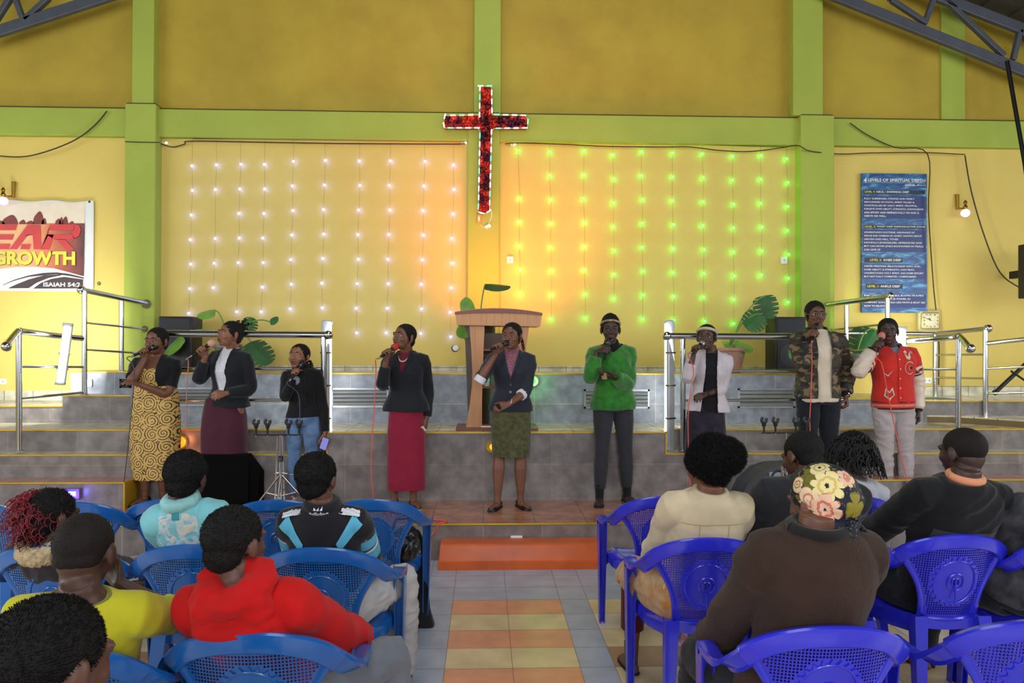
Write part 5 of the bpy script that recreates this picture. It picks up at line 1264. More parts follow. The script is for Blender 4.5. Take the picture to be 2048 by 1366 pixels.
v2 = N(nt, 'TexVoronoi'); v2.inputs['Scale'].default_value = 34; nt.links.new(tc.outputs['Object'], v2.inputs['Vector']); dots = mth(nt, 'LESS_THAN', v2.outputs['Distance'], .24); far = mth(nt, 'GREATER_THAN', rad, .46); dots = mth(nt, 'MULTIPLY', dots, far)
n3 = N(nt, 'TexNoise'); n3.inputs['Scale'].default_value = 30; nt.links.new(tc.outputs['Object'], n3.inputs['Vector']); brk = mth(nt, 'GREATER_THAN', n3.outputs['Fac'], .40)
f = mth(nt, 'MAXIMUM', mth(nt, 'MULTIPLY', ln, brk), dots); nt.links.new(mixc(nt, f, lin((206, 166, 88)), lin((34, 26, 20))), b.inputs['Base Color'])
p = Stander('woman in a gold swirl patterned long dress and black bolero with a dark microphone', 308, 1006, (313, 716), (313, 682), 1.52, sex='F', hs=1.0, yaw=-4, hyaw=-12, hpitch=2, sk=0, sw=1.1)
p.fat = 1.12; p.feet((326, .0), (289, .03), bend=.01)
m1 = p.mic('R', (287, 703), .17, (299, 698), .14, (250, 772), 'dark microphone with grey cord held by the woman in the gold dress', GRL, cablep=[(268, 740, .22), (262, 830, .22), (252, 930, .2), (243, 1003, .15)], cablem=CGRY, d=(.25, -.1, 1))
p.down('L', (283, 771), (375, 772), (.0, .235), d='along', n=(0, .6, -1), curl=(20, 30, 20))
p.build_body(.0048); p.face_parts(gaze=(.0, .0)); p.crop(1.0, .002, top=.0, fuzz=900, fl=.004)
rows = [(p.Q(311, y)+p.o, (b_-a_)/2/235, d_) for y, a_, b_, d_ in ((765, 272, 350, .115), (790, 268, 352, .125), (830, 264, 356, .135), (880, 264, 357, .135), (925, 266, 355, .13), (958, 270, 350, .125))]
p.skirt('dress_skirt', SW, rows[::-1], fold=.006, ff=(16, 10, 2.2)); p.top('dress_bodice', SW, .28, .80, .010, fold=.003, cutf=lambda x, y, t: t > .74+.05*abs(x)/.1 and y < .2)
bo = p.top('bolero', BLACKK, .42, 1.0, .018, sleeves={'L': .36, 'R': .36}, soff=.012, fold=.003, cutf=lambda x, y, t: y < .02 and abs(x+.01) < .075+.12*max(0, (.60-t)) and t > .3, cuff=1.1)
for q in ('L', 'R'): p.shoe(q, SHB)
# 2 black blazer, white blouse, burgundy skirt
p = Stander('woman in a black blazer, white blouse and burgundy skirt, hair in a bun', 455, 1004, (462, 702), (460, 668), 1.57, hf=.05, sex='F', hs=.98, yaw=-18, hyaw=-42, hpitch=-6, sk=2)
p.feet((478, .0), (429, .06), dirs=((.3, -1), (-.7, -1)))
p.mic('R', (402, 700), .22, (424, 686), .18, (394, 775), 'black microphone with peach foam and pink cord held by the woman in the burgundy skirt', FOAMK, foam=True, cablep=[(377, 725, .24), (373, 790, .2), (374, 905, .12), (376, 985, .1)], cablem=CPNK, d=(.3, -.05, 1))
p.down('L', (452, 787), (522, 778), (.0, .20), d='along', n=(-.3, 1, -.5), curl=(50, 50, 30), thumb=60)
p.build_body(.0048); p.face_parts(gaze=(-.3, .2)); p.crop(1.0, .003, fuzz=900)
bun = [(p.H(.03*math.cos(a)+.0, .085+.025*math.sin(a*2), .065+.03*math.sin(a)), p.HM @ V((math.cos(a), .5, math.sin(a)))) for a in [i*.7 for i in range(14)]]
p.curls(bun, .07, .012, 2, .007, HAIRM, .01, 'braided_bun', 3); MB().ell(p.H(0, .095, .07), .038*p.hs, 16, 10).build('hair_bun', HAIRM, p.t, True)
p.top('blouse', WHITEC, .1, 1.0, .010, fold=.004, ff=(14, 14, 4)); p.strip(p.t.children[-1], [(-.045, .99), (-.055, .90), (-.02, .86)], [(-.01, 1.0), (-.012, .93), (-.0, .85)], 'collar', WHITEC, off=.010); p.strip(p.t.children[-2], [(.045, .99), (.055, .90), (.02, .86)], [(.01, 1.0), (.012, .93), (.0, .85)], 'collar', WHITEC, off=.010)
j = p.top('blazer', BLACKW, .02, .985, .022, hem=.08, sleeves={'L': .96, 'R': .90}, soff=.014, fold=.005, cutf=lambda x, y, t: y < .03 and abs(x) < .052*min(1, max(0, (t-.10)/.35))+.0+(.07 if t < .02 else 0) and t > .10, pads=.030)
p.lapels(j, BLACKW, .32, .058, .034); p.shoe('L', SHT, sole=SOLE); p.shoe('R', SHT, sole=SOLE)
BURG = cloth('burgundy_wool', (72, 30, 44)); s_ = 236
p.skirt('skirt', BURG, [(p.Q(449, y)+p.o, (b_-a_)/2/s_, d_) for y, a_, b_, d_ in ((928, 404, 493, .13), (905, 404, 494, .13), (870, 404, 494, .135), (835, 406, 492, .13), (812, 411, 488, .115), (796, 416, 486, .10))], fold=.004, ff=(10, 8, 2.5))
# 3 girl in jeans
DEN = cloth('blue_denim', (72, 100, 140), c2=(110, 140, 178), scale=9, var=.25, detail=6)
p = Stander('girl in a black long sleeved top and blue jeans holding a slim microphone', 606, 1003, (603, 739), (598, 713), 1.37, hf=.04, sex='F', hs=.97, yaw=-4, hyaw=-14, hpitch=-8, sk=2)
p.feet((625, .02), (586, .02), bend=.01)
p.mic('R', (592, 744), .17, (600, 733), .13, (560, 800), 'slim microphone with grey cord held by the girl in jeans', GRL, cablep=[(597, 790, .18), (600, 850, .18), (603, 930, .18), (606, 1003, .15)], cablem=CGRY, d=(.35, 0, 1))
p.down('L', (650, 866), (654, 800), (-.02, .04), curl=(45, 50, 30))
p.build_body(.0046); p.face_parts(gaze=(-.1, .4)); p.crop(1.0, .002, fuzz=600)
p.curls([(p.H(.07, .03+.01*i, -.02), V((.3, .4, -1))) for i in range(6)], .11, .006, 5, .004, HAIRM, .02, 'braids', 4)
p.trousers(DEN, .006, 'jeans', ends=.99, fold=.004); j = p.top('black_top', BLACKK, .04, 1.0, .014, sleeves={'L': .97, 'R': .93}, soff=.012, fold=.004, pads=.036)
SCF = cloth('black_scarf', (14, 14, 17)); mb = MB(); mb.tube([p.tp(.065*math.cos(a), .005+.062*math.sin(a), .985) for a in [2*PI*i/16 for i in range(17)]], .024, 12); mb.tube([p.tp(.04, -.08, .96), p.tp(.035, -.125, .75), p.tp(.03, -.12, .45), p.tp(.03, -.12, .25)], [.022, .026, .03, .028], 10, sub=4, flat=.5)
me = remesh(mb, .006, 2); folds(me, .006, (25, 25, 18), 8, .003); link('scarf', me, SCF, p.t, 179)
MB().ell(p.tp(-.012, -.145, .74), (.035*.9, .012, .04), 12, 8).build('silver_scarf_print', mat('silver_print', (120, 122, 134), .5, var=.4, scale=60), p.t, True)
MB().tube([p.tp(.133*math.cos(a), .098*math.sin(a), .135+.01*math.sin(a)) for a in [2*PI*i/30 for i in range(31)]], .016, 8, flat=1.4).build('belt', mat('grey_belt', (150, 156, 170), .5), p.t, True)
for q in ('L', 'R'): p.shoe(q, mat('white_shoe', (200, 196, 190), .5), 'lace')
W_ = p.arm['L'][2]+p.o; PHW = mat('phone_lilac', (150, 150, 210), .3, var=0, emit=(120, 130, 230), es=.35)
def phone(label, c, R, back, w=.068, h=.135):
    t = thing('smartphone', label, 'phone', c); MB().box((0, 0, 0), (w, .009, h), 0, R, bev=.004).build('casing', MICB, t, True); MB().box(R @ V((0, -.0052, 0)), (w*.92, .002, h*.92), 0, R).build('screen', back, t); return t
phone('small phone with a lilac screen in the hand of the girl in jeans', P(649, 887, Y=p.Y-.07), Matrix.Rotation(.35, 3, 'Y') @ Matrix.Rotation(.3, 3, 'X'), PHW, .06, .12)
# 4 maroon skirt
p = Stander('woman in a black blazer and long maroon skirt holding a microphone with a red foam', 812, 1012, (812, 707), (808, 674), 1.56, hf=.05, sex='F', hs=.98, yaw=-10, hyaw=-38, hpitch=-8, sk=0)
p.feet((827, .02), (788, .0), dirs=((.35, -1), (-.2, -1)))
p.mic('R', (774, 705), .24, (790, 694), .17, (768, 765), 'microphone with red foam and coral cord held by the woman in the maroon skirt', FOAMR, foam=True, cablep=[(752, 745, .24), (748, 820, .2), (742, 930, .16), (747, 996, .12)], cablem=CRED, d=(.2, 0, 1))
p.down('L', (853, 836), (858, 770), (-.05, .0), d=(-.15, -.1, -1), curl=(50, 60, 30))
p.build_body(.0048); p.face_parts(gaze=(-.3, .35)); p.crop(1.0, .001, fuzz=500, fl=.003)
MAR = cloth('maroon_jersey', (134, 24, 50)); p.top('maroon_blouse', cloth('dark_maroon', (104, 26, 44)), .1, .97, .008, fold=.002)
j = p.top('blazer', BLACKW, -.02, .985, .020, hem=.13, sleeves={'L': .97, 'R': .88}, soff=.014, fold=.0045, cutf=p.vneck(.052, .60, .0), pads=.024); p.lapels(j, BLACKW, .60, .056, .034)
nk = MB(); [nk.ell(p.tp(.058*math.cos(a), -.02-.095*abs(math.sin(a))**1.0, 1.0-.19*abs(math.sin(a))), .0065, 8, 6) for a in [PI+PI*i/16 for i in range(1, 16)]]; nk.build('bead_necklace', mat('pearl', (214, 196, 160), .3, var=0), p.t, True)
p.skirt('skirt', MAR, [(p.Q(813, y)+p.o, (b_-a_)/2/239, d_) for y, a_, b_, d_ in ((979, 776, 851, .11), (960, 776, 850, .115), (920, 775, 850, .115), (870, 775, 850, .125), (835, 778, 848, .125), (805, 782, 843, .115))], fold=.005, ff=(9, 8, 1.6))
for q in ('L', 'R'): p.shoe(q, SHB, sole=SOLE)
MB().tube([p.arm['L'][2].lerp(p.arm['L'][1], .12)+V((.030*math.cos(a), .030*math.sin(a), 0)) for a in [2*PI*i/16 for i in range(17)]], .006, 8).build('bracelet', WHITEC, p.t, True)
phone('white phone in the lowered hand of the woman in the maroon skirt', P(846, 857, Y=p.Y-.06), Matrix.Rotation(-.5, 3, 'Y') @ Matrix.Rotation(.8, 3, 'X'), WHT, .035, .075)
# 5 olive skirt
p = Stander('woman in a black blazer and olive skirt standing in front of the lectern', 1021, 1014, (1024, 705), (1023, 672), 1.57, hf=.05, sex='F', hs=.98, yaw=-5, hyaw=-20, hpitch=0, sk=0)
p.feet((1041, .0), (995, .04), dirs=((.35, -1), (-.35, -1)), bend=.0)
p.mic('R', (996, 693), .21, (1010, 687), .15, (965, 755), 'black microphone held by the woman in the olive skirt', GRL, d=(.25, -.1, 1))
p.down('L', (1018, 808), (1078, 785), (.0, .25), d=(-.8, -.3, -.2), n=(0, .8, -.6), curl=(35, 45, 25))
p.build_body(.0046); p.face_parts(gaze=(.1, .0)); p.crop(1.0, .002, fuzz=700); p.curls([(p.H(.055+.006*i, .05, .02-.01*i), V((.2, .3, -1))) for i in range(5)], .12, .005, 6, .0045, HAIRM, .02, 'braids', 5)
PINK = cloth('pink_lace', (190, 130, 140), c2=(110, 60, 74), scale=70, var=.3); p.top('pink_turtleneck', PINK, .1, 1.06, .012, fold=.003)
j = p.top('blazer', NAVYW, -.02, .985, .018, hem=.06, sleeves={'L': .58, 'R': .46}, soff=.016, fold=.004, cutf=p.vneck(.062, .50, .0), pads=.022, cuff=1.1); p.lapels(j, NAVYW, .50, .062, .032)
for q, f in (('L', .60), ('R', .47)):
    S, E, W = p.arm[q]; c = E.lerp(W, (f-.5)*2+.02) if f > .5 else S.lerp(E, .96); d = (W-E).normalized(); mb = MB(); lathe_m(mb, c-d*.03, d, [(.036, 0), (.046, .0), (.047, .05), (.037, .055)], 18); mb.build('white_cuff', WHITEC, p.t, True)
for t_ in (.42, .30): p.decal(j, [(.012*math.cos(a), t_+.022*math.sin(a)) for a in [2*PI*i/12 for i in range(12)]], [tuple(range(12))], 'button', mat('horn_button', (70, 66, 64), .3), .006)
OLV = cloth('olive_tweed', (62, 62, 44), c2=(90, 88, 52), scale=30); MB
p.skirt('skirt', OLV, [(p.Q(1022, y)+p.o, (b_-a_)/2/239, d_) for y, a_, b_, d_ in ((913, 985, 1060, .115), (890, 984, 1061, .12), (850, 982, 1063, .125), (822, 983, 1062, .115), (800, 988, 1057, .10))], fold=.002, ff=(7, 7, 2))
for q in ('L', 'R'):
    sh = p.shoe(q, SHB); A = p.leg[q][2]; f = V(p.footd[q]).normalized(); MB().box(V((A.x, A.y, .047))+f*.07, (.05, .02, .012), R=Matrix.Rotation(math.atan2(f.y, f.x)+PI/2, 3, 'Z'), bev=.003).build('gold_buckle', BRASS, sh)
MB().tube([p.arm['L'][2].lerp(p.arm['L'][1], .10)+V((.010*math.cos(a), .030*math.sin(a), .030*math.cos(a))) for a in [2*PI*i/16 for i in range(17)]], .005, 8).build('bracelet', mat('silver_beads', (190, 180, 170), .3, .6), p.t, True)
phone('black phone held low by the woman in the olive skirt', P(996, 813, Y=p.Y-.29), Matrix.Rotation(1.1, 3, 'Y') @ Matrix.Rotation(1.2, 3, 'X'), MICB, .05, .10)
# 6 green sweater
p = Stander('woman in a green sweater, black trousers and patterned headband holding a microphone', 1226, 1003, (1223, 692), (1221, 658), 1.63, hf=.05, sex='F', hs=.98, yaw=-2, hyaw=-6, hpitch=3, sk=5)
p.feet((1254, .0), (1199, .10), dirs=((.25, -1), (-.2, -1)), bend=.02)
p.mic('R', (1213, 701), .20, (1217, 683), .15, (1178, 755), 'black microphone held close to the mouth by the woman in green', GRL, d=(.55, -.1, .7))
p.down('L', (1228, 753), (1272, 770), (.0, .22), d=(-1, -.2, .05), n=(0, .3, 1), curl=(35, 40, 30), thumb=10)
p.build_body(.0046); p.face_parts(closed=True); p.crop(1.0, .002, top=.022, fuzz=1200)
GSW = cloth('green_mohair', (36, 104, 28), sheen=.4, bump=.5, bscale=150, c2=(50, 128, 36), scale=20); p.top('black_polo_neck', BLACKK, .2, 1.05, .010, fold=.002)
p.trousers(cloth('dark_grey_twill', (44, 44, 48)), .007, 'trousers', ends=.86, fold=.002)
p.top('sweater', GSW, -.08, .965, .024, sleeves={'L': .92, 'R': .90}, soff=.017, fold=.008, seed=4, ff=(6, 6, 4), cutf=lambda x, y, t: y < .0 and t > .84 and abs(x) < (t-.84)*.8, cuff=.9, blouse=.012, hem=.04)
HBD = mat('headband_gold', (196, 176, 120), .6, c2=(90, 70, 40), scale=45); MB().tube([p.H(.0775*math.cos(a), .018+.080*math.sin(a), .043-.034*math.sin(a)) for a in [2*PI*i/32 for i in range(33)]], .0105, 10, flat=1.0).build('headband', HBD, p.t, True)
for q in ('L', 'R'): p.shoe(q, BLACKK, 'boot')
phone('phone with a tan back held at waist height by the woman in green', P(1209, 752, Y=p.Y-.26), Matrix.Rotation(1.35, 3, 'Y') @ Matrix.Rotation(1.3, 3, 'X'), mat('phone_tan', (200, 150, 110), .4), .06, .11)
# 7 white blazer
p = Stander('woman in a white blazer over a black dress wearing a cream headband', 1415, 1000, (1421, 704), (1413, 674), 1.50, hf=.05, sex='F', hs=.97, yaw=-14, hyaw=-26, hpitch=0, sk=3)
p.feet((1432, .0), (1394, .0))
p.mic('R', (1393, 696), .20, (1403, 688), .15, (1374, 765), 'silver headed microphone with coral cord held by the woman in the white blazer', GRS, cablep=[(1387, 740, .22), (1380, 790, .22), (1376, 850, .2), (1380, 990, .1)], cablem=CRED, d=(.3, -.1, 1))
p.down('L', (1412, 788), (1460, 775), (.0, .17), d='along', n=(0, .6, -1), curl=(30, 40, 25))
p.build_body(.0048); p.face_parts(gaze=(-.1, .1)); p.crop(1.0, .002, fuzz=700)
MB().ell(p.H(.02, .10, .05), .045*p.hs, 16, 10).build('hair_bun', HAIRM, p.t, True)
MB().tube([p.H(.0775*math.cos(a), .018+.080*math.sin(a), .043-.034*math.sin(a)) for a in [2*PI*i/32 for i in range(33)]], .0135, 10).build('headband', mat('headband_cream', (206, 196, 168), .7, c2=(180, 160, 130), scale=20), p.t, True)
p.top('black_dress_top', BLACKK, .0, .93, .010, fold=.003); WB = cloth('off_white_suiting', (196, 186, 190)); 
j = p.top('blazer', WB, .0, .985, .022, hem=.12, sleeves={'L': .86, 'R': .82}, soff=.016, fold=.005, seed=7, cutf=lambda x, y, t: y < .03 and abs(x-.01) < .045+.035*max(0, 1-t*1.6)+.01*t, pads=.022, cuff=1.08); p.strip(j, [(-.055, .35), (-.05, .6), (-.058, .93)], [(-.058, .35), (-.095, .66), (-.085, .93)], 'lapel', WB, off=.006); p.strip(j, [(.07, .35), (.062, .6), (.062, .93)], [(.073, .35), (.105, .66), (.09, .93)], 'lapel', WB, off=.006)
PLD = cloth('black_plaid', (30, 26, 34), c2=(48, 40, 56), scale=16); p.skirt('skirt', PLD, [(p.Q(1411, y)+p.o, (b_-a_)/2/228, d_) for y, a_, b_, d_ in ((935, 1372, 1452, .12), (900, 1371, 1453, .12), (860, 1371, 1451, .115), (825, 1375, 1448, .105), (805, 1382, 1443, .09))], fold=.004)
MB().tube([p.arm['L'][2].lerp(p.arm['L'][1], .1)+V((.012*math.cos(a), .031*math.sin(a), .031*math.cos(a))) for a in [2*PI*i/16 for i in range(17)]], .008, 8).build('watch', BLK, p.t, True)
for q in ('L', 'R'): p.shoe(q, SHB)
# 8 camouflage
CAM = bpy.data.materials.new('camouflage_cloth'); CAM.use_nodes = True; nt = CAM.node_tree; b = nt.nodes['Principled BSDF']; b.inputs['Roughness'].default_value = .75
tc = N(nt, 'TexCoord'); col = lin((58, 52, 36))
for sc, th, c, off in ((9, .52, (40, 34, 26), 0), (11, .56, (120, 98, 68), 5), (8, .60, (16, 15, 14), 11)):
    mp = N(nt, 'Mapping'); mp.inputs['Location'].default_value = (off, off, off); mp.inputs['Scale'].default_value = (1, 1, 1.8); nt.links.new(tc.outputs['Object'], mp.inputs[0])
    n = N(nt, 'TexNoise'); n.inputs['Scale'].default_value = sc; n.inputs['Detail'].default_value = 1.5; n.inputs['Distortion'].default_value = .6; nt.links.new(mp.outputs[0], n.inputs['Vector']); col = mixc(nt, mth(nt, 'GREATER_THAN', n.outputs['Fac'], th), col, lin(c))
nt.links.new(col, b.inputs['Base Color'])
p = Stander('tall man with glasses in a camouflage jacket and beige shirt holding a microphone', 1636, 999, (1634, 665), (1631, 629), 1.76, hf=.05, sex='M', hs=1.0, yaw=-3, hyaw=-4, hpitch=2, sk=4, sw=.94)
p.feet((1656, .0), (1614, .03))
p.mic('R', (1628, 668), .20, (1632, 652), .14, (1593, 735), 'black microphone with coral cord held by the man in camouflage', GRL, cablep=[(1624, 720, .24), (1622, 790, .22), (1620, 860, .2), (1630, 980, .1)], cablem=CRED, d=(.45, 0, .8))
p.down('L', (1691, 790), (1696, 725), (-.06, .02), d=(.05, -.2, -1), curl=(60, 70, 40), thumb=50)
p.build_body(.005); p.face_parts(gaze=(0, 0)); p.crop(1.0, .002, top=.006, fuzz=900)
gl = MB(); [gl.tube([p.H(g*.031+.024*math.cos(a), -.100, .002+.017*math.sin(a)) for a in [2*PI*i/20 for i in range(21)]], .0018, 6) for g in (-1, 1)]; gl.tube([p.H(-.008, -.101, .004), p.H(0, -.103, .007), p.H(.008, -.101, .004)], .0018, 6); [gl.tube([p.H(g*.055, -.100, .004), p.H(g*.077, -.06, .006), p.H(g*.080, .0, .006)], .0016, 6) for g in (-1, 1)]; gl.build('glasses', mat('glasses_wire', (150, 146, 140), .25, .8), p.t, True)
p.top('beige_shirt', CREAMC, -.08, .99, .022, fold=.005); p.trousers(cloth('dark_denim', (22, 24, 32)), .011, 'jeans', fold=.004, t1=.12)
j = p.top('camouflage_jacket', CAM, -.02, .985, .034, sleeves={'L': .95, 'R': .90}, soff=.024, fold=.008, seed=9, cutf=lambda x, y, t: y < .03 and abs(x-.005) < .055, cuff=.92); 
mb = MB(); mb.tube([p.tp(.070*math.cos(a), .012+.068*math.sin(a), 1.0) for a in [-PI*.32+PI*1.64*i/20 for i in range(21)]], .019, 10); mb.build('ribbed_collar', BLACKK, p.t, True)
for q in ('L', 'R'):
    S, E, W = p.arm[q]; c = E.lerp(W, .86); d = (W-E).normalized(); mb = MB(); lathe_m(mb, c, d, [(.034, 0), (.040, .01), (.038, .045), (.03, .05)], 18); mb.build('ribbed_cuff', BLACKK, p.t, True)
S, E, W = p.arm['L']; mb = MB(); d = (W-E).normalized(); lathe_m(mb, W-d*.02, d, [(.026, 0), (.030, .0), (.030, .022), (.026, .022)], 16); w_ = mb.build('wristwatch', SHB, p.t, True); MB().ell(W-d*.01+V((.005, -.030, 0)), (.020, .008, .020), 14, 8).build('watch_face', CHR, w_, True)
for q in ('L', 'R'): p.shoe(q, SHB, 'lace')
# 9 varsity jacket
VR = cloth('red_wool', (198, 44, 34)); VW = mat('cream_leather', (214, 196, 176), .45, var=.06, bump=.1, bscale=90)
p = Stander('man in a red varsity jacket with cream sleeves and light grey trousers', 1786, 1000, (1783, 697), (1776, 662), 1.63, hf=.05, sex='M', hs=.98, yaw=-8, hyaw=-24, hpitch=4, sk=5, sw=.92)
p.feet((1812, .03), (1772, .0), dirs=((.45, -1), (-.2, -1)))
p.mic('R', (1759, 690), .20, (1763, 673), .16, (1716, 750), 'microphone with pink foam and coral cord held by the man in the red jacket', FOAMP, foam=True, cablep=[(1764, 730, .26), (1776, 790, .24), (1795, 880, .2), (1812, 950, .2), (1830, 993, .25)], cablem=CRED, d=(.35, 0, .9))
p.down('L', (1836, 822), (1838, 760), (-.05, .02), d=(-.05, -.2, -1), curl=(45, 55, 35), thumb=40)
p.build_body(.005); p.face_parts(gaze=(-.1, -.2)); p.crop(1.0, .0012, fuzz=600, fl=.003)
p.trousers(cloth('light_grey_twill', (168, 158, 156)), .008, 'trousers', fold=.007, ends=.98, seed=12)
p.top('grey_shirt', cloth('blue_grey_cotton', (120, 130, 150)), .3, 1.02, .010, fold=.002)
j = p.top('jacket_body', VR, .04, .985, .032, fold=.006, seed=11, sleeves={'L': .26, 'R': .26}, soff=.024, cutf=lambda x, y, t: y < .0 and t > .84 and abs(x) < (t-.84)*.34)
def stripes(name, t0, t1, m, off):
    mb = MB(); mb.rings([p.torso_ring(t, off+.002) for t in (t0, (t0+t1)/2, t1)]); mb.build(name, m, p.t, True)
RIBK = cloth('black_rib', (24, 18, 20)); stripes('waistband', -.075, .055, RIBK, .030); stripes('waistband_red_stripe', -.055, .035, VR, .034); stripes('waistband_cream_stripe', -.025, .003, CREAMC, .037); stripes('waistband_red_line', -.017, -.006, VR, .040)
for q in ('L', 'R'):
    S, E, W = p.arm[q]; mb = MB(); up_, dn = S.lerp(E, .50), E.lerp(W, .90); k = p.k
    mb.tube([S.lerp(E, .34), S.lerp(E, .62), S.lerp(E, .86), E.lerp(W, .14), E.lerp(W, .4), E.lerp(W, .7), E.lerp(W, .90)], [x*k+.024 for x in (.045, .041, .0385, .0385, .036, .030, .024)], 18, sub=3)
    me = remesh(mb, .0065, 2); folds(me, .008, (8, 8, 14), 13, .003); link('sleeve', me, VW, p.t, 179)
    d = (E-S).normalized(); L_ = (E-S).length
    for a, b_, m_, e_ in ((.42, .62, RIBK, .028), (.46, .50, VR, .031), (.53, .57, CREAMC, .031)):
        mb = MB(); lathe_m(mb, S+d*L_*a, d, [(.03, 0), (.045*k+e_, 0), (.043*k+e_, L_*(b_-a)), (.03, L_*(b_-a))], 22); mb.build('sleeve_stripe', m_, p.t, True)
    d = (W-E).normalized(); L_ = (W-E).length
    for a, b_, m_, e_ in ((.80, 1.0, RIBK, .014), (.86, .89, VR, .018), (.91, .935, CREAMC, .018)):
        mb = MB(); lathe_m(mb, E+d*L_*a, d, [(.02, 0), (.025*k+e_, 0), (.023*k+e_, L_*(b_-a)), (.02, L_*(b_-a))], 20); mb.build('cuff_stripe', m_, p.t, True)
mb = MB(); mb.tube([p.tp(.072*math.cos(a), .010+.068*math.sin(a), 1.0-.03*max(0, -math.sin(a))) for a in [-PI*.36+PI*1.72*i/20 for i in range(21)]], .018, 10); mb.build('ribbed_collar', RIBK, p.t, True)
def cshape(cx, ct, r, w_, n=20, a0=.7, a1=5.6, sx=1):
    pts = []; 
    for i in range(n+1):
        a = a0+(a1-a0)*i/n; c_, s_ = math.cos(a), math.sin(a); pts += [(cx+(r+w_)*c_*sx, ct+(r+w_)*s_*2.0), (cx+(r-w_)*c_*sx, ct+(r-w_)*s_*2.0)]
    return pts, [(2*i, 2*i+1, 2*i+3, 2*i+2) for i in range(n)]
for nm, w_, m_, off in (('letter_patch_border', .022, CREAMC, .005), ('letter_patch', .016, VR, .009)):
    pts, fs = cshape(.095, .615, .032, w_, sx=.85); p.decal(j, pts, fs, nm, m_, off)
pts = [(.105+.012*math.cos(a), .615+.024*math.sin(a)) for a in [2*PI*i/14 for i in range(14)]]; p.decal(j, pts, [tuple(range(14))], 'letter_dot', RIBK, .012)
p.decal(j, [(.055, .86), (.085, .80), (.10, .86), (.13, .90), (.14, .86), (.095, .75), (.07, .77)], [(0, 1, 6), (1, 2, 5, 6), (2, 3, 4, 5)], 'chest_patch', CREAMC, .006); p.decal(j, [(.05, .88), (.07, .91), (.085, .88), (.07, .85)], [(0, 1, 2, 3)], 'chest_patch', CREAMC, .006)
p.decal(j, [(-.115, .15), (-.10, .29), (-.075, .22), (-.05, .30), (-.035, .17), (-.06, .12), (-.075, .07), (-.095, .12)], [(0, 1, 2, 7), (2, 3, 4, 5), (7, 2, 5, 6)], 'crown_patch', CREAMC, .006); p.decal(j, [(-.104, .16), (-.096, .25), (-.075, .19), (-.056, .25), (-.046, .17), (-.075, .12)], [(0, 1, 2, 5), (2, 3, 4, 5)], 'crown_patch_centre', VR, .010)
p.decal(j, [(-.12, .55), (-.085, .50), (-.05, .58), (-.055, .56), (-.085, .475), (-.115, .53)], [(0, 1, 4, 5), (1, 2, 3, 4)], 'arrow_stitching', CREAMC, .006)
p.strip(j, [(-.003, .06), (-.003, .5), (-.003, .85)], [(.018, .06), (.018, .5), (.018, .85)], 'front_placket', VR, off=.008)
for t_ in (.12, .28, .44, .60, .76): p.decal(j, [(.008+.006*math.cos(a), t_+.011*math.sin(a)) for a in [2*PI*i/10 for i in range(10)]], [tuple(range(10))], 'snap_button', CREAMC, .014)
for q in ('L', 'R'): p.shoe(q, cloth('black_canvas', (22, 22, 26)), 'lace')
# ------------------------------------------------------------------ the people on the chairs, seen from behind
class Sitter(Person):
    """neck, head given as pixels at their own depths; chair: key in CH"""
    def __init__(s, label, chair, neckpx, Yn, headpx, Yh, k=1, hs=1, lean=0, hipy=.24, hipz=.52, hyaw=180, **kw):
        c = CH[chair]; s.c = c; root = V((c.location.x, c.location.y+.2, 0)); s.hipc = V((c.location.x+lean, c.location.y+hipy, hipz))
        hs *= 1.07; neckpx = (neckpx[0], neckpx[1]-(7 if Yn > 3 else 14))
        super().__init__(label, root, s.hipc, P(neckpx[0], neckpx[1], Y=Yn), P(headpx[0], headpx[1], Y=Yh), k=k, hs=hs, yaw=kw.pop('yaw', 180), hyaw=hyaw, **kw); s.Yn = Yn
        s.W_ = lambda x, y, Y: P(x, y, Y=Y)-s.o
        # thighs forward, shins down
        spread = .12
        for q, sg in (('L', -1), ('R', 1)):
            Hp = s.Hc+V((sg*.09*k, .0, -.0)); K = Hp+V((sg*spread, .40*k, .03)); K.z = .50; A = K+V((0, .06, 0)); A.z = .08; s.leg[q] = (Hp, K, A); s.footd[q] = (sg*.1, 1, 0)
    def rest(s, side, w, e, d=None, n=(0, 0, -1), curl=(20, 25, 15), thumb=15):
        """wrist and elbow hint in root space"""
        s.solve(side, V(w), V(e)); S, E, W = s.arm[side]; s.pending.append((side, (W-E).normalized() if d is None else V(d), V(n), curl, thumb))
    def lap(s, side, out=.0, h=.60):
        sg = 1 if side == 'R' else -1; x = s.Hc.x; y = s.Hc.y
        s.rest(side, (x+sg*(.10+out), y+.30*s.k, h), (s.S[side].x+sg*(.10+out), s.S[side].y-.02, .5))
Sitter_done = []
# child in aqua lace
AQ = cloth('aqua_satin', (120, 190, 196), .5); LACE = bpy.data.materials.new('aqua_lace'); LACE.use_nodes = True; nt = LACE.node_tree; b = nt.nodes['Principled BSDF']; b.inputs['Roughness'].default_value = .7
tc = N(nt, 'TexCoord'); n = N(nt, 'TexNoise'); n.inputs['Scale'].default_value = 16; n.inputs['Detail'].default_value = 2; n.inputs['Distortion'].default_value = 2.2; nt.links.new(tc.outputs['Object'], n.inputs['Vector'])
r = N(nt, 'ValToRGB'); cr = r.color_ramp; cr.elements[0].position = .40; cr.elements[0].color = lin((110, 178, 190)); cr.elements[1].position = .62; cr.elements[1].color = lin((206, 200, 178)); e = cr.elements.new(.5); e.color = lin((176, 196, 204)); nt.links.new(n.outputs['Fac'], r.inputs[0]); nt.links.new(r.outputs[0], b.inputs['Base Color'])
bp = N(nt, 'Bump'); bp.inputs['Strength'].default_value = .6; bp.inputs['Distance'].default_value = .01; nt.links.new(n.outputs['Fac'], bp.inputs['Height']); nt.links.new(bp.outputs[0], b.inputs['Normal'])
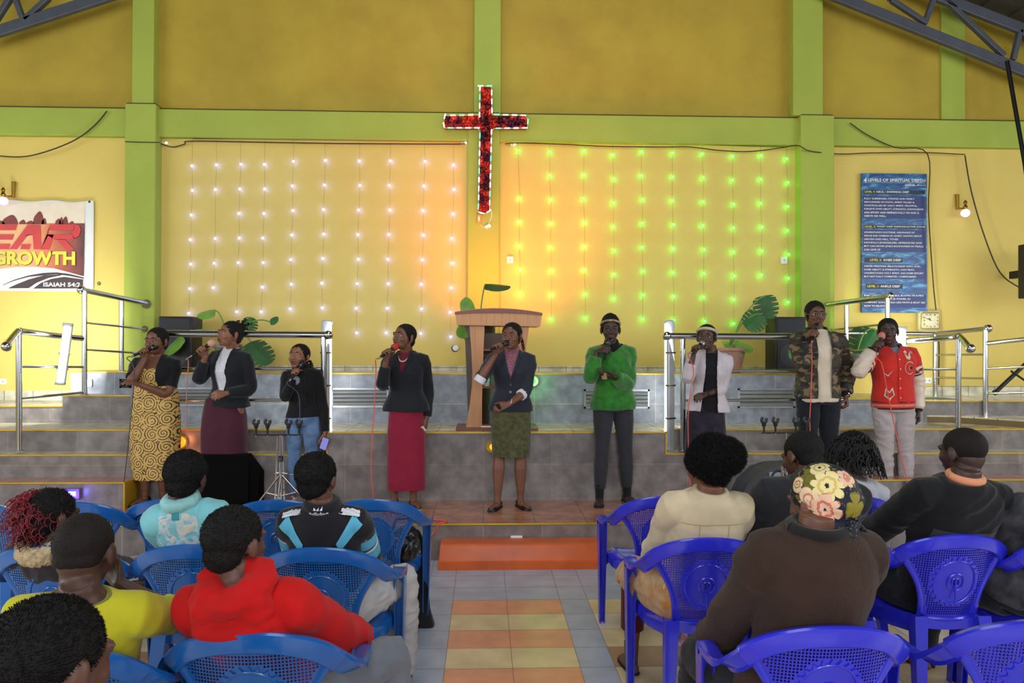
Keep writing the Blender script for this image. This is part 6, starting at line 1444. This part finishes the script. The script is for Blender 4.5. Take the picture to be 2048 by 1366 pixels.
p = Sitter('child with short hair in an aqua satin dress with cream lace across the back', 'L0', (362, 1003), 3.17, (374, 957), 3.20, k=.78, hs=.90, sex='F', hyaw=176, hpitch=6, sk=3, sw=1.0)
p.lap('L'); p.lap('R'); p.build_body(.006, face=False); p.crop(1.06, .003, top=.003, fuzz=9000, fl=.006)
p.top('satin_dress', AQ, -.1, 1.0, .020, sleeves={'L': .5, 'R': .5}, soff=.030, fold=.006, hem=.2)
mb = MB(); mb.rings([p.torso_ring(t, o_) for t, o_ in ((.52, .024), (.62, .026), (.74, .027), (.84, .027), (.90, .025), (.94, .020))]); me = remesh(mb, .007, 1); folds(me, .004, (14, 14, 10), 2, .002); cut(me, lambda c: p.to_local(c)[1] < -.02); link('lace_yoke', me, LACE, p.t, 179)
mb = MB(); mb.tube([p.tp(.066*math.cos(a), .01+.062*math.sin(a), .99) for a in [2*PI*i/16 for i in range(17)]], .026, 12); me = remesh(mb, .006, 1); folds(me, .004, (30, 30, 10), 4); link('satin_collar', me, cloth('aqua_collar', (142, 196, 196), .5), p.t, 179)
MB().box(p.tp(0, .088, .97), (.03, .012, .075), bev=.003).build('zip_tab', mat('teal_tab', (40, 140, 150), .5), p.t)
# boy in tracksuit
TK = cloth('track_black', (26, 25, 30)); CY = cloth('track_cyan', (92, 178, 208)); 
p = Sitter('boy in a black tracksuit top with cyan and white panels on the shoulders', 'L1', (645, 1010), 3.17, (634, 958), 3.20, k=.82, hs=.90, sex='M', hyaw=170, sk=1, sw=.96)
p.leg['R'] = (p.leg['R'][0], p.leg['R'][0]+V((.20, .30, .02)), p.leg['R'][0]+V((.20, .36, -.42)))
p.lap('L', .05); p.lap('R', .05); p.build_body(.006, face=False); p.crop(1.05, .003, fuzz=9000, fl=.0055)
j = p.top('tracksuit_top', TK, -.05, .99, .022, sleeves={'L': .97, 'R': .97}, soff=.020, fold=.005, seed=21)
mb = MB(); mb.tube([p.tp(.068*math.cos(a), .01+.064*math.sin(a), .99) for a in [2*PI*i/20 for i in range(21)]], .022, 12); col_ = mb.build('stand_collar', TK, p.t, True)
for g, q in ((1, 'L'), (-1, 'R')):
    p.strip(j, [(g*.16, .93), (g*.08, .72)], [(g*.205, .84), (g*.095, .64)], 'cyan_panel', CY, off=.004, front=False)
    for dx in (0, .016): p.strip(j, [(g*(.10), .95+dx), (g*.19, .905+dx)], [(g*.10, .962+dx), (g*.19, .917+dx)], 'white_stripe', WHITEC, off=.011, front=False)
    S, E, W = p.arm[q]; d = (E-S).normalized(); L_ = (E-S).length; rr = .045*p.k+.024
    for a, b_, m_ in ((.30, .55, CY), (.62, .66, WHITEC), (.70, .92, CY), (.24, .27, WHITEC)):
        mb = MB(); lathe_m(mb, S+d*L_*a, d, [(rr*.7, 0), (rr*(1.05-.12*a), 0), (rr*(1.05-.12*b_), L_*(b_-a)), (rr*.7, L_*(b_-a))], 22); mb.build('sleeve_panel', m_, p.t, True)
vs, fs = text_geo('adidas', 1, 0, .03); x0_ = min(v.x for v in vs); x1_ = max(v.x for v in vs)
cb_ = bvh_of(col_.data); dr = p.T @ V((0, -1, 0)); Wd = .078
def onback(x, z, off=.007):
    q0 = p.tp(0, 0, 1.0)+V((x, 0, z)); return project(cb_, q0-dr*.4, dr, off)
mb = MB(); mb.add([onback((v.x-x0_)/(x1_-x0_)*Wd-Wd/2, -.022+v.y*.026) for v in vs], fs)
for i, (xa, hh) in enumerate(((-.020, .010), (-.008, .017), (.006, .024))): mb.add([onback(x, z) for x, z in ((xa, .002), (xa+.010, .002), (xa+.014-.004, .002+hh*.55), (xa+.004-.002, .002+hh))], [(0, 1, 2, 3)])
mb.build('sports_logo', WHITEC, p.t)
p.trousers(cloth('white_print_shorts', (200, 196, 192), c2=(160, 160, 164), scale=9), .028, 'white_trousers', fold=.008)
# girl with red curls
RC = mat('red_curls', (122, 20, 34), .5, var=.35, scale=40); 
p = Sitter('girl with curly red and black hair and a cream fur collar at the left edge', 'L2', (90, 1088), 3.18, (108, 1032), 3.22, k=.80, hs=.92, sex='F', hyaw=150, hpitch=4, sk=3)
p.lap('L'); p.lap('R'); p.build_body(.006, face=True); p.crop(1.02, .003, fuzz=2500, fl=.010)
rr = random.Random(5); rt = []
for i in range(330):
    a = rr.uniform(0, 2*PI); b_ = rr.uniform(-.9, 1.3); c = p.Hd+V((-.055, -.03, .03)); d = V((math.cos(a)*math.cos(b_), math.sin(a)*math.cos(b_), math.sin(b_))); rt.append((c+d*.052, d+V((-.35, -.1, -.05))))
p.curls(rt, .075, .010, 2.6, .0026, RC, .05, 'red_curls', 6, 20)
p.curls([(p.Hd+V((rr.uniform(-.08, .03), -.05+rr.uniform(-.03, .03), .02)), V((-.2, -.3, -1))) for i in range(60)], .13, .009, 3, .003, HAIRM, 0, 'black_curls', 7, 20)
FUR = mat('cream_fur', (206, 182, 140), .95, var=.2, scale=50, bump=1, bscale=200); p.top('dark_jacket', cloth('dark_jacket', (46, 40, 46)), -.1, .95, .024, sleeves={'L': .95, 'R': .95}, soff=.022, fold=.006)
mb = MB(); mb.tube([p.tp(.095*math.cos(a), .01+.078*math.sin(a), .95) for a in [2*PI*i/18 for i in range(19)]], .038, 14); me = remesh(mb, .006, 1); folds(me, .008, (60, 60, 60), 3, .004); link('fur_collar', me, FUR, p.t, 179)
# boy in yellow
YT_ = cloth('yellow_tshirt', (190, 184, 36)); 
p = Sitter('boy with shaved head in a yellow t-shirt resting his chin on his right hand', 'L9', (160, 1192), 2.16, (170, 1105), 2.22, k=.84, hs=.93, sex='M', yaw=188, hyaw=186, hpitch=10, sk=3, sw=.98, lean=.02, hipy=.24)
p.lap('L', .06); p.rest('R', p.W_(236, 1165, 2.38), p.W_(345, 1250, 2.30), d=(-.5, .3, .55), n=(-.4, -.3, .5), curl=(55, 60, 40), thumb=40)
p.build_body(.006, face=True); p.crop(1.0, .0008, fuzz=1500, fl=.002, m=STUB, shape=[((0, .018, .032), (.0765, .0955, .0795)), ((0, .050, -.010), (.062, .052, .045))])
p.top('t_shirt', YT_, -.1, .955, .016, sleeves={'L': .36, 'R': .38}, soff=.020, fold=.006, seed=31, ff=(7, 7, 7), cuff=1.05)
MB().tube([p.tp(.092*math.cos(a), .012+.066*math.sin(a), .955) for a in [2*PI*i/26 for i in range(27)]], .007, 8).build('neckband', cloth('olive_neckband', (120, 116, 40)), p.t, True)
p.trousers(cloth('dark_trousers', (34, 34, 40)), .02)
# red hood
RH = cloth('red_fleece', (190, 16, 16), .85, sheen=.05)
p = Sitter('boy in a bright red hooded top seen from behind in the third row', 'L8', (478, 1178), 2.24, (471, 1086), 2.27, k=.84, hs=.91, sex='M', yaw=176, hyaw=158, hpitch=2, sk=1, sw=1.0)
p.leg['R'] = (p.leg['R'][0], p.leg['R'][0]+V((.26, .30, .03)), p.leg['R'][0]+V((.26, .36, -.42)))
p.lap('L', .05); p.rest('R', (p.Hc.x+.22, p.Hc.y+.30, .60), p.W_(715, 1330, 2.15)); p.build_body(.006, face=True); p.crop(1.0, .002, fuzz=5000, fl=.005)
def hood(mb):
    mb.tube([p.tp(.085*math.cos(a), .025+.078*math.sin(a), 1.02-.02*math.sin(a)) for a in [2*PI*i/20 for i in range(21)]], .042, 14)
    mb.ell(p.tp(.0, .098, .84), (.115, .036, .085), 20, 14); mb.ell(p.tp(.07, .085, .94), (.06, .045, .045), 16, 10); mb.ell(p.tp(-.07, .085, .94), (.06, .045, .045), 16, 10)
j = p.top('hooded_top', RH, -.12, .97, .026, sleeves={'L': .97, 'R': .97}, soff=.028, fold=.012, seed=41, ff=(5, 5, 6), fy=1.05, blouse=.006)
mb = MB(); hood(mb); me = remesh(mb, .0065, 6, .6); folds(me, .010, (9, 9, 14), 44, .003); link('hood', me, RH, p.t, 179)
p.trousers(cloth('grey_denim', (112, 116, 124)), .02, 'grey_jeans', fold=.006)
for q in ('L', 'R'): p.shoe(q, WHITEC, 'lace')
# boy bottom left
p2 = P(105, 1420, Y=1.22); CH['X'] = dup(CH['L0'], (p2.x-.02, .84, 0), 0, 'blue chair holding the boy with dark hair in the bottom left corner', 'blue plastic chairs on the left'); CH['X'].scale = (.93, 1, 1)
p = Sitter('boy with short dark hair in the bottom left corner, closest to the camera', 'X', (105, 1432), 1.30, (105, 1330), 1.33, k=.86, hs=.95, sex='M', hyaw=158, hpitch=8, sk=1)
p.lap('L'); p.lap('R'); p.build_body(.006, face=True); p.crop(1.0, .0025, fuzz=9000, fl=.006); p.top('dark_shirt', cloth('dark_shirt', (40, 36, 44)), -.1, .97, .02, sleeves={'L': .95, 'R': .95}, soff=.02)
# woman in cream jacket with afro
p = Sitter('woman with a large afro in a cream jacket and red printed skirt', 'R0', (1420, 984), 3.26, (1414, 937), 3.29, k=.90, hs=.90, sex='F', yaw=182, hyaw=208, hpitch=2, sk=0, sw=1.04)
p.fat = 1.1; p.lap('L', .04); p.lap('R', .04); p.build_body(.006, face=True)
p.crop(1, .006, fuzz=26000, fl=.016, shape=[((0, .03, .040), (.095, .105, .095)), ((.035, .07, .075), (.10, .085, .085)), ((-.03, .08, .06), (.09, .08, .08)), ((.05, .05, .045), (.085, .09, .075)), ((0, .055, -.02), (.062, .05, .055))], name='afro')
CJ = cloth('cream_jacket', (208, 190, 156)); j = p.top('jacket', CJ, -.05, .985, .026, sleeves={'L': .92, 'R': .92}, soff=.026, fold=.008, seed=51, ff=(6, 6, 6), pads=.018)
SEAM = cloth('tan_seam', (178, 156, 122)); p.strip(j, [(-.15, .78), (0, .80), (.15, .78)], [(-.15, .772), (0, .792), (.15, .772)], 'yoke_seam', SEAM, off=.001, front=False, n=24); [p.strip(j, [(g*.07, .78), (g*.06, .2)], [(g*.074, .78), (g*.064, .2)], 'panel_seam', SEAM, off=.001, front=False, n=20) for g in (-1, 1)]
mb = MB(); mb.tube([p.tp(.072*math.cos(a), .012+.068*math.sin(a), .985) for a in [2*PI*i/20 for i in range(21)]], .014, 10); mb.build('collar', CJ, p.t, True)
PRT = cloth('printed_cotton', (214, 190, 150), c2=(186, 120, 60), scale=24, var=.3); p.trousers(PRT, .035, 'printed_skirt', fold=.008, ends=.02)
mb = MB(); [mb.tube([A_.lerp(K_, 1.0), A_.lerp(K_, .35)], [.064, .058], 14) for K_, A_ in [(p.leg[q][1], p.leg[q][2]) for q in ('L', 'R')]]; mb.build('maroon_leggings', cloth('maroon_leggings', (92, 18, 30)), p.t, True)
for q in ('L', 'R'): p.shoe(q, mat('brown_boot', (96, 70, 56), .7), 'boot')
# man in black jacket
BKJ = cloth('black_jacket', (34, 34, 37)); 
p = Sitter('man in a plain black jacket bending his shaved head to the left', 'R5', (1632, 956), 3.28, (1604, 914), 3.36, k=1.0, hs=.92, sex='M', yaw=184, hyaw=200, hpitch=18, hroll=-6, sk=4, sw=1.12, lean=-.12)
p.lap('L', .04); p.lap('R', .04); p.build_body(.006, face=True); p.crop(1.0, .001, fuzz=3000, fl=.003); p.top('jacket', BKJ, -.05, .985, .03, sleeves={'L': .95, 'R': .95}, soff=.028, fold=.008, seed=61, ff=(6, 6, 6), pads=.02)
mb = MB(); mb.tube([p.tp(.076*math.cos(a), .012+.07*math.sin(a), .985) for a in [2*PI*i/20 for i in range(21)]], .018, 10); mb.build('collar', BKJ, p.t, True); p.trousers(BLACKW, .02)
# woman with long curls
p = Sitter('woman with long black curls in a white top in the front row', 'R3', (1712, 958), 4.20, (1704, 905), 4.26, k=.94, hs=.95, sex='F', yaw=176, hyaw=190, hpitch=8, sk=3, lean=-.02)
p.lap('L', .04); p.lap('R', .04); p.build_body(.006, face=False); p.crop(1.05, .004, fuzz=3000, fl=.01)
rt = []; rr = random.Random(9)
for i in range(150):
    a = rr.uniform(-2.7, 2.7); b_ = rr.uniform(.0, 1.4); rt.append((p.H(.080*math.sin(a)*math.cos(b_), .02+.092*math.cos(a)*math.cos(b_), .03+.075*math.sin(b_)), p.HM @ V((math.sin(a)*.8, .5*math.cos(a)+.2, .15))))
p.curls(rt, .10, .012, 3.4, .0058, mat('glossy_black_hair', (14, 11, 12), .6, var=.1, spec=.3), .20, 'long_curls', 9, 30)
p.top('white_top', cloth('white_denim', (196, 194, 200)), -.05, .97, .024, sleeves={'L': .93, 'R': .93}, soff=.022, fold=.008, seed=71); p.trousers(cloth('pale_trousers', (170, 166, 170)), .02)
# headscarf woman
SCM = bpy.data.materials.new('floral_satin'); SCM.use_nodes = True; nt = SCM.node_tree; b = nt.nodes['Principled BSDF']; b.inputs['Roughness'].default_value = .6; b.inputs['Specular IOR Level'].default_value = .25
p = Sitter('woman in a dark brown fleece and a navy headscarf printed with cream flowers', 'R8', (1632, 1060), 2.30, (1638, 1008), 2.36, k=.94, hs=.93, sex='F', yaw=186, hyaw=206, hpitch=6, sk=4, sw=1.08)
tc = N(nt, 'TexCoord'); ns = N(nt, 'TexNoise'); ns.inputs['Scale'].default_value = 25; nt.links.new(tc.outputs['Object'], ns.inputs['Vector'])
vm = N(nt, 'VectorMath', operation='MULTIPLY_ADD'); nt.links.new(ns.outputs['Color'], vm.inputs[0]); vm.inputs[1].default_value = (.016, .016, .016); nt.links.new(tc.outputs['Object'], vm.inputs[2])
base = mixc(nt, mth(nt, 'GREATER_THAN', N(nt, 'TexNoise', i2=14.0).outputs['Fac'], .60), lin((28, 32, 50)), lin((112, 104, 44)))
hc = p.Hd
def spt(px, py):
    """point on the scarf seen behind a pixel, so that the printed flowers have their real place on the cloth"""
    c = p.Hd+p.HM @ V((0, .02, .03)); o_ = CAMP-p.o; d = (P(px, py, Y=2.36)-CAMP).normalized(); oc = o_-c; r_ = .097; bb = oc.dot(d); dd = bb*bb-oc.dot(oc)+r_*r_
    return o_+d*(-bb-math.sqrt(max(0, dd)))
last = base
for px, py, R_, np_, c1_, c2_, ph in ((1608, 1052, .050, 3, (126, 118, 44), (90, 90, 40), .4), (1700, 1010, .044, 3, (140, 128, 40), (110, 100, 40), 1.7), (1618, 955, .040, 3, (110, 104, 40), (90, 90, 40), 2.2), (1660, 1046, .034, 2, (120, 110, 40), (90, 90, 40), .2),
        (1655, 972, .052, 7, (232, 216, 150), (206, 170, 90), .3), (1612, 1003, .044, 6, (236, 208, 170), (206, 90, 50), 1.0), (1652, 1018, .048, 6, (232, 188, 160), (190, 70, 46), 2.0), (1688, 960, .032, 6, (226, 190, 160), (206, 96, 60), .5), (1592, 968, .026, 5, (220, 196, 150), (160, 60, 40), .9), (1705, 1045, .034, 5, (222, 170, 140), (180, 80, 50), 0), (1640, 935, .034, 6, (224, 206, 150), (160, 140, 70), 1)):
    q = spt(px, py); df = N(nt, 'VectorMath', operation='SUBTRACT'); nt.links.new(vm.outputs[0], df.inputs[0]); df.inputs[1].default_value = q+V((.008, .008, .008))
    dt = []
    vdir = (q-(CAMP-p.o)).normalized(); ux = V((1, 0, 0)); uz = vdir.cross(ux).normalized()*-1
    for u in (ux, uz):
        dn = N(nt, 'VectorMath', operation='DOT_PRODUCT'); nt.links.new(df.outputs[0], dn.inputs[0]); dn.inputs[1].default_value = u; dt.append(dn.outputs['Value'])
    ln_ = N(nt, 'VectorMath', operation='LENGTH'); nt.links.new(df.outputs[0], ln_.inputs[0]); rad = ln_.outputs['Value']
    ang = mth(nt, 'ARCTAN2', dt[1], dt[0]); pet = mth(nt, 'ABSOLUTE', mth(nt, 'SINE', mth(nt, 'MULTIPLY', mth(nt, 'ADD', ang, ph), np_/2)))
    lim = mth(nt, 'MULTIPLY', mth(nt, 'ADD', mth(nt, 'MULTIPLY', mth(nt, 'POWER', pet, .5), .42), .60), R_); ins = mth(nt, 'LESS_THAN', rad, lim)
    rn = mth(nt, 'DIVIDE', rad, lim); rings_ = mth(nt, 'SINE', mth(nt, 'ADD', mth(nt, 'MULTIPLY', rn, 11), mth(nt, 'MULTIPLY', pet, 3.0))); w2 = mth(nt, 'MULTIPLY', mth(nt, 'GREATER_THAN', rings_, .55), .75)
    cc = mixc(nt, w2, lin(c1_), lin(c2_)); cc = mixc(nt, mth(nt, 'LESS_THAN', rn, .16 if np_ > 3 else 0), cc, lin((40, 30, 40))); last = mixc(nt, ins, last, cc)
nt.links.new(last, b.inputs['Base Color'])
p.fat = 1.08; p.rest('L', (p.Hc.x-.20, p.Hc.y+.30, .58), p.W_(1440, 1350, 2.15)); p.lap('R', .08, .62); p.build_body(.006, face=True)
mb = MB()
for c, r in (((0, .024, .038), (.088, .108, .090)), ((0, .055, -.004), (.080, .068, .066)), ((0, .085, .015), (.075, .055, .06)), ((.01, .075, -.055), (.055, .035, .04))): mb.ell(p.H(*c), r, 28, 18, R=p.HM)
me = remesh(mb, .005, 4); folds(me, .0025, (12, 12, 30), 6, .001); link('headscarf', me, SCM, p.t, 179)
mb = MB(); mb.tube([p.H(.0, .118, -.045), p.H(.02, .125, -.075), p.H(.03, .118, -.10)], [.022, .018, .008], 10, sub=3, flat=.5).tube([p.H(-.01, .118, -.045), p.H(-.04, .12, -.07), p.H(-.06, .115, -.075)], [.018, .014, .006], 10, sub=3, flat=.5); mb.build('scarf_knot', SCM, p.t, True)
BF = cloth('brown_fleece', (58, 41, 33), .95, sheen=.08, bump=.4, bscale=120); p.top('fleece', BF, -.1, .985, .028, sleeves={'L': .95, 'R': .95}, soff=.028, fold=.012, seed=81, ff=(4.5, 4.5, 6), pads=.02, fy=1.1)
mb = MB(); mb.tube([p.tp(.082*math.cos(a), .014+.076*math.sin(a), .985) for a in [2*PI*i/20 for i in range(21)]], .020, 10); mb.build('fleece_collar', cloth('black_fleece', (26, 22, 22)), p.t, True); p.trousers(BLACKW, .03, 'dark_skirt', ends=.8)
# man with the orange collar
p = Sitter('bald man in a black sweater with a grey band and an orange shirt collar', 'R6', (1928, 956), 3.30, (1924, 905), 3.34, k=.97, hs=.96, sex='M', yaw=184, hyaw=196, hpitch=3, sk=5, sw=1.04, lean=.03)
p.lap('R', .05); p.rest('L', (p.Hc.x-.24, p.Hc.y+.36, .64), p.W_(1790, 1110, 3.25)); p.build_body(.006, face=True); p.crop(1.0, .0004, fuzz=600, fl=.001, m=STUB, shape=[((0, .017, .030), (.0755, .0945, .079))])
j = p.top('sweater', BLACKK, -.08, .965, .026, sleeves={'L': .96, 'R': .96}, soff=.026, fold=.008, seed=91, ff=(6, 6, 8)); GB = cloth('grey_band', (58, 58, 62))
p.strip(j, [(-.16, .62), (0, .62), (.16, .62)], [(-.16, .47), (0, .47), (.16, .47)], 'grey_band', GB, off=.003, front=False, n=30)
p.strip(j, [(-.16, .44), (0, .44), (.16, .44)], [(-.16, .36), (0, .36), (.16, .36)], 'grey_band', GB, off=.003, front=False, n=30)
mb = MB(); mb.tube([p.tp(.068*math.cos(a), .012+.062*math.sin(a), .99) for a in [2*PI*i/24 for i in range(25)]], .017, 10); me = mb.build('shirt_collar', cloth('orange_cotton', (226, 150, 110)), p.t, True); p.trousers(BLACKW, .02)
for q in ('L', 'R'): p.shoe(q, SHB, 'lace')
# person at the right edge
p = Sitter('person in a dark plaid shirt cut off by the right edge of the picture', 'R7', (2132, 1010), 3.26, (2140, 955), 3.3, k=.90, hs=.92, sex='M', yaw=180, hyaw=180, sk=4, sw=1.1, lean=-.12)
p.lap('L', .06); p.lap('R'); p.build_body(.007, face=False); p.crop(1.02, .002, fuzz=2000); p.top('plaid_shirt', cloth('dark_plaid', (34, 34, 38), c2=(74, 74, 80), scale=14, var=.3), -.05, .98, .028, sleeves={'L': .95, 'R': .95}, soff=.03, fold=.01, pads=.02); p.trousers(BLACKW, .02)
# bags
c = CH['L5'].location
t = thing('tote_bag', 'black fabric tote bag hanging at the aisle side of the front row chair', 'bag', P(842, 1250, Z=0)); o = V(t.location); Yb = o.y
q = lambda x, y: P(x, y, Y=Yb)-o
left = [(822, 1252), (816, 1215), (814, 1160), (815, 1108)]; right = [(868, 1250), (860, 1215), (857, 1160), (858, 1104)]
R = []
for (a, b_) in zip(left, right):
    A, B = q(*a), q(*b_); c_ = (A+B)/2; w_ = (B-A).length/2; i = len(R); dp = (.055, .045, .03, .012)[i]
    R.append([c_+V((w_*math.copysign(abs(math.cos(a_))**.5, math.cos(a_)), dp*math.copysign(abs(math.sin(a_))**.5, math.sin(a_)), 0)) for a_ in [2*PI*j/24 for j in range(24)]])
me = remesh(MB().rings(R), .007, 2); folds(me, .006, (9, 9, 5), 17, .002); link('bag_body', me, cloth('black_nonwoven', (28, 28, 30), .8), t, 179)
MB().tube([q(824, 1108), q(822, 1080), q(832, 1062), q(842, 1078), q(846, 1106)], .006, 8, sub=5, flat=2).build('strap', BLACKK, t, True)
t = thing('handbag', 'crumpled black leather bag on the seat of the front row chair by the aisle', 'bag', V(c)+V((.12, .26, .452))); mb = MB(); mb.ell((0, 0, .07), (.10, .09, .075), 20, 14).ell((.03, 0, .13), (.05, .05, .06), 16, 10); me = remesh(mb, .006, 2); folds(me, .018, (14, 14, 10), 23, .006); link('bag_body', me, SHB, t, 179); MB().tube([V((-.04, -.02, .14)), V((-.02, -.04, .22)), V((.05, -.03, .22)), V((.06, -.01, .14))], .008, 8, sub=5).build('strap', SHB, t, True)

t = thing('floral_bag', 'black bag with pink flowers on the floor left of the woman in the headscarf', 'bag', P(1418, 1366, Z=0)+V((0, .25, 0))); mb = MB(); mb.ell((0, 0, .13), (.07, .10, .13), 20, 14); mb.ell((.01, 0, .22), (.05, .07, .05), 16, 10); me = remesh(mb, .006, 2); folds(me, .014, (12, 12, 14), 29, .004)
link('bag_body', me, mat('floral_cloth', (22, 20, 24), .6, c2=(196, 140, 160), scale=22, detail=1), t, 179); MB().tube([V((-.02, -.06, .24)), V((-.01, -.03, .33)), V((.0, .04, .33)), V((.0, .06, .24))], .006, 8, sub=5).build('strap', SHB, t, True)
